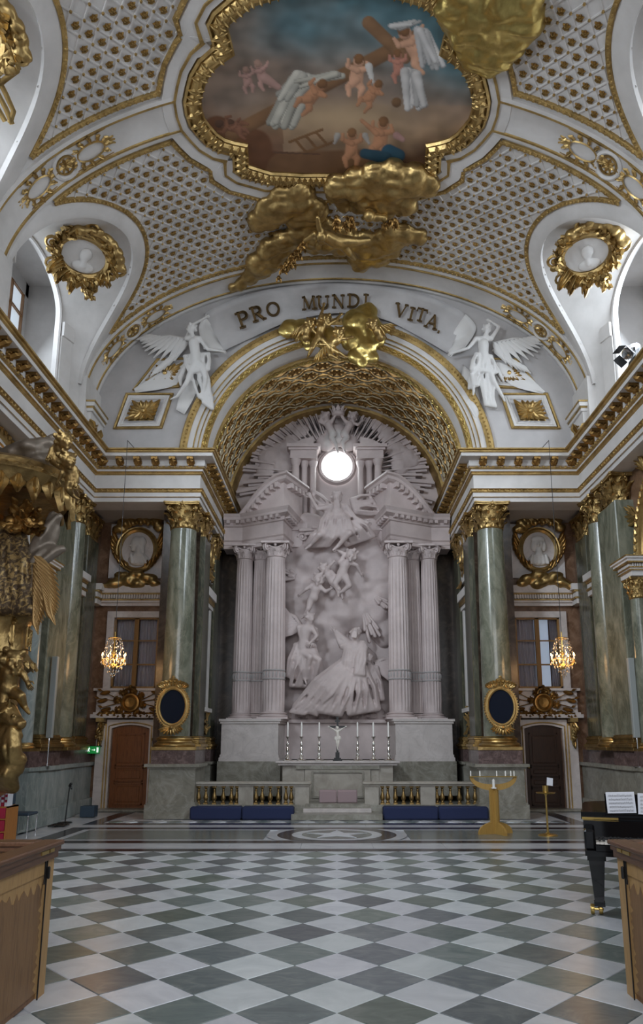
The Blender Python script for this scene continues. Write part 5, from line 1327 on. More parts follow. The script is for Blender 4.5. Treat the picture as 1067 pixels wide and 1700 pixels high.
def hand(mb, w, d, k, up=V((0, -1, 0)), curl=0.5):      # palm, four fingers and a thumb
    d = V(d).normalized(); s = d.cross(up); s = s.normalized() if s.length > 1e-4 else d.orthogonal().normalized(); n = s.cross(d)
    mb.cap(V(w), V(w) + d * 0.06 * k, 0.030 * k, 0.036 * k, 7)
    for i, L in enumerate((0.062, 0.074, 0.070, 0.054)):
        b = V(w) + d * 0.075 * k + s * ((i - 1.5) * 0.020 * k); m = b + (d + n * -curl * 0.3) * L * 0.55 * k
        mb.cap(b, m, 0.0105 * k, 0.0095 * k, 5); mb.cap(m, m + (d * 0.8 - n * curl).normalized() * L * 0.5 * k, 0.0095 * k, 0.007 * k, 5)
    b = V(w) + d * 0.03 * k - s * 0.030 * k; m = b + (d * 0.6 - s * 0.8) * 0.045 * k
    mb.cap(b, m, 0.013 * k, 0.011 * k, 5); mb.cap(m, m + d * 0.03 * k, 0.011 * k, 0.008 * k, 5)
def face(mb, c, f, u, k, hair=True, beard=False, curls=True):   # head with brow, nose, mouth, chin, ears, hair
    f = V(f).normalized(); u = V(u); u = (u - f * u.dot(f)).normalized(); s = f.cross(u); c = V(c)
    mb.ell((0, 0, 0), (0.078 * k, 0.098 * k, 0.115 * k), 12, Matrix(((s.x, f.x, u.x, c.x), (s.y, f.y, u.y, c.y), (s.z, f.z, u.z, c.z), (0, 0, 0, 1))))
    P = lambda a, b, d: c + s * (a * k) + f * (b * k) + u * (d * k)
    mb.cap(P(0, .092, .02), P(0, .122, -.025), .012 * k, .017 * k, 6); mb.cap(P(-.05, .082, .028), P(.05, .082, .028), .014 * k, .014 * k, 6)
    mb.cap(P(-.022, .095, -.055), P(.022, .095, -.055), .012 * k, .012 * k, 6); mb.ell(P(0, .075, -.095), .03 * k, 7)
    for q in (-1, 1): mb.ell(P(q * .042, .068, -.02), .028 * k, 6); mb.ell(P(q * .08, 0, -.01), (.014 * k, .025 * k, .03 * k), 6)
    if hair:
        for i in range(16):
            a = i * 2.4; r = .07 + .02 * (i % 3); h = .10 - .011 * i
            mb.ell(P(r * math.cos(a), -.035 + min(.05, r * math.sin(a)), h), .038 * k, 6)
    if beard:
        for q in (-.035, -.012, .012, .035): mb.cap(P(q, .085, -.08), P(q * 1.6, .08, -.19), .03 * k, .015 * k, 6)
def fig(mb, J, k, keep, f=(0, -1, 0), u=(0, 0, 1), child=False, **kw):   # one continuous body from its joints
    R = dict(ch=.135, pe=.13, ne=.052, sh=.058, el=.042, wr=.030, hi=.088, kn=.058, an=.038)
    if child: R = dict(ch=.16, pe=.165, ne=.06, sh=.075, el=.062, wr=.045, hi=.12, kn=.085, an=.055)
    j = {a: V(b) for a, b in J.items()}; hk = k * (1.75 if child else 1.0)
    face(mb, j['he'], f, u, hk, **kw)
    mb.cap(j['he'] - V(u) * 0.06 * k, j['ch'] + (j['he'] - j['ch']) * 0.4, R['ne'] * k, R['ne'] * 1.2 * k)
    mb.cap(j['ch'], (j['ch'] + j['pe']) / 2, R['ch'] * k, R['ch'] * 0.86 * k, 12); mb.cap((j['ch'] + j['pe']) / 2, j['pe'], R['ch'] * 0.86 * k, R['pe'] * k, 12)
    if 'shL' in j and 'shR' in j: mb.cap(j['shL'], j['shR'], R['sh'] * 1.15 * k, R['sh'] * 1.15 * k)
    for q in 'LR':
        if 'sh' + q in j:
            mb.cap(j['sh' + q], j['el' + q], R['sh'] * k, R['el'] * k); mb.cap(j['el' + q], j['wr' + q], R['el'] * k, R['wr'] * k)
            hand(keep, j['wr' + q], j['wr' + q] - j['el' + q], k * (1.2 if child else 1))
        if 'kn' + q in j:
            h = j.get('hi' + q, j['pe']); mb.cap(j['pe'], h, R['pe'] * .9 * k, R['hi'] * k)
            mb.cap(h, j['kn' + q], R['hi'] * k, R['kn'] * k); mb.cap(j['kn' + q], j['an' + q], R['kn'] * 1.02 * k, R['an'] * k)
            d = (j['an' + q] - j['kn' + q]).normalized(); t = (d * 0.55 + V(f) * 0.8).normalized(); mb.cap(j['an' + q], j['an' + q] + t * 0.17 * k, R['an'] * k, R['an'] * .6 * k, 7)
def figure(name, J, k, mat, parent, extra=None, voxel=None, world=True, disp=0.0, wings=None, **kw):
    mb, keep = MB(), MB(); fig(mb, J, k, keep, **kw)
    if extra: extra(mb)
    out = melt(mb, voxel or 0.016 * k, 3, 0.45, disp, 6.0, keep)
    if wings: wings(out)
    return sub(name, out, mat, parent, smooth=180) if world else out.obj(name, mat, parent, smooth=180)
def wing(mb, root, tip, w, n=9, nrm=(0, -1, 0), rows=3, down=None):      # overlapping feathers from the arm of the wing
    root, tip = V(root), V(tip); d = tip - root; dn = V(down) if down is not None else d.cross(V(nrm))
    dn = dn.normalized()
    for r in range(rows):
        for i in range(n):
            t = (i + 0.3) / n; p = root + d * t + V(nrm) * (0.03 * (rows - r))
            q = (dn * (1.0 - 0.6 * t) + d.normalized() * (0.25 + 1.1 * t)).normalized()
            mb.leaf(p, q, nrm, w * (1.0 - 0.28 * r) * (0.75 + 0.5 * math.sin(PI * min(1, t + .2))), w * 0.24, -0.12, 1, 5, 0.012)
    mb.tube([root, root + d * 0.5 - dn * w * 0.10, tip], [w * 0.11, w * 0.09, w * 0.03], 7)
def px(Y):
    def g(x, y, d=0.0): return PY(x, y, Y - d)
    return g
def joints(g, s):
    out = {}
    for it in s.split():
        n, c = it.split(':'); v = [float(q) for q in c.split(',')]; out[n] = g(v[0], v[1], v[2] if len(v) > 2 else 0.0)
    return out

# ---- spandrel angels with the scroll
g = px(LY - 0.16)
t = thing('angel_statue', 'white winged angel at the left end of the inscribed scroll, looking left', 'statue', tuple(g(318, 650)))
def ex(mb):
    drape(mb, [g(307, 592, .1), g(346, 588, .12)], [g(316, 618, .2), g(345, 612, .2)], 6, .06, .07); drape(mb, [g(315, 596, .15), g(335, 596, .18)], [g(330, 660, .1), g(350, 668, .05)], 4, .05, .04)
    drape(mb, [g(338, 620, .1), g(345, 640, .1)], [g(338, 668, .05), g(352, 678, .05)], 4, .045, .06)
    drape(mb, [g(312, 600, .05), g(308, 610, .05)], [g(296, 628, 0), g(300, 640, 0)], 3, .05, .03)
figure('angel_body', joints(g, 'he:317,545,.2 ch:322,570,.18 pe:326,602,.16 shL:310,562,.12 elL:318,540,-.02 wrL:340,528,0 shR:331,562,.22 elR:345,580,.24 wrR:366,583,.14 hiL:320,612,.18 knL:309,637,.2 anL:294,658,.06 hiR:336,608,.2 knR:341,628,.26 anR:338,650,.12'), 1.05, MT['white'], t, ex, 0.02, f=(-0.9, -0.35, -0.25))
wb = MB(); wing(wb, g(312, 566, -.02), g(252, 560, -.05), 0.62, 10, down=g(300, 620) - g(312, 566)); sub('wing', wb, MT['white'], t)
wb = MB(); wing(wb, g(310, 572, -.05), g(262, 615, -.08), 0.5, 8, down=g(270, 640) - g(312, 566)); sub('wing', wb, MT['white'], t)
t = thing('angel_statue', 'white winged angel at the right end of the inscribed scroll, arm behind head', 'statue', tuple(g(805, 650)))
def ex(mb):
    drape(mb, [g(790, 588, .2), g(815, 592, .2)], [g(783, 612, .3), g(822, 618, .15)], 6, .06, .07); drape(mb, [g(785, 612, .3), g(798, 606, .2)], [g(778, 645, .12), g(793, 640, .12)], 5, .07, .04)
    drape(mb, [g(800, 606, .2), g(815, 612, .15)], [g(806, 672, .05), g(822, 675, .05)], 5, .05, .05); drape(mb, [g(812, 600, .1), g(822, 606, .1)], [g(832, 622, 0), g(836, 634, 0)], 3, .05, .03)
figure('angel_body', joints(g, 'he:808,546,.22 ch:802,572,.18 pe:803,602,.16 shL:790,563,.2 elL:777,578,.24 wrL:752,586,.12 shR:815,562,.16 elR:828,543,.1 wrR:816,535,.16 hiL:795,608,.2 knL:783,622,.34 anL:786,648,.14 hiR:810,608,.16 knR:820,634,.18 anR:835,660,.06'), 1.05, MT['white'], t, ex, 0.02, f=(-0.3, -0.8, -0.4))
wb = MB(); wing(wb, g(818, 572, -.02), g(884, 562, -.05), 0.6, 10, down=g(830, 625) - g(818, 572)); sub('wing', wb, MT['white'], t)
wb = MB(); wing(wb, g(818, 580, -.05), g(868, 612, -.08), 0.45, 7, down=g(860, 640) - g(818, 572)); sub('wing', wb, MT['white'], t)
# the scroll with its lettering
def ribbon(mb, A, B, Y, n=60, wav=0.05, fr=9.0, th=0.03):
    def at(P, t):
        t *= len(P) - 1; i = min(int(t), len(P) - 2); u = t - i
        p0, p1, p2, p3 = P[max(i - 1, 0)], P[i], P[i + 1], P[min(i + 2, len(P) - 1)]
        return [0.5 * (2 * p1[c] + (p2[c] - p0[c]) * u + (2 * p0[c] - 5 * p1[c] + 4 * p2[c] - p3[c]) * u * u + (3 * p1[c] - p0[c] - 3 * p2[c] + p3[c]) * u ** 3) for c in (0, 1)]
    vs = []; k = 6
    for side in (0, 1):
        for i in range(n + 1):
            t = i / n; a, b = at(A, t), at(B, t)
            for j in range(k + 1):
                q = j / k; yy = Y - 0.05 - wav * math.sin(fr * t * PI + 0.9 * q) - 0.03 * math.sin(PI * q) + side * th
                vs.append(PY(a[0] + (b[0] - a[0]) * q, a[1] + (b[1] - a[1]) * q, yy))
    m = (n + 1) * (k + 1); fs = []
    for i in range(n):
        for j in range(k):
            o = i * (k + 1) + j; f = (o, o + 1, o + k + 2, o + k + 1); fs.append(f); fs.append(tuple(m + c for c in reversed(f)))
    ed = [i * (k + 1) for i in range(n + 1)], [i * (k + 1) + k for i in range(n + 1)]
    for E_, fl in ((ed[0], 0), (ed[1], 1)):
        for a, b in zip(E_, E_[1:]): fs.append((a, b, m + b, m + a) if fl else (b, a, m + a, m + b))
    mb.add(vs, fs)
BN = thing('inscribed_scroll', 'white stucco scroll lettered in gold across the top of the lunette', 'scroll', tuple(PY(559, 500, LY)))
rbn = MB()
ribbon(rbn, [(338, 520), (400, 492), (480, 475), (560, 470), (640, 476), (715, 492), (772, 520)], [(372, 582), (415, 562), (480, 534), (560, 520), (630, 528), (690, 556), (745, 588)], LY - 0.06)
sub('scroll_band', rbn, MT['grey_plaster'], BN, smooth=180)
for A, B in (([(340, 522), (330, 545), (338, 580)], [(372, 560), (380, 575), (372, 584)]), ([(330, 590), (280, 610), (222, 645)], [(328, 606), (290, 640), (225, 652)]), ([(318, 625), (300, 650), (292, 680)], [(330, 635), (322, 660), (306, 688)]),
             ([(772, 520), (790, 545), (770, 580)], [(745, 560), (742, 580), (750, 590)]), ([(820, 600), (860, 610), (905, 650)], [(822, 612), (850, 640), (900, 654)]), ([(768, 605), (766, 650), (790, 695)], [(790, 625), (796, 660), (800, 690)])):
    q = MB(); ribbon(q, A, B, LY - 0.04, 20, 0.04, 3.0); sub('scroll_end', q, MT['white'], BN, smooth=180)
def letter(ch):       # serif capitals, unit height; list of strokes (x0, z0, x1, z1, width)
    Tk, Tn, se = 0.15, 0.07, 0.06
    def st(x0, z0, x1, z1, w): return (x0, z0, x1, z1, w)
    def ser(x, z, w=0.17): return (x - w, z, x + w, z, se)
    def bow(cx, cz, rx, rz, a0, a1, n=12):
        P = [(cx + rx * math.cos(a0 + (a1 - a0) * i / n), cz + rz * math.sin(a0 + (a1 - a0) * i / n)) for i in range(n + 1)]
        return [(*P[i], *P[i + 1], Tn + (Tk - Tn) * abs(math.cos(a0 + (a1 - a0) * (i + .5) / n))) for i in range(n)]
    h = PI / 2
    return {'P': [st(.15, 0, .15, 1, Tk), ser(.15, 0.03), ser(.1, .97, .12), st(.15, .97, .36, .97, Tn), st(.15, .5, .36, .5, Tn)] + bow(.36, .735, .24, .235, -h, h),
            'R': [st(.15, 0, .15, 1, Tk), ser(.15, 0.03), ser(.1, .97, .12), st(.15, .97, .36, .97, Tn), st(.15, .5, .36, .5, Tn), st(.36, .5, .68, 0.02, Tk), ser(.72, .03, .1)] + bow(.36, .735, .24, .235, -h, h),
            'O': bow(.42, .5, .38, .47, 0, 2 * PI, 28), 'M': [st(.12, 0, .18, 1, Tn), st(.18, 1, .48, .1, Tk), st(.48, .1, .80, 1, Tn), st(.80, 1, .86, 0, Tk), ser(.12, .03, .13), ser(.86, .03), ser(.13, .97, .09), ser(.85, .97, .09)],
            'U': [st(.14, 1, .14, .33, Tk), st(.72, 1, .72, .33, Tn), ser(.14, .97), ser(.72, .97, .13)] + bow(.43, .33, .29, .31, PI, 2 * PI), 'N': [st(.14, 0, .14, 1, Tn), st(.14, 1, .74, 0, Tk), st(.74, 0, .74, 1, Tn), ser(.14, .03, .13), ser(.1, .97, .1), ser(.74, .97, .13)],
            'D': [st(.15, 0, .15, 1, Tk), ser(.1, .03, .12), ser(.1, .97, .12), st(.15, .97, .35, .97, Tn), st(.15, .03, .35, .03, Tn)] + bow(.35, .5, .40, .47, -h, h), 'I': [st(.2, 0, .2, 1, Tk), ser(.2, .03), ser(.2, .97)],
            'V': [st(.08, 1, .40, 0, Tk), st(.40, 0, .72, 1, Tn), ser(.08, .97, .14), ser(.72, .97, .12)], 'T': [st(.38, 0, .38, 1, Tk), st(.03, .96, .73, .96, Tn), st(.05, .96, .02, .78, Tn), st(.71, .96, .74, .78, Tn), ser(.38, .03)],
            'A': [st(.08, 0, .40, 1, Tn), st(.40, 1, .72, 0, Tk), st(.2, .35, .6, .35, Tn), ser(.08, .03, .12), ser(.72, .03, .14)], '.': [st(.1, .02, .1, .14, .14)]}[ch]
for ch, x, y, rot, hh in (('P', 406, 529, 20, 29), ('R', 428, 520, 17, 27), ('O', 453, 513, 11, 25), ('M', 511, 503, 5, 24), ('U', 536, 502, 2, 24), ('N', 561, 500, 0, 24), ('D', 587, 499, -2, 24), ('I', 607, 499, -4, 24), ('V', 666, 515, -12, 24), ('I', 683, 521, -14, 24), ('T', 700, 523, -17, 24), ('A', 718, 534, -20, 25), ('.', 731, 543, -22, 22)):
    c = PY(x, y, LY - 0.235); k = hh * SC(y, LY) * 0.98; q = MB()
    for x0, z0, x1, z1, w in letter(ch):
        d = V((x1 - x0, z1 - z0)); L = d.length
        if L < 1e-5: continue
        d /= L; nn = V((-d.y, d.x)) * (w / 2); a = V((x0, z0)) - d * 0.02; b = V((x1, z1)) + d * 0.02
        q.prism([tuple(a - nn), tuple(b - nn), tuple(b + nn), tuple(a + nn)], -0.06, 0.10, 'y')
    wd = {'I': .4, '.': .2}.get(ch, .84)
    q.v = [((a - wd / 2) * k, b * k, (e - .5) * k) for a, b, e in q.v]
    o = q.obj('letter', MT['lettering'], BN, smooth=0); o.location = c - V(BN.location); o.rotation_euler = (0, math.radians(-rot), 0)

# ---- gilt cloud and cherubs on the keystone
g = px(LY - 0.35)
KC = thing('keystone_cloud', 'gilt cloud with tumbling cherubs on the crown of the sanctuary arch', 'sculpture', tuple(g(560, 560)))
pl = lambda x, y: PY(x, y, LY - 0.3)
sub('cloud', cloud_mb([(608, 520, 20), (592, 535, 25), (610, 545, 26), (588, 560, 24), (606, 575, 22), (615, 590, 14), (590, 592, 14), (600, 604, 9), (628, 565, 12), (480, 545, 18), (500, 548, 20), (515, 560, 18), (470, 548, 10), (512, 575, 10), (540, 560, 22), (640, 545, 10)], 0.035, 0.5, disp=0.05, place=pl, dsc=2.2), MT['gold_pale'], KC, smooth=180)
for s_, hair in (('he:541,530,.5 ch:533,545,.45 pe:530,560,.42 shL:527,538,.45 elL:533,522,.42 wrL:537,508,.4 shR:543,540,.5 elR:556,532,.48 wrR:565,523,.4 hiL:525,565,.45 knL:518,578,.5 anL:512,590,.4 hiR:537,565,.48 knR:548,577,.5 anR:545,592,.4', 1),
                 ('he:516,537,.45 ch:510,548,.35 pe:508,560,.3 shL:503,545,.35 elL:498,552,.35 wrL:494,560,.3 shR:517,546,.4 elR:524,552,.42 wrR:528,560,.4', 1), ('he:563,552,.55 ch:558,566,.5 pe:548,575,.45 shL:552,560,.5 elL:545,572,.52 wrL:530,572,.5 shR:566,563,.5 elR:575,562,.55 wrR:583,560,.45 hiL:545,580,.45 knL:548,590,.5 anL:560,596,.4 hiR:552,580,.45 knR:562,586,.5 anR:572,592,.4', 1),
                 ('he:618,539,.5 ch:625,550,.4 pe:630,560,.3', 1)):
    figure('cherub', joints(g, s_), 0.72, MT['gold'], KC, voxel=0.02, child=True, f=(0.1, -0.95, -0.3))
wb = MB(); wing(wb, g(624, 545, .35), g(646, 540, .3), 0.3, 6, rows=2, down=(0, 0, -1)); sub('wing', wb, MT['gold'], KC); wb = MB(); wing(wb, g(505, 540, .3), g(488, 552, .25), 0.3, 6, rows=2, down=(0, 0, -1)); sub('wing', wb, MT['gold'], KC); wb = MB(); wing(wb, g(540, 575, .45), g(525, 592, .4), 0.3, 5, rows=2, down=(0.3, 0, -1)); sub('wing', wb, MT['gold'], KC)

# ---- altar architecture
def fluted(r0, r1, z0, z1, nf=20):
    m = MB(); n = nf * 4; k = 10; pr = shaft_prof(r0, r1, z0, z1, k)
    fl = lambda a, z: 1.0 - (0.085 * abs(math.sin(a * nf / 2)) ** 0.7) * (1 if z0 + 0.06 < z < z1 - 0.06 else 0)
    pr = [pr[0], (pr[0][0], z0 + 0.05), (pr[0][0], z0 + 0.08)] + pr[1:-1] + [(pr[-1][0], z1 - 0.08), (pr[-1][0], z1 - 0.05), pr[-1]]
    m.lathe(pr, n, rf=fl); return m
ion = MB()
ion.lathe([(1.0, 0), (1.1, 0.06), (1.0, 0.12), (1.0, 0.5), (1.2, 0.8), (1.1, 0.95)], 20)
for i in range(8): a = 2 * PI * i / 8; ion.leaf((1.0 * math.cos(a), 1.0 * math.sin(a), 0.12), (0.2 * math.cos(a), 0.2 * math.sin(a), 1), (math.cos(a), math.sin(a), 0), 0.7, 0.6, 0.8, 2, 6, 0.05)
for i in range(4):
    a = PI / 4 + PI / 2 * i; d = V((math.cos(a), math.sin(a), 0)); sd = V((-d.y, d.x, 0))
    for e in (-1, 1): ion.scroll(d * 1.35 + sd * (0.16 * e) + V((0, 0, 0.92)), d, (0, 0, 1), 0.36, 1.6, 0.11, 12, PI / 2, -1)
    b = PI / 2 * i; d = V((math.cos(b), math.sin(b), 0)); ion.ell(d * 1.15 + V((0, 0, 1.12)), 0.18, 7); ion.tube([d * 1.1 + V((-d.y, d.x, 0)) * q * 0.7 + V((0, 0, 1.05 - 0.2 * (1 - q * q))) for q in (-1, -.5, 0, .5, 1)], 0.08, 5)
ion.prism([(1.5, 1.5), (-1.5, 1.5), (-1.5, -1.5), (1.5, -1.5)][::1], 1.22, 1.4, 'z')
ion_me = ion.mesh('capital', MT['stucco'], 50)
for sx, sd in ((-1, 'left'), (1, 'right')):
    for nm, x, y, r0, r1 in (('foremost fluted altar column on the %s, next to the relief', 1.70, 18.95, .30, .26), ('outer fluted altar column on the %s, by the sanctuary wall', 2.64, 19.5, .26, .225), ('set back fluted altar column on the %s, between the two others', 2.18, 19.62, .24, .21)):
        t = thing('altar_column', nm % sd, 'column', (sx * x, y, 2.24))
        b = MB(); b.box(-r0 * 1.35, r0 * 1.35, -r0 * 1.35, r0 * 1.35, 0, 0.05); b.lathe([(q * r0, 0.05 + z * r0 * 0.7) for q, z in base_prof], 32); b.obj('base', MT['stucco'], t)
        zc = 4.43 if y < 19.2 else 4.52; fluted(r0, r1, 0.18, zc).obj('fluted_shaft', MT['stucco'], t, smooth=50)
        bd = MB(); bd.lathe([(r0 * 0.99, 1.05), (r0 * 1.03, 1.06), (r0 * 1.03, 1.08), (r0 * 0.99, 1.09)], 32)
        bd.lathe([(r0 * 0.985, 1.28), (r0 * 1.02, 1.29), (r0 * 1.02, 1.31), (r0 * 0.985, 1.32)], 32)
        for i in range(20): a = 2 * PI * i / 20; bd.ell((r0 * 0.98 * math.cos(a), r0 * 0.98 * math.sin(a), 1.185), (0.022, 0.022, 0.08), 6, m=4)
        bd.obj('shaft_band', MT['grey_plaster'], t)
        link('capital', ion_me, t, (0, 0, zc), scale=(r1 * 1.0, r1 * 1.0, 0.30))
    # entablature block with its broken pediment
    def pth(o): return [(sx * a, b) for a, b in o]
    base = [(-3.25, 19.38), (-2.72, 19.38), (-1.50, 18.74), (-1.24, 19.9)]
    def fr_(P):
        return [(V((-sx * o.x, o.y, 0)), V((-sx * a.x, a.y, 0)), b) for o, a, b in miter(P)]
    t = thing('altar_pediment', 'entablature and broken pediment over the %s altar columns' % sd, 'pediment', (0, 0, 0))
    m = MB(); F = fr_(base)
    m.sweep(F, [(-0.6, 7.08), (0.0, 7.08), (0.0, 7.18), (0.02, 7.19), (0.02, 7.28), (0.06, 7.32), (0.0, 7.34), (0.0, 7.72), (0.05, 7.74), (0.05, 7.84), (0.19, 7.90), (0.19, 7.97), (0.25, 8.06), (-0.3, 8.09)])
    m.obj('entablature', MT['stucco'], t, smooth=0)
    mm = MB()
    for i in range(3):
        a, b = V(base[i]), V(base[i + 1]); d = (b - a); L = d.length; d /= L; nr = V((d.y, -d.x)); n = max(2, int(L / 0.19))
        for k in range(n):
            c = a + d * (L * (k + .5) / n) + nr * 0.09; R = Matrix.Translation((-sx * c.x, c.y, 7.86)) @ Matrix.Rotation(math.atan2(nr.y, -sx * nr.x), 4, 'Z'); mm.box(-0.07, 0.09, -0.045, 0.045, -0.06, 0.05, R)
    mm.obj('dentil_row', MT['stucco'], t, smooth=0, kind='stuff')
    m = MB(); n = 14
    P = [V((-2.72, 19.38)), V((-1.50, 18.74)), V((-1.02, 19.75))]
    def zr(u): return 8.06 + 1.02 * math.sin(u * PI / 2 * 0.92) ** 1.0
    d = (P[1] - P[0]).normalized(); nr = V((d.y, -d.x))
    fr = []; bk = []
    prof = [(-0.35, 0.02), (0.22, 0.02), (0.24, -0.05), (0.17, -0.08), (0.15, -0.16), (0.08, -0.20), (0.0, -0.22), (-0.35, -0.22)]
    for i in range(n + 1):
        u = i / n; c = P[0] + (P[1] - P[0]) * u; o = V((-sx * c.x, c.y, zr(u))); A = V((-sx * nr.x, nr.y, 0))
        if i == n:
            d2 = (P[2] - P[1]).normalized(); n2 = V((d2.y, -d2.x)); q = (nr + n2) / (1 + nr.dot(n2)); A = V((-sx * q.x, q.y, 0))
        fr.append((o, A, V((0, 0, 1))))
    fr.append((V((-sx * P[2].x, P[2].y, zr(1.0) - 0.02)), V((-sx * n2.x, n2.y, 0)), V((0, 0, 1))))
    m.sweep(fr, prof, pc=True); m.obj('raking_cornice', MT['stucco'], t, smooth=0)
    m = MB(); lo = [(-sx * c.x, c.y) for c in [P[0] + (P[1] - P[0]) * (i / n) for i in range(n + 1)]]
    vs = [(x, y, 8.03) for x, y in lo] + [(x, y, zr(i / n) - 0.1) for i, (x, y) in enumerate(lo)] + [(-sx * P[2].x, P[2].y, 8.03), (-sx * P[2].x, P[2].y, zr(1) - 0.1)]
    m.add(vs, [(i, i + 1, n + 2 + i, n + 1 + i) for i in range(n)] + [(n, 2 * n + 2, 2 * n + 3, 2 * n + 1)])
    for i in range(1, 9):
        u = i / 9; c = P[0] + (P[1] - P[0]) * u + nr * 0.07; R = Matrix.Translation((-sx * c.x, c.y, zr(u) - 0.27)) @ Matrix.Rotation(math.atan2(nr.y, -sx * nr.x), 4, 'Z'); m.box(-0.08, 0.1, -0.05, 0.05, -0.07, 0.07, R)
    for i in range(1, 5):
        u = i / 5; c = P[1] + (P[2] - P[1]) * u + n2 * 0.07; R = Matrix.Translation((-sx * c.x, c.y, zr(1) - 0.27)) @ Matrix.Rotation(math.atan2(n2.y, -sx * n2.x), 4, 'Z'); m.box(-0.08, 0.1, -0.05, 0.05, -0.07, 0.07, R)
    m.obj('tympanum', MT['stucco'], t, smooth=0)
    # pedestal of the columns
    t = thing('altar_pedestal', 'pale marble pedestal under the %s altar columns, grey marble foot' % sd, 'pedestal', (0, 0, 0))
    pl_ = [(-3.2, 19.95), (-3.02, 18.62), (-1.52, 18.45), (-1.36, 19.95)]
    pl_ = [(-sx * a, b) for a, b in pl_]
    cxp = sum(a for a, b in pl_) / 4; cyp = sum(b for a, b in pl_) / 4
    def gr(k): return [(cxp + (a - cxp) * k, cyp + (b - cyp) * k) for a, b in pl_][::(1 if sx < 0 else -1)][::-1]
    m = MB(); m.prism(gr(1.0), 1.3, 2.14, 'z'); m.prism(gr(1.05), 2.12, 2.18, 'z'); m.prism(gr(1.09), 2.18, 2.24, 'z'); m.prism(gr(1.03), 1.24, 1.32, 'z'); m.prism(gr(1.06), 1.16, 1.25, 'z'); m.obj('pedestal_die', MT['pale_marble'], t, smooth=0)
    m = MB(); m.prism(gr(1.10), 0.30, 1.16, 'z'); m.obj('pedestal_foot', MT['grey_marble'], t, smooth=0)
    # little columns and lintel flanking the oculus
    t = thing('upper_aedicule', 'small columns and lintel behind the %s half of the pediment, beside the oculus' % sd, 'aedicule', (0, 0, 0))
    for x, y, r in ((1.24, 19.85, .12), (.98, 20.0, .10), (.72, 20.0, .10)):
        m = MB(); m.lathe(shaft_prof(r, r * .88, 7.9, 9.85), 18, Matrix.Translation((sx * x, y, 0))); m.lathe([(r * .9, 9.8), (r * 1.4, 9.96), (r * 1.4, 10.0)], 16, Matrix.Translation((sx * x, y, 0))); m.obj('column_shaft', MT['stucco'], t)
    m = MB(); a, b = sorted((sx * .60, sx * 1.40)); m.box(a, b, 19.7, 20.25, 10.0, 10.25); m.box(a - .05, b + .05, 19.65, 20.25, 10.25, 10.32); m.box(a - .10, b + .10, 19.58, 20.25, 10.32, 10.42); m.prism([(sx * .7, 10.42), (sx * 1.4, 10.42), (sx * 1.05, 10.62), (sx * .7, 10.70)][::-sx], 19.72, 20.2, 'y'); m.obj('lintel', MT['stucco'], t, smooth=0)
    m = MB(); a, b = sorted((sx * .86, sx * 1.5)); m.box(a, b, 19.55, 20.25, 7.70, 7.90); a, b = sorted((sx * 1.0, sx * 1.42)); m.box(a, b, 19.6, 20.25, 7.2, 7.7); m.scroll((sx * 1.0, 19.58, 7.5), (sx, 0, 0), (0, 0, 1), .14, 1.5, .04); m.obj('corbel', MT['stucco'], t, smooth=0)

# oculus with its daylight
m = MB(); m.prism([(0.50 * math.cos(2 * PI * i / 14), 9.94 + 0.50 * math.sin(2 * PI * i / 14)) for i in range(14)][::-1], 20.20, 20.22, 'y')
wo = MB(); fr = [(V((0, 20.2, 9.94)), V((math.cos(a), 0, math.sin(a))), V((0, -1, 0))) for a in [2 * PI * i / 28 for i in range(28)]]
wo.sweep(fr, [(0.47, -0.05), (0.48, 0.05), (0.55, 0.06), (0.60, -0.06)], True); wn_ = structure('window_9', wo, MT['stucco']); m.obj('pane', MT['oculus_sky'], wn_, smooth=0)
area('oculus_daylight', (0, 20.1, 9.94), (0, 10, 6.5), 0.8, 0.8, 14, (0.85, 0.97, 1.0))

# ---- the stucco relief
g = px(19.42)
RL = thing('altar_relief', 'tall white stucco relief of clouds and holy figures between the altar columns', 'relief', tuple(g(559, 1185)))
pl = lambda x, y: PY(x, y, 19.9)
cl = cloud_mb([(560, 925, 50), (520, 930, 42), (600, 905, 40), (540, 900, 40), (625, 950, 42), (590, 965, 46), (640, 985, 36), (610, 1010, 40), (570, 1010, 46), (530, 985, 42), (500, 1000, 35), (490, 960, 30), (540, 1040, 40), (520, 1055, 38), (490, 1040, 32), (485, 920, 24), (600, 870, 34), (625, 880, 26), (515, 880, 30), (560, 1085, 36), (495, 1090, 40), (520, 1120, 40), (600, 1110, 36), (560, 1140, 44), (500, 1150, 36), (600, 1150, 40), (630, 1140, 28), (636, 1170, 26), (480, 1170, 25), (640, 1050, 25)], 0.05, 0.62, disp=0.12, place=pl, dsc=1.5)
sub('cloud', cl, MT['stucco'], RL, smooth=180)
b = MB(); b.box(-1.55, 1.55, 19.95, 20.1, 2.2, 8.2); b.box(-1.5, 1.5, 19.4, 20.0, 1.2, 2.18); b.box(-1.55, 1.55, 19.3, 20.0, 2.16, 2.25)
for i in range(18):
    x = -1.3 + 2.6 * i / 17; b.ell((x, 19.6, 2.35), (0.22, 0.25, 0.18 + 0.1 * math.sin(i * 2.1)), 8)
for o in b.v[:0]: pass
q = b.obj('back_slab', MT['stucco'], RL, smooth=40); q.location = -V(RL.location)
RB = MB()
for cx, cy, a0, a1, n, L in ((600, 1005, 55, 82, 8, 62), (615, 985, 25, 50, 6, 40), (500, 960, 175, 215, 6, 40), (625, 940, -10, 20, 6, 45), (545, 880, 170, 190, 3, 50)):
    for i in range(n):
        a = math.radians(a0 + (a1 - a0) * i / max(1, n - 1)); L_ = L * (0.75 + 0.25 * math.sin(i * 2.3))
        RB.cap(g(cx + 12 * math.cos(a), cy + 12 * math.sin(a), -.15), g(cx + L_ * math.cos(a), cy + L_ * math.sin(a), -.1), 0.03, 0.055, 6)
sub('sunbeams', RB, MT['stucco'], RL, kind='stuff')
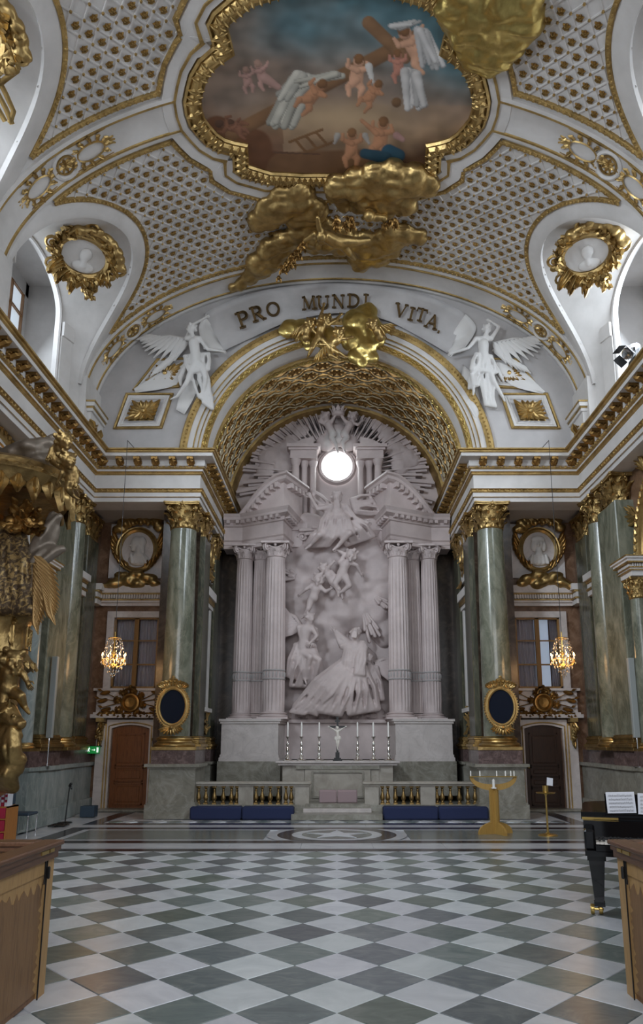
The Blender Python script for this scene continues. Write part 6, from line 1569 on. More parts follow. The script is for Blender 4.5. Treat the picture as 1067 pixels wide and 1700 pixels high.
ST_ = MT['stucco']
def ex(mb):
    drape(mb, [g(545, 850, .3), g(575, 850, .3)], [g(530, 892, .5), g(584, 884, .55)], 7, .11, .11, .15); drape(mb, [g(530, 880, .4), g(560, 885, .5)], [g(508, 906, .2), g(545, 905, .35)], 6, .10, .08, .1)
    drape(mb, [g(560, 880, .5), g(595, 865, .4)], [g(575, 905, .3), g(620, 890, .25)], 6, .10, .07, .1); drape(mb, [g(590, 850, .2), g(585, 830, .2)], [g(632, 852, .0), g(612, 822, .0)], 4, .10, .06)
    drape(mb, [g(545, 835, .25), g(540, 848, .3)], [g(520, 815, .15), g(520, 842, .2)], 3, .08, .06)
figure('father_figure', joints(g, 'he:559,826,.55 ch:560,850,.4 pe:556,880,.35 shL:545,842,.4 elL:527,845,.45 wrL:516,826,.4 shR:575,842,.4 elR:590,860,.5 wrR:605,866,.45 hiL:548,885,.4 knL:530,888,.65 anL:515,905,.4 hiR:565,885,.4 knR:580,885,.7 anR:560,907,.45'), 1.5, ST_, RL, ex, 0.028, f=(-.1, -.95, -.25), beard=True)
for s_, kk in (('he:583,922,.45 ch:572,938,.4 pe:568,952,.38 shL:565,933,.4 elL:572,920,.42 wrL:560,914,.35 shR:580,934,.4 elR:592,938,.4 wrR:598,950,.3 hiL:563,958,.4 knL:556,968,.45 anL:562,985,.35 hiR:573,958,.4 knR:580,972,.45 anR:568,982,.35', .95), ('he:528,962,.45 ch:524,978,.4 pe:520,992,.35 shL:517,972,.4 elL:508,978,.4 wrL:500,985,.3 shR:531,974,.4 elR:540,982,.42 wrR:548,978,.35 hiL:515,998,.35 knL:512,1010,.4 anL:506,1022,.3', .9), ('he:537,944,.4 ch:545,955,.35 pe:552,965,.32 shL:537,952,.38 elL:545,942,.38 wrL:552,935,.3 shR:550,950,.35 elR:558,958,.38 wrR:566,955,.3 hiL:555,970,.35 knL:562,978,.4 anL:568,990,.3', .8)):
    figure('cherub', joints(g, s_), kk, ST_, RL, voxel=0.022, child=True, f=(-.3, -.9, -.1))
def ex(mb):
    drape(mb, [g(492, 1072, .35), g(520, 1075, .4)], [g(478, 1120, .25), g(535, 1128, .25)], 8, .11, .10, .1); drape(mb, [g(500, 1085, .45), g(515, 1085, .5)], [g(482, 1138, .2), g(520, 1140, .2)], 5, .10, .06, .1); drape(mb, [g(515, 1040, .35), g(524, 1045, .4)], [g(512, 1062, .35), g(526, 1062, .35)], 4, .07, .07)
figure('angel_figure', joints(g, 'he:515,1026,.55 ch:507,1047,.45 pe:503,1075,.4 shL:496,1042,.45 elL:500,1062,.5 wrL:514,1068,.55 shR:516,1040,.5 elR:526,1056,.55 wrR:516,1066,.58 hiL:498,1082,.4 knL:515,1090,.65 anL:505,1125,.4 hiR:508,1082,.45 knR:530,1095,.6 anR:522,1130,.35'), 1.3, ST_, RL, ex, 0.026, f=(.5, -.8, -.3))
def ex(mb):
    drape(mb, [g(576, 1070, .42), g(604, 1072, .42)], [g(570, 1128, .5), g(604, 1130, .5)], 7, .10, .09, .12)
    drape(mb, [g(570, 1095, .5), g(576, 1120, .6)], [g(488, 1172, .3), g(525, 1186, .45)], 7, .10, .07, .16); drape(mb, [g(572, 1112, .6), g(584, 1122, .6)], [g(528, 1180, .5), g(565, 1186, .5)], 6, .10, .08, .05); drape(mb, [g(592, 1115, .6), g(606, 1110, .5)], [g(580, 1184, .5), g(628, 1176, .3)], 6, .10, .09, .08)
    drape(mb, [g(505, 1160, .35), g(530, 1165, .4)], [g(482, 1182, .35), g(505, 1186, .4)], 4, .07, .05); drape(mb, [g(574, 1062, .4), g(580, 1066, .4)], [g(558, 1048, .38), g(566, 1075, .42)], 4, .08, .06); drape(mb, [g(600, 1070, .5), g(608, 1075, .5)], [g(590, 1118, .72), g(604, 1120, .68)], 5, .06, .06, .08)
figure('kneeling_figure', joints(g, 'he:590,1050,.5 ch:589,1074,.42 pe:585,1108,.4 shL:577,1068,.42 elL:563,1068,.45 wrL:556,1050,.4 shR:602,1068,.42 elR:608,1088,.5 wrR:598,1100,.55 hiL:578,1115,.4 knL:562,1140,.65 anL:560,1165,.3 hiR:592,1115,.4 knR:600,1145,.6 anR:608,1168,.3'), 1.35, ST_, RL, ex, 0.028, f=(-.2, -.85, .45), beard=True)
def ex(mb): drape(mb, [g(605, 1108, .3), g(622, 1112, .3)], [g(598, 1160, .25), g(635, 1160, .2)], 6, .09, .08, .08)
figure('angel_figure', joints(g, 'he:611,1093,.4 ch:615,1112,.3 pe:612,1138,.25 shL:604,1108,.3 elL:598,1122,.4 wrL:592,1128,.45 shR:625,1108,.3 elR:630,1124,.3 wrR:620,1134,.4'), 1.1, ST_, RL, ex, 0.026, f=(-.7, -.7, 0))
wb = MB(); wing(wb, g(622, 1102, .15), g(652, 1095, .1), 0.7, 9, down=g(640, 1140) - g(622, 1102)); sub('wing', wb, ST_, RL)
wb = MB(); wing(wb, g(500, 1042, .2), g(474, 1015, .1), 0.75, 9, down=g(480, 1060) - g(500, 1042)); sub('wing', wb, ST_, RL)
# glory of the upper lunette: rays, clouds, cherubs with a crown
GLO = thing('glory_relief', 'white stucco sunburst with clouds and a crown borne by two cherubs above the oculus', 'relief', tuple(PY(559, 760, 20.2)))
rb_ = MB(); random.seed(12)
for i in range(46):
    a = -0.45 + (PI + 0.9) * i / 45
    if abs(math.degrees(a) - 90) < 14: continue
    o = V((0, 20.22, 9.6)); d = V((math.cos(a), 0, math.sin(a))); sd = V((-d.z, 0, d.x)); r0, r1 = 1.3, 2.25 + 0.55 * ((i * 7) % 5) / 4 + (0.35 if abs(math.cos(a)) > .8 else 0)
    for k in (-1, 0, 1):
        p = o + sd * (0.075 * k); L = r1 - 0.12 * abs(k) - 0.1 * random.random()
        q = [p + d * r0 + sd * 0.015, p + d * L + sd * 0.04, p + d * L - sd * 0.035, p + d * r0 - sd * 0.015]
        rb_.add([x for x in q] + [x + V((0, -0.13 - 0.07 * (k == 0), 0)) for x in q], [(7, 6, 5, 4), (0, 1, 5, 4), (1, 2, 6, 5), (2, 3, 7, 6), (3, 0, 4, 7)])
sub('sunbeams', rb_, ST_, GLO, smooth=0, kind='stuff')
pl = lambda x, y: PY(x, y, 20.12)
sub('cloud', cloud_mb([(445, 758, 18), (465, 748, 17), (482, 738, 17), (470, 768, 20), (440, 782, 15), (500, 715, 14), (480, 705, 12), (680, 762, 18), (657, 747, 17), (640, 722, 15), (665, 772, 18), (625, 705, 12), (559, 722, 22), (540, 735, 16), (580, 735, 16)], 0.04, 0.4, disp=0.04, place=pl), ST_, GLO, smooth=180)
g = px(20.0)
for s_ in ('he:540,692,.15 ch:545,706,.15 pe:552,720,.12 shL:538,703,.15 elL:530,700,.15 wrL:536,690,.2 shR:550,700,.18 elR:555,692,.2 wrR:558,686,.22 hiL:550,726,.12 knL:556,735,.16 anL:560,748,.1', 'he:586,692,.15 ch:580,706,.15 pe:572,720,.12 shL:574,701,.18 elL:568,692,.2 wrL:564,686,.22 shR:587,703,.15 elR:594,705,.15 wrR:600,700,.12 hiR:576,726,.12 knR:568,734,.16 anR:572,748,.1'):
    figure('cherub', joints(g, s_), 0.8, ST_, GLO, voxel=0.022, child=True, f=(0, -.9, -.4))
c = MB(); cc = g(561, 688, .2)
c.lathe([(0.17, -0.05), (0.20, 0.0), (0.19, 0.05)], 16, Matrix.Translation(cc))
for i in range(8): a = 2 * PI * i / 8; c.leaf(cc + V((.18 * math.cos(a), .18 * math.sin(a), .03)), (.3 * math.cos(a), .3 * math.sin(a), 1), (math.cos(a), math.sin(a), 0), .2, .13, .3, 1, 4); c.tube([cc + V((.18 * math.cos(a), .18 * math.sin(a), .05)), cc + V((.16 * math.cos(a), .16 * math.sin(a), .22)), cc + V((0, 0, .26))], .02, 5)
c.ell(cc + V((0, 0, .31)), .05, 8); sub('crown', c, ST_, GLO)
# ================================================================ FURNITURE AND SMALL THINGS
st = MB(); st.box(-3.40, 3.40, 16.0, 20.3, 0.0, 0.15); plat = structure('floor_sanctuary', st, MT['grey_marble'], smooth=0)
m = MB(); m.prism([(-0.98, 16.0)] + [(-0.98 + 1.96 * i / 16, 15.62 - 0.05 * math.sin(PI * i / 16)) for i in range(17)] + [(0.98, 16.0)], 0.0, 0.12, 'z')
m.obj('step', MT['grey_marble'], plat, smooth=0)
m = MB(); m.box(-0.74, 0.76, 15.92, 17.0, 0.12, 0.21, b=0.008); m.obj('step', MT['pale_marble'], plat, smooth=0)
m = MB(); m.box(-0.70, 0.72, 16.08, 17.0, 0.21, 0.30, b=0.008); m.obj('step', MT['grey_marble'], plat, smooth=0)
# altar table
t = thing('altar_table', 'grey veined marble altar table with a projecting front panel', 'altar', (0.02, 17.6, 0.15))
m = MB(); m.box(-1.48, 1.48, -0.56, 0.7, 1.00, 1.05, b=0.01); m.box(-1.42, 1.42, -0.50, 0.7, 0.95, 1.00); m.obj('table_top', MT['pale_marble'], t, smooth=0)
m = MB(); m.box(-1.32, 1.32, -0.40, 0.7, 0, 0.95); m.box(-0.78, 0.78, -0.46, -0.40, 0, 0.95); m.box(-0.98, -0.80, -0.43, -0.4, 0, 0.95); m.box(0.80, 0.98, -0.43, -0.4, 0, 0.95); m.obj('altar_body', MT['rail_marble'], t, smooth=0)
m = MB()
for a, b, c, d in ((-0.62, 0.62, 0.78, 0.82), (-0.62, 0.62, 0.2, 0.24), (-0.62, -0.58, 0.24, 0.78), (0.58, 0.62, 0.24, 0.78)): m.box(a, b, -0.50, -0.46, c, d)
m.box(-0.99, 0.99, -0.49, -0.4, 0.86, 0.95); m.obj('panel_molding', MT['grey_marble'], t, smooth=0)
for k, (a, b) in enumerate(((-0.40, 0.0), (0.01, 0.46))):
    m = MB(); m.box(a, b, 16.30, 16.58, 0.30, 0.575, b=0.02)
    tag(m.obj('pink_cushion', MT['pink_cloth']), ('left' if k == 0 else 'right') + ' of the two square mauve cushions before the altar', 'cushion', None)
# six candlesticks: build one, copy it
def candlestick():
    t = thing('altar_candlestick', '', 'candlestick', (0, 0, 0))
    m = MB(); m.lathe([(.11, 0), (.115, .015), (.10, .03), (.06, .06), (.035, .08), (.045, .10), (.05, .12), (.028, .15), (.02, .18), (.032, .21), (.04, .25), (.028, .30), (.018, .33), (.03, .36), (.035, .39), (.018, .42), (.016, .50), (.024, .53), (.05, .56), (.055, .575), (.03, .58)], 20)
    for i in range(3): a = 2 * PI * i / 3; m.ell((.10 * math.cos(a), .10 * math.sin(a), .012), .025, 6)
    m.obj('stick', MT['silver'], t)
    m = MB(); m.lathe([(.019, .575), (.019, .90), (.012, .91), (.002, .93)], 12); m.obj('candle', MT['wax'], t); return t
xs = (477, 500, 529.5, 593.5, 620, 645)
c0 = candlestick()
for i, x in enumerate(xs):
    wd = ('farthest left on the altar', 'second from the left on the altar', 'just left of the crucifix', 'just right of the crucifix', 'second from the right on the altar', 'farthest right on the altar')[i]
    lb = 'silver candlestick with a tall white candle, ' + wd
    o = c0 if i == 0 else dup(c0)
    o.location = ((x - 559) * 0.01455, 17.33, 1.20); o['label'] = lb; o['group'] = 'altar candlesticks'
# crucifix
t = thing('crucifix', 'black altar crucifix with a white figure on a stepped foot', 'crucifix', (0.015, 17.33, 1.20))
m = MB(); m.box(-.11, .11, -.09, .09, 0, .03); m.box(-.085, .085, -.07, .07, .03, .07); m.box(-.05, .05, -.045, .045, .07, .20); m.box(-.025, .025, -.02, .02, .2, 1.04); m.box(-.215, .215, -.02, .02, .78, .83); m.box(-.035, .035, -.025, .025, 1.02, 1.05); m.box(-.06, .06, -.03, -.02, .92, .97); m.obj('cross', MT['black_metal'], t, smooth=0)
figure('christ_figure', {k: V(v) for k, v in dict(he=(.0, -.05, .775), ch=(0, -.045, .69), pe=(0.01, -.05, .56), shL=(-.06, -.04, .72), elL=(-.12, -.035, .765), wrL=(-.185, -.03, .80), shR=(.06, -.04, .72), elR=(.12, -.035, .765), wrR=(.185, -.03, .80), hiL=(-.025, -.05, .54), knL=(-.02, -.08, .42), anL=(0, -.045, .30), hiR=(.035, -.05, .54), knR=(.03, -.08, .42), anR=(.005, -.05, .30)).items()}, .36, MT['ivory'], t, lambda mb: [mb.cap((-.05, -.06, .55 - .02 * i), (.06, -.065, .555 - .02 * i), .028, .03) for i in range(3)], 0.006, world=False, f=(.2, -.9, -.4))
# balustrades
bal = MB(); bal.box(-.045, .045, -.045, .045, 0, .03); bal.lathe([(.04, .03), (.042, .045), (.03, .06), (.028, .075), (.05, .11), (.056, .145), (.045, .19), (.028, .24), (.022, .28), (.03, .295), (.03, .31), (.022, .33), (.034, .355), (.04, .37)], 16); bal.box(-.042, .042, -.042, .042, .36, .40)
bal_me = bal.mesh('baluster', MT['gold_antique'])
for sx, sd in ((-1, 'left'), (1, 'right')):
    t = thing('altar_balustrade', 'low marble altar rail with brass balusters on the %s of the altar steps' % sd, 'balustrade', (0, 16.22, 0.15))
    a, b = sorted((sx * 0.62, sx * 3.24)); m = MB(); m.box(a - .02, b + .02, -.13, .13, .53, .56); m.box(a - .05, b + .05, -.17, .17, .56, .62, b=.015); m.obj('rail', MT['rail_marble'], t, smooth=0)
    m = MB(); m.box(a, b, -.15, .15, 0, .07); m.box(a, b, -.12, .12, .07, .13); m.obj('base_course', MT['grey_marble'], t, smooth=0)
    for p0, p1 in ((0.62, 0.93), (1.86, 2.19), (3.14, 3.24)):
        a, b = sorted((sx * p0, sx * p1)); m = MB(); m.box(a, b, -.10, .10, .13, .53); m.obj('post', MT['rail_marble'], t, smooth=0)
    for x in (1.02, 1.14, 1.31, 1.49, 1.67, 1.81, 2.24, 2.36, 2.54, 2.74, 2.93, 3.09): link('baluster', bal_me, t, (sx * x, 0, .13))
for i, (x0, x1) in enumerate(((-3.17, -2.06), (-2.05, -0.93), (1.00, 2.19), (2.20, 3.27))):
    m = MB(); m.box(x0, x1, 15.66, 16.02, 0.0, .27, b=.035)
    tag(m.obj('kneeler', MT['navy_cloth'], smooth=40), ('dark blue padded kneeler at the far left of the altar rail', 'dark blue padded kneeler left of the altar steps', 'dark blue padded kneeler right of the altar steps', 'dark blue padded kneeler at the far right, behind the candle stand')[i], 'kneeler', 'kneelers along the altar rail')
# crescent candle stand
t = thing('candle_stand', 'ochre wooden candle stand with a crescent top and small white candles', 'candle stand', (2.88, 13.3, 0), 0.0)
arc_ = [(.35 * math.cos(PI * i / 16), .02 + .19 * math.sin(PI * i / 16)) for i in range(17)]
for rz in (0.35, 0.35 + PI / 2):
    m = MB(); m.prism([(-.35, 0)] + arc_[::-1] + [(.35, 0)], -.022, .022, 'y', Matrix.Rotation(rz, 4, 'Z')); m.obj('foot_plate', MT['ochre_wood'], t, smooth=0)
m = MB()
for rz in (0.35, 0.35 + PI / 2): m.box(-.09, .09, -.02, .02, .18, .80, Matrix.Rotation(rz, 4, 'Z'))
m.obj('post', MT['ochre_wood'], t, smooth=0)
m = MB(); ou = [(.43 * math.cos(PI + PI * i / 20), 1.0 + .24 * math.sin(PI + PI * i / 20)) for i in range(21)]; inn = [(.37 * math.cos(PI + PI * i / 20), 1.0 + .13 * math.sin(PI + PI * i / 20)) for i in range(21)]
for i in range(20): m.prism([ou[i], ou[i + 1], inn[i + 1], inn[i]], -.022, .022, 'y')
m.obj('crescent', MT['ochre_wood'], t, smooth=0)
m = MB(); m.box(-.43, .43, -.05, .05, 1.0, 1.018); m.obj('candle_tray', MT['brass'], t, smooth=0)
for x in (-.41, -.24, .07, .23, .33, .39): m = MB(); m.lathe([(.012, 1.018), (.012, 1.10), (.003, 1.115)], 8, Matrix.Translation((x, 0, 0))); m.obj('candle', MT['wax'], t)
m = MB(); m.lathe([(.026, 0), (.026, .13), (.004, .15)], 10, Matrix.Translation((-.01, -.075, .82))); m.box(-.05, .03, -.11, -.02, .80, .82); m.obj('candle', MT['wax'], t)
# brass stand with a card
t = thing('brass_stand', 'slender brass stand with a round tray, cup and small white card', 'stand', (3.76, 13.05, 0))
m = MB(); m.lathe([(.17, 0), (.17, .012), (.14, .025), (.05, .035), (.022, .06), (.018, .12), (.016, .68), (.024, .70), (.03, .72)], 24); m.obj('pole', MT['brass'], t)
m = MB(); m.lathe([(.03, .72), (.16, .725), (.175, .745), (.165, .745), (.05, .735)], 28); m.obj('tray', MT['brass'], t)
m = MB(); m.lathe([(.05, .737), (.05, .86), (.044, .86), (.044, .75)], 20); m.obj('cup', MT['brass'], t)
m = MB(); m.box(-.055, .055, -.004, .004, .88, 1.02, Matrix.Rotation(-.2, 4, 'X') @ Matrix.Rotation(.15, 4, 'Y')); m.obj('card', MT['paper'], t, smooth=0)
# grand piano
t = thing('grand_piano', 'black lacquered grand piano with open keyboard at the right edge', 'piano', (2.36, 7.0, 0), math.radians(-19))
curve = [(0, 0.25), (1.5, 0.25), (1.5, 1.1), (1.42, 1.5), (1.15, 1.75), (.95, 2.1), (.80, 2.4), (.5, 2.55), (.2, 2.5), (.03, 2.3), (0, 2.0)]
m = MB(); m.prism(curve, .60, .86, 'z'); m.box(0.0, 1.5, -.02, .3, .56, .61); m.box(0, .10, -.02, .3, .61, .80, b=.02); m.box(1.4, 1.5, -.02, .3, .61, .80, b=.02); m.box(.10, 1.4, .22, .3, .68, .86); m.box(.1, 1.4, -.02, .01, .60, .66); m.obj('case', MT['black_lacquer'], t, smooth=0)
m = MB(); m.box(-.02, 1.5, .34, .62, .86, .885); m.box(-.02, 1.5, .60, .85, .885, .91); m.prism([(x * 1.01 - .01, y) for x, y in curve[2:]] + [(-.01, .85), (1.5, .85)], .86, .885, 'z'); m.obj('lid', MT['black_lacquer'], t, smooth=0)
m = MB(); m.box(-.01, .33, .325, .345, .862, .882); m.obj('lid_edge', MT['brass'], t, smooth=0)
for i in range(36):
    m = MB(); m.box(.105 + i * .0358, .138 + i * .0358, 0.01, .20, .665, .685); m.obj('white_key', MT['ivory'], t, smooth=0)
for i in range(36):
    if i % 7 in (2, 6): continue
    m = MB(); m.box(.13 + i * .0358, .15 + i * .0358, .08, .20, .685, .70); m.obj('black_key', MT['black_metal'], t, smooth=0)
for i, (x, y) in enumerate(((.10, .20), (1.40, .20), (.45, 2.2))):
    m = MB(); 
    for z0, z1, w0, w1 in ((.12, .50, .042, .072), (.50, .60, .085, .085), (.08, .12, .05, .05)):
        m.add([(x + a * w0, y + b * w0, z0) for a, b in ((-1, -1), (1, -1), (1, 1), (-1, 1))] + [(x + a * w1, y + b * w1, z1) for a, b in ((-1, -1), (1, -1), (1, 1), (-1, 1))], [(3, 2, 1, 0), (4, 5, 6, 7), (0, 1, 5, 4), (1, 2, 6, 5), (2, 3, 7, 6), (3, 0, 4, 7)])
    lg = m.obj('leg', MT['black_lacquer'], t, smooth=0)
    m = MB()
    for q in (-1, 1): m.lathe([(.002, -.018), (.045, -.018), (.05, 0), (.045, .018), (.002, .018)], 16, Matrix.Translation((x - .03 + q * .038, y + q * .01, .05)) @ Matrix.Rotation(PI / 2, 4, 'Y'))
    m.cap((x - .06, y, .05), (x + .02, y, .05), .014, .014, 8); m.cap((x, y, .06), (x, y, .10), .02, .02, 8); m.obj('caster', MT['brass'], lg)
m = MB(); m.box(.22, 1.1, .52, .54, .90, 1.10); m.box(.22, 1.1, .44, .54, .885, .905); m.obj('music_desk', MT['black_lacquer'], t, smooth=0)
m = MB(); m.box(.70, .74, .3, .34, .1, .6); m.box(.84, .88, .3, .34, .1, .6); m.box(.66, .92, .25, .36, .06, .1)
for q in (.72, .79, .86): m.box(q - .015, q + .015, .10, .26, .06, .075)
m.obj('pedal_lyre', MT['black_lacquer'], t, smooth=0)
random.seed(3)
PM = Matrix.Translation((2.36, 7.0, 0)) @ Matrix.Rotation(math.radians(-19), 4, 'Z')
for k, x0 in enumerate((.24, .525)):
    t2 = thing('music_sheet', ('left' if k == 0 else 'right') + ' white page of printed music on the piano desk', 'sheet music', tuple(PM @ V((x0, .475, .912))), math.radians(-19))
    R = Matrix.Rotation(-.10, 4, 'X') @ Matrix.Rotation(.04 * (1 if k else -1), 4, 'Y'); m = MB(); m.box(0, .27, -.004, .002, 0, .205, R); m.obj('page', MT['paper'], t2, smooth=0)
    m = MB()
    for s_ in range(5):
        z = .175 - s_ * .036
        for l in range(5): m.box(.02, .25, -.0052, -.0046, z - l * .0042, z - l * .0042 + .0008, R)
        for n_ in range(14): xx = .03 + n_ * .0155; zz = z - random.random() * .016; m.box(xx, xx + .005, -.0053, -.0046, zz, zz + .0035, R); m.box(xx + .004, xx + .0048, -.0053, -.0046, zz, zz + .013, R)
    m.obj('printed_staves', MT['ink'], t2, smooth=0, kind='stuff')
t = thing('piano_bench', 'black padded piano bench with brass fittings, half hidden by the right pew', 'bench', (2.62, 6.35, 0))
m = MB(); m.box(-.12, .7, -.17, .17, .40, .48, b=.02); m.obj('seat', MT['black_metal'], t)
for x in (-.08, .66):
    for y in (-.13, .13): m = MB(); m.cap((x, y, .015), (x, y, .40), .015, .022, 8); m.obj('leg', MT['black_lacquer'], t)
m = MB(); m.lathe([(.03, -.02), (.035, 0), (.03, .02)], 12, Matrix.Translation((-.12, -.08, .36)) @ Matrix.Rotation(PI / 2, 4, 'Y')); m.obj('brass_knob', MT['brass'], t)
# box pews in front
def pew(sx, sd):
    t = thing('box_pew', 'panelled wooden box pew with inlaid veneer at the %s front edge' % sd, 'pew', (sx * (1.915 if sx < 0 else 1.90), 5.0, 0))
    def B(m, x0, x1, *a, **k): m.box(*sorted((sx * x0, sx * x1)), *a, **k)
    m = MB(); B(m, 0.02, .07, -2.6, 0, 0, .92); B(m, .02, 1.6, -.05, 0, 0, .92); m.obj('panel_wall', MT['pew_wood'], t, smooth=0)
    m = MB(); B(m, -.045, .10, -2.6, .05, .925, .957, b=.008); B(m, .10, 1.6, -.10, .05, .925, .957, b=.008); B(m, -.03, .08, -2.6, .03, .895, .925); B(m, -.02, .07, -2.6, .01, .85, .895); B(m, .08, 1.6, -.08, .03, .895, .925); m.obj('top_rail', MT['pew_rail'], t, smooth=0)
    m = MB(); B(m, 0.0, .02, -.10, -.0, 0, .85); B(m, 0.0, .02, -1.05, -.95, 0, .85); B(m, 0, .02, -.95, -.10, .76, .85); m.obj('inlaid_frame', MT['pew_inlay'], t, smooth=0)
    random.seed(5); pts = []
    for i in range(22): pts.append((-.125, .05 + i * .03 + 0))
    jag = [(-.125 - (.02 + .045 * random.random()) * (1 if i % 2 else .3), .05 + .68 * i / 26) for i in range(27)] + [(-.13 - .78 * i / 24, .73 - (.02 + .05 * random.random()) * (1 if i % 3 else .3)) for i in range(1, 25)]
    m = MB(); m.prism(([(-.93, .04), (-.15, .04)] + jag + [(-.93, .70)]), *( (sx * 0.008, sx * 0.014) if sx > 0 else (-.014, -.008)), 'x'); m.obj('burl_panel', MT['pew_burl'], t, smooth=0)
    m = MB(); B(m, .010, .02, -.95, -.10, 0.04, .76); m.obj('veneer_ground', MT['pew_inlay'], t, smooth=0)
    m = MB(); B(m, -.036, -.03, -.30, -.19, .899, .921); m.obj('name_plate', MT['brass'], t, smooth=0); m = MB(); B(m, -.036, -.03, -.17, -.10, .899, .921); m.obj('name_plate', MT['brass'], t, smooth=0)
    m = MB(); B(m, -.008, 0.0, -.155, -.145, .70, .85); B(m, -.008, 0, -.125, -.12, 0, .85); m.cap((sx * -.02, -.13, .74), (sx * -.02, -.13, .80), .010, .010, 6); m.obj('hinge', MT['black_metal'], t, smooth=0)
pew(-1, 'left'); pew(1, 'right')
# left side: red book rack, chair, heater, stand, bin, sign
t = thing('book_rack', 'orange wooden rack holding red books at the left edge', 'rack', (-5.16, 11.4, 0))
m = MB(); m.box(-.45, .0, -.02, .30, .0, .06); m.box(.0, .03, -.04, .32, 0, .64); m.box(-.48, -.45, -.04, .32, 0, .64); m.box(-.45, 0, .28, .30, .06, .62); m.obj('frame', MT['shelf_wood'], t, smooth=0)
for z in (.06, .25, .44): m = MB(); m.box(-.45, 0, -.05, .28, z, z + .018); m.obj('shelf', MT['shelf_wood'], t, smooth=0)
for r in range(3):
    for c in range(2):
        m = MB(); m.box(-.22 * (c + 1) + .005, -.22 * c - .01, -.045, -.01, .08 + .19 * r, .24 + .19 * r, b=.005)
        tag(m.obj('hymn_book', MT['red_leather'], loc=(-5.16, 11.4, 0), smooth=0), 'red book facing out on the %s ledge of the orange rack, %s' % (('bottom', 'middle', 'top')[r], ('right', 'left')[c]), 'book', 'red books in the rack')
for i in range(7):
    m = MB(); x = -5.17 - .055 * i; m.box(x - .045, x, 11.40, 11.58, .626, .86 - .01 * (i % 3)); m.mi = 1; m.box(x - .04, x - .005, 11.396, 11.40, .70, .74); m.box(x - .04, x - .005, 11.396, 11.40, .78, .82)
    o = m.obj('songbook', [MT['red_leather' if i % 2 else 'paper'], MT['paper' if i % 2 else 'red_leather']], smooth=0); tag(o, 'red and white songbook upright on the orange rack, number %s from its right end' % ('one', 'two', 'three', 'four', 'five', 'six', 'seven')[i], 'book', 'books standing on the rack')
m = MB(); m.box(-.48, .03, -.04, .32, .62, .64); lt = m.obj('rack_top', MT['shelf_wood'], t, smooth=0)
t = thing('side_chair', 'dark blue upholstered chair with chrome legs beside the book rack', 'chair', (-5.52, 12.75, 0))
m = MB(); m.box(-.22, .22, -.20, .20, .38, .43, b=.02); m.obj('seat', MT['blue_paint'], t)
m = MB(); m.box(-.25, -.20, -.19, .19, .55, .80, b=.015); m.obj('backrest', MT['blue_paint'], t)
for x, y in ((-.21, -.18), (-.21, .18), (.20, -.18), (.20, .18)): m = MB(); m.cap((x, y, .01), (x, y, .80 if x < 0 else .38), .010, .010, 8); m.obj('leg', MT['chrome'], t)
m = MB(); m.box(-5.85, -5.68, 13.05, 14.02, .03, .36, b=.01); 
for i in range(16): m.box(-5.68, -5.668, 13.09 + i * .057, 13.12 + i * .057, .08, .32)
for y in (13.1, 13.95): m.box(-5.8, -5.72, y - .03, y + .03, 0, .04)
tag(m.obj('wall_heater', MT['bluegrey_marble'], smooth=0), 'low grey green ribbed heater box on the floor against the left dado', 'heater')
t = thing('microphone_stand', 'thin black stand leaning before the left wall', 'stand', (-5.62, 15.1, 0))
m = MB(); m.lathe([(.14, 0), (.14, .015), (.03, .03)], 20); m.cap((0, 0, .02), (.04, 0, .74), .014, .012, 8); m.obj('pole', MT['black_metal'], t)
m = MB(); m.cap((.04, 0, .74), (.07, -.02, .78), .025, .03, 8); m.cap((.08, -.02, .72), (.09, -.03, .69), .02, .02, 6); m.obj('lamp_head', MT['black_metal'], t)
random.seed(8)
m = MB()
for k in range(3):
    p = [V((-5.62 + random.uniform(-.05, .25), 14.75 + random.uniform(-.5, .25), .014)) for i in range(14)]
    q = []
    for i in range(len(p) - 1):
        for s in range(4): q.append(p[i].lerp(p[i + 1], s / 4) + V((.04 * math.sin(i * 2 + s), .03 * math.cos(i + s * 1.5), .006 * k)))
    m.tube(q, .011, 5)
tag(m.obj('cable_heap', MT['black_metal']), 'tangle of black cable on the floor by the left wall', 'cable')
m = MB(); c = PZ(143, 1357); m.box(c.x - .15, c.x + .16, c.y, c.y + .28, 0, .24, b=.01); m.box(c.x - .12, c.x + .13, c.y - .004, c.y, .03, .21)
tag(m.obj('blue_box', MT['blue_paint'], smooth=0), 'small slate blue box on the floor near the left door', 'box')
a, b = PY(143, 1239, 17.7), PY(164.5, 1251, 17.7)
t = thing('exit_sign', 'green emergency exit sign with running figure, arrow and doorway', 'sign', ((a.x + b.x) / 2, 17.7, (a.z + b.z) / 2))
w_, h_ = (b.x - a.x) / 2, (a.z - b.z) / 2
m = MB(); m.box(-w_, w_, 0, .04, -h_, h_); m.obj('sign_face', MT['sign_green'], t, smooth=0)
m = MB(); m.box(-w_, w_, .02, .3, h_ - .01, h_ + .02); m.obj('sign_housing', MT['black_metal'], t, smooth=0)
m = MB(); k = h_
def bar(x0, z0, x1, z1, r): 
    d = V((x1 - x0, z1 - z0)).normalized(); n_ = V((-d.y, d.x)) * r; m.prism([(x0 - n_.x, z0 - n_.y), (x1 - n_.x, z1 - n_.y), (x1 + n_.x, z1 + n_.y), (x0 + n_.x, z0 + n_.y)], -.004, .001, 'y')
u = w_
m.prism([(-.50 * u + .13 * k * math.cos(i * PI / 4), .58 * k + .15 * k * math.sin(i * PI / 4)) for i in range(8)], -.004, .001, 'y')
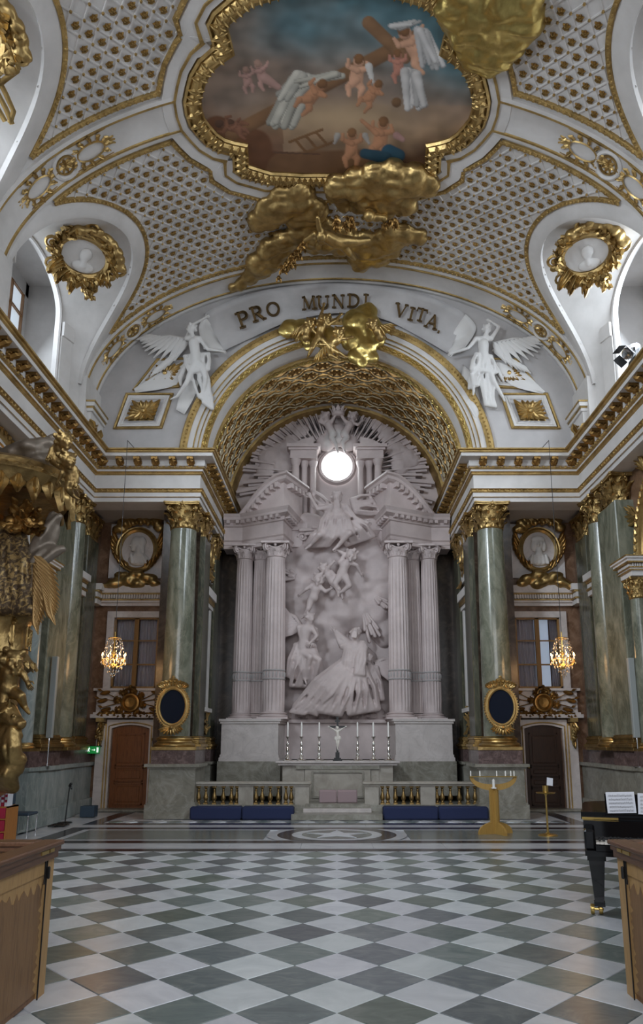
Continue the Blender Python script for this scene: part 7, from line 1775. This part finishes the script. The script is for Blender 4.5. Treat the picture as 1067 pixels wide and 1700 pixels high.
bar(-.52 * u, .42 * k, -.62 * u, -.05 * k, .10 * k); bar(-.53 * u, .38 * k, -.36 * u, .2 * k, .06 * k); bar(-.53 * u, .38 * k, -.74 * u, .2 * k, .06 * k); bar(-.62 * u, -.05 * k, -.48 * u, -.25 * k, .08 * k); bar(-.48 * u, -.25 * k, -.5 * u, -.6 * k, .07 * k); bar(-.62 * u, -.05 * k, -.72 * u, -.4 * k, .08 * k); bar(-.72 * u, -.4 * k, -.88 * u, -.45 * k, .06 * k)
bar(-.15 * u, 0, .35 * u, 0, .07 * k); bar(.35 * u, .02 * k, .2 * u, .28 * k, .06 * k); bar(.35 * u, -.02 * k, .2 * u, -.28 * k, .06 * k); m.box(.58 * u, .86 * u, -.004, .001, -.7 * k, .7 * k)
m.obj('pictogram', MT['sign_white'], t, smooth=0)
p = PX(1040, 582, 5.68)
t = thing('stage_spotlight', 'small grey spotlight with black barn doors on the right cornice ledge', 'spotlight', (p.x, p.y, 8.51))
h = p.z - 8.51; m = MB(); m.cap((.1, 0, 0.01), (.1, 0, h * .8), .015, .015, 8); m.box(.0, .2, -.08, .08, 0, .02); m.tube([(.1, -.12, h), (.1, -.14, h - .1), (.1, 0, h - .15), (.1, .14, h - .1), (.1, .12, h)], .012, 5); m.obj('yoke', MT['black_metal'], t)
R = Matrix.Translation((.1, 0, h)) @ Matrix.Rotation(-2.3, 4, 'Y') @ Matrix.Rotation(0.3, 4, 'X'); m = MB(); m.lathe([(.001, -.2), (.08, -.18), (.11, -.08), (.11, .12), (.13, .14), (.13, .16), (.10, .14)], 18, R); m.obj('lamp_body', MT['chrome'], t)
m = MB()
for q in range(4): m.box(-.11, .11, -.005, .005, 0, .16, R @ Matrix.Rotation(q * PI / 2, 4, 'Z') @ Matrix.Translation((0, .13, .16)) @ Matrix.Rotation(-.5, 4, 'X'))
m.obj('barn_doors', MT['black_metal'], t, smooth=0)

# ---- pulpit at the left
PX0, PY0 = -5.62, 11.3
g = px(PY0 - 0.3)
t = thing('pulpit', 'gilded baroque pulpit with canopy, brocade curtain and evangelist beasts at the left', 'pulpit', (PX0, PY0, 0))
m = MB(); m.lathe([(.30, 5.55), (.95, 5.62), (1.05, 5.72), (1.08, 5.80), (1.16, 5.86), (1.14, 5.93), (1.05, 5.98), (1.08, 6.05), (.98, 6.12), (.2, 6.22)], 48); m.obj('canopy_rim', MT['gold_antique'], t)
m = MB(); m.lathe([(.98, 5.60), (.6, 5.74), (.05, 5.80)], 36); m.obj('canopy_underside', MT['gold_dark'], t)
for i in range(26):
    a = 2 * PI * i / 26; d = V((math.cos(a), math.sin(a), 0)); m = MB(); w_ = .13
    m.leaf(d * 1.05 + V((0, 0, 5.78)), d * .05 + V((0, 0, -1)), d, .42 if i % 2 else .30, .21, .12, 1, 7, .03); m.leaf(d * 1.07 + V((0, 0, 5.78)), d * .05 + V((0, 0, -1)), d, .26, .10, .1, 2, 6, .025); m.ell(d * 1.07 + V((0, 0, 5.37 if i % 2 else 5.49)), .02, 6); m.obj('lambrequin_tab', MT['gold_antique'], t)
m = MB()
for i in range(40): a = 2 * PI * i / 40; m.leaf((1.12 * math.cos(a), 1.12 * math.sin(a), 5.88), (-math.sin(a), math.cos(a), 0.3), (math.cos(a), math.sin(a), 0), .17, .12, .4, 2, 4)
m.obj('rim_carving', MT['gold'], t, kind='stuff')
b = MB()
for x, y, r in ((55, 752, 30), (30, 760, 26), (80, 742, 22), (98, 730, 16), (10, 770, 24), (65, 770, 26), (40, 780, 22), (90, 765, 18), (-15, 760, 30)): p = PY(x, y, PY0 - .15); k = SC(y, PY0); b.ell(p - V((PX0, PY0, 0)), (r * k * 1.2, r * k * 1.2, r * k * .62), 12)
melt(b, .035, 4, .5, .05, 2.5).obj('canopy_cloud', MT['taupe_silver'], t, smooth=180)
for s_ in ('he:108,732,.75 ch:100,745,.65 pe:92,758,.6 shL:94,740,.65 elL:86,746,.7 wrL:82,755,.7 shR:106,745,.68 elR:110,756,.7 wrR:106,766,.7 hiL:90,764,.6 knL:98,772,.7 anL:108,776,.6', 'he:113,764,.9 ch:116,780,.8 pe:120,796,.75 shL:109,776,.8 elL:103,786,.85 wrL:98,796,.8 shR:123,778,.8 elR:127,790,.8 wrR:126,802,.8 hiL:117,802,.75 knL:114,812,.85 anL:120,822,.75'):
    o = figure('cherub', joints(px(PY0), s_), .72, MT['gold_antique'], t, voxel=.018, child=True, f=(.8, -.5, -.2))
# curtain, feathered wing and shell behind the preacher's place
b = MB()
drape(b, [g(-30, 880, -.1), g(35, 868, .0)], [g(-40, 1010, .15), g(52, 1012, .25)], 9, .10, .13, .05); drape(b, [g(-20, 900, .1), g(40, 890, .1)], [g(-20, 1008, .3), g(60, 1000, .2)], 6, .06, .08, .05)
sub('curtain', melt(b, .03, 2), MT['brocade'], t, smooth=180)
b = MB()
drape(b, [g(98, 858, .1), g(80, 875, .1)], [g(62, 905, .1), g(50, 925, .1)], 5, .07, .10, .05); drape(b, [g(102, 912, .1), g(70, 912, .1)], [g(55, 960, .15), g(48, 940, .15)], 4, .08, .09, .05); b.ell(g(86, 880, .05), (.14, .1, .34), 10)
sub('curled_drapery', melt(b, .03, 3), MT['taupe_silver'], t, smooth=180)
wb = MB(); wing(wb, g(62, 925, .35), g(84, 1015, .35), .42, 14, rows=4, down=(.9, 0, -.5)); wing(wb, g(60, 935, .3), g(60, 1030, .3), .40, 12, rows=3, down=(.8, 0, -.6)); sub('feathered_wing', wb, MT['wing_feather'], t)
b = MB()
for i in range(26): b.ell(g(40 + random.uniform(-22, 26), 862 + random.uniform(-18, 18), .1), random.uniform(.05, .12), 7); b.leaf(g(40 + random.uniform(-22, 26), 862 + random.uniform(-18, 18), .2), (random.uniform(-1, 1), -.3, random.uniform(-1, 1)), (0, -1, 0), .25, .14, .6, 2, 6)
sub('gilded_foliage', b, MT['gold_dark'], t)
m = MB(); m.lathe([(.30, 2.62), (.55, 2.72), (.66, 2.80), (.70, 2.88), (.62, 2.96), (.56, 3.05), (.55, 3.5), (.60, 3.58), (.66, 3.62), (.62, 3.68), (.66, 3.74), (.72, 3.78), (.70, 3.84), (.40, 3.86)], 40); m.obj('basket', MT['gold_antique'], t)
m = MB()
for i in range(8):
    a = 2 * PI * i / 8 + .2; d = V((math.cos(a), math.sin(a), 0)); sd = V((-d.y, d.x, 0))
    if i % 2 == 0:
        m.tube([d * .565 + sd * (.17 * c_) + V((0, 0, 3.28 + .17 * s_)) for c_, s_ in ((-1, -1), (1, -1), (1, 1), (-1, 1))], .014, 5, closed=True); m.ell(d * .55 + V((0, 0, 3.30)), (.05, .05, .11), 8)
        for k in range(6): m.leaf(d * .56 + V((0, 0, 3.16 + .05 * k)), sd * (-1) ** k + V((0, 0, .7)), d, .13, .06, .5, 2, 5)
    else:
        m.scroll(d * .60 + V((0, 0, 3.50)), d, (0, 0, 1), .06, 1.3, .022); m.leaf(d * .565 + V((0, 0, 3.46)), (0, 0, -1), d, .36, .10, .2, 3, 7)
for i in range(30): a = 2 * PI * i / 30; m.leaf((.68 * math.cos(a), .68 * math.sin(a), 2.9), (.2 * math.cos(a), .2 * math.sin(a), -1), (math.cos(a), math.sin(a), 0), .13, .10, .5, 1, 4)
m.obj('basket_carving', MT['gold'], t)
# the console below: child, ox head, drapery
gg = px(PY0 - .2)
figure('cherub', joints(gg, 'he:22,1098,.35 ch:18,1118,.3 pe:14,1140,.25 shL:8,1114,.3 elL:-2,1126,.3 wrL:-4,1140,.3 shR:28,1114,.3 elR:38,1118,.35 wrR:44,1130,.35 hiR:20,1148,.25 knR:34,1156,.35 anR:40,1172,.25 hiL:8,1150,.25 knL:6,1166,.3 anL:8,1180,.25'), .95, MT['gold_antique'], t, voxel=.02, child=True, f=(.6, -.7, -.2))
b = MB(); A = lambda x, y, d=0: gg(x, y, d)
b.cap(A(12, 1182, .35), A(24, 1196, .42), .16, .12); b.cap(A(24, 1196, .42), A(34, 1202, .46), .115, .085); b.ell(A(36, 1201, .46), (.07, .08, .065)); b.cap(A(2, 1190, .25), A(14, 1188, .35), .2, .15)
for q in (-1, 1): b.cap(A(12 + 3 * q, 1174, .35 + .1 * q), A(10 + 6 * q, 1160, .4 + .16 * q), .04, .012, 7); b.cap(A(8, 1178, .35 + .12 * q), A(0, 1184, .38 + .25 * q), .04, .02, 7); b.ell(A(22, 1188, .42 + .11 * q), .028, 7); b.ell(A(39, 1200, .46 + .04 * q), .02, 6)
sub('ox_head', melt(b, .016, 2, .4), MT['gold_antique'], t, smooth=180)
b = MB(); drape(b, [A(0, 1205, .25), A(24, 1210, .4)], [A(-12, 1270, .25), A(26, 1275, .4)], 6, .12, .14, .1); drape(b, [A(5, 1265, .3), A(30, 1262, .4)], [A(-5, 1305, .15), A(22, 1308, .25)], 5, .14, .10, .1); b.cap(A(-10, 1150, .0), A(-6, 1290, .05), .35, .3); drape(b, [A(10, 1212, .4), A(30, 1222, .4)], [A(20, 1258, .45), A(32, 1262, .35)], 3, .08, .08, .08)
sub('console_drapery', melt(b, .026, 2), MT['gold_antique'], t, smooth=180)
m = MB(); m.box(-.55, -.1, -.35, .35, 2.2, 2.7); m.lathe([(.15, 2.15), (.4, 2.5), (.35, 2.66)], 20); m.box(-.70, -.2, -.5, .5, .9, 2.2); m.box(-.70, -.35, -.7, .7, 2.2, 5.7); m.obj('wall_bracket', MT['gold_dark'], t, smooth=0)

# ---- portrait cartouches in the lunette splays
def splay(c, h, sx, x, y):
    best = None
    for i in range(4, 120):
        a = PI * i / 124; A = sp(sx * (S0 - LH * math.sin(a)), c + h * math.cos(a))[0]; B = V((sx * BX_, c + BH * math.cos(a), BZ + BR * math.sin(a) ** .8))
        for j in range(1, 20):
            p = A.lerp(B, j / 20); q = proj(p); e = (q[0] - x) ** 2 + (q[1] - y) ** 2
            if best is None or e < best[0]:
                a2 = a + .02; A2 = sp(sx * (S0 - LH * math.sin(a2)), c + h * math.cos(a2))[0]; best = (e, p, (A2 - A).cross(B - A).normalized())
    e, p, n_ = best
    if n_.dot(V((0, 0, EYE)) - p) < 0: n_ = -n_
    return p, n_
cart = None
for sx, sd, x, y in ((-1, 'left', 140, 412), (1, 'right', 972, 408)):
    p, n_ = splay(*LUN[0], sx, x, y)
    n_ = (n_ * .5 + (V((0, 0, EYE)) - p).normalized() * .5).normalized()
    for bay in (0, 1):
        q = p + V((0, -4.9 * bay, 0)); t = thing('lunette_cartouche', ('gilt cartouche round an oval portrait in the %s window recess above the altar end' if bay == 0 else 'gilt cartouche with ribbons in the nearer %s window recess, cut by the frame') % sd, 'cartouche', tuple(q + n_ * .30))
        U = V((0, 0, 1)); X = U.cross(n_).normalized() * 1; Z = n_.cross(X).normalized(); 
        M = Matrix(((X.x, -n_.x, Z.x, 0), (X.y, -n_.y, Z.y, 0), (X.z, -n_.z, Z.z, 0), (0, 0, 0, 1))).to_3x3().to_4x4()
        k = SC(408, p.y) * 1.18; t.rotation_euler = M.to_euler(); t.scale = (k * 100 / 1.27,) * 3 if False else (1, 1, 1)
        s = k * 29
        m = MB(); m.prism([(s * 1.08 * math.cos(2 * PI * i / 32), s * .86 * math.sin(2 * PI * i / 32)) for i in range(32)][::-1], -.06, 0, 'y'); m.obj('oval_ground', MT['plaster'], t)
        b = MB(); b.ell((0.02, -.08, .04), (s * .26, .07, s * .34)); b.ell((0.02, -.07, -s * .5), (s * .55, .07, s * .3)); b.cap((0.02, -.08, -.1), (.02, -.08, -s * .4), s * .16, s * .2); b.ell((s * .14, -.09, s * .18), (s * .24, .07, s * .28)); melt(b, .022, 2).obj('portrait_relief', MT['white'], t, smooth=180)
        m = MB(); fr = [(V((s * 1.1 * math.cos(a), 0, s * .9 * math.sin(a))), V((math.cos(a), 0, math.sin(a))), V((0, -1, 0))) for a in [2 * PI * i / 40 for i in range(40)]]
        m.sweep(fr, [(-.05, .04), (-.04, .10), (.02, .14), (.10, .10), (.14, .12), (.17, 0)], True); m.obj('gilded_frame', MT['gold'], t)
        m = MB(); random.seed(21 + bay)
        for i in range(34):
            a = 2 * PI * i / 34; ca, sa = math.cos(a), math.sin(a); rr = 1.15 + .12 * math.sin(a * 5 + 1); o = V((s * rr * ca, -.08 - .05 * (i % 2), s * (rr - .15) * sa)); dr = 1 if math.sin(a * 2.5) > 0 else -1
            m.leaf(o, (.45 * ca + dr * sa, -.25, .45 * sa - dr * ca), (0, -1, 0), s * random.uniform(.55, .95), s * .36, .9, 3, 7, .03)
            if i % 4 == 0: m.scroll(o + V((.16 * ca, -.06, .16 * sa)), (ca, 0, sa), (-sa, 0, ca), s * random.uniform(.24, .42), 1.5, s * .085, 12, i, dr)
            if i % 5 == 2: m.ell(o + V((.2 * ca, -.08, .2 * sa)), (s * .2, s * .14, s * .16), 8)
        m.obj('acanthus_wreath', MT['gold'], t)
        m = MB()
        for q_ in range(9):
            a = PI * (1.08 + .5 * q_ / 8); m.leaf((s * .9 * math.cos(a), -.14 - .02 * (q_ % 2), s * .95 * math.sin(a)), (math.cos(a) * .5 - .45, -.2, -1 + .25 * (q_ % 3)), (0, -1, 0), s * random.uniform(.6, 1.2), s * .27, .7, 5, 10, .03)
        for q_ in range(30): u = random.random(); m.ell((s * (.15 + .55 * u + random.uniform(-.2, .2)), -.16, -s * (1.0 + .9 * u + random.uniform(-.12, .12))), s * random.uniform(.07, .13), 6)
        for q_ in range(10): u = random.random(); m.leaf((s * (.1 + .6 * u), -.16, -s * (1.0 + .8 * u)), (random.uniform(-1, 1), -.3, random.uniform(-1, .5)), (0, -1, 0), s * .4, s * .22, .6, 2, 5, .02)
        m.obj('palm_pendant', MT['gold'], t)
        b = MB()
        for q_ in range(9): a = PI * (.02 + .5 * q_ / 8) * 1.4; b.ell((s * 1.45 * math.cos(a) + .1, -.12, s * 1.35 * math.sin(a)), (s * .30, .13, s * .24), 9)
        melt(b, .03, 2, .5, .05, 4).obj('gilded_drapery', MT['gold'], t, smooth=180)
        if bay:
            m = MB()
            for q_ in range(3): m.tube([(s * (1.3 + .35 * math.sin(i * 1.1 + q_)), -.15, s * (.4 - i * .42)) for i in range(7)], [s * .09] * 7, 6, flat=.35, up=(0, 1, 0))
            m.obj('gilded_ribbon', MT['gold'], t)
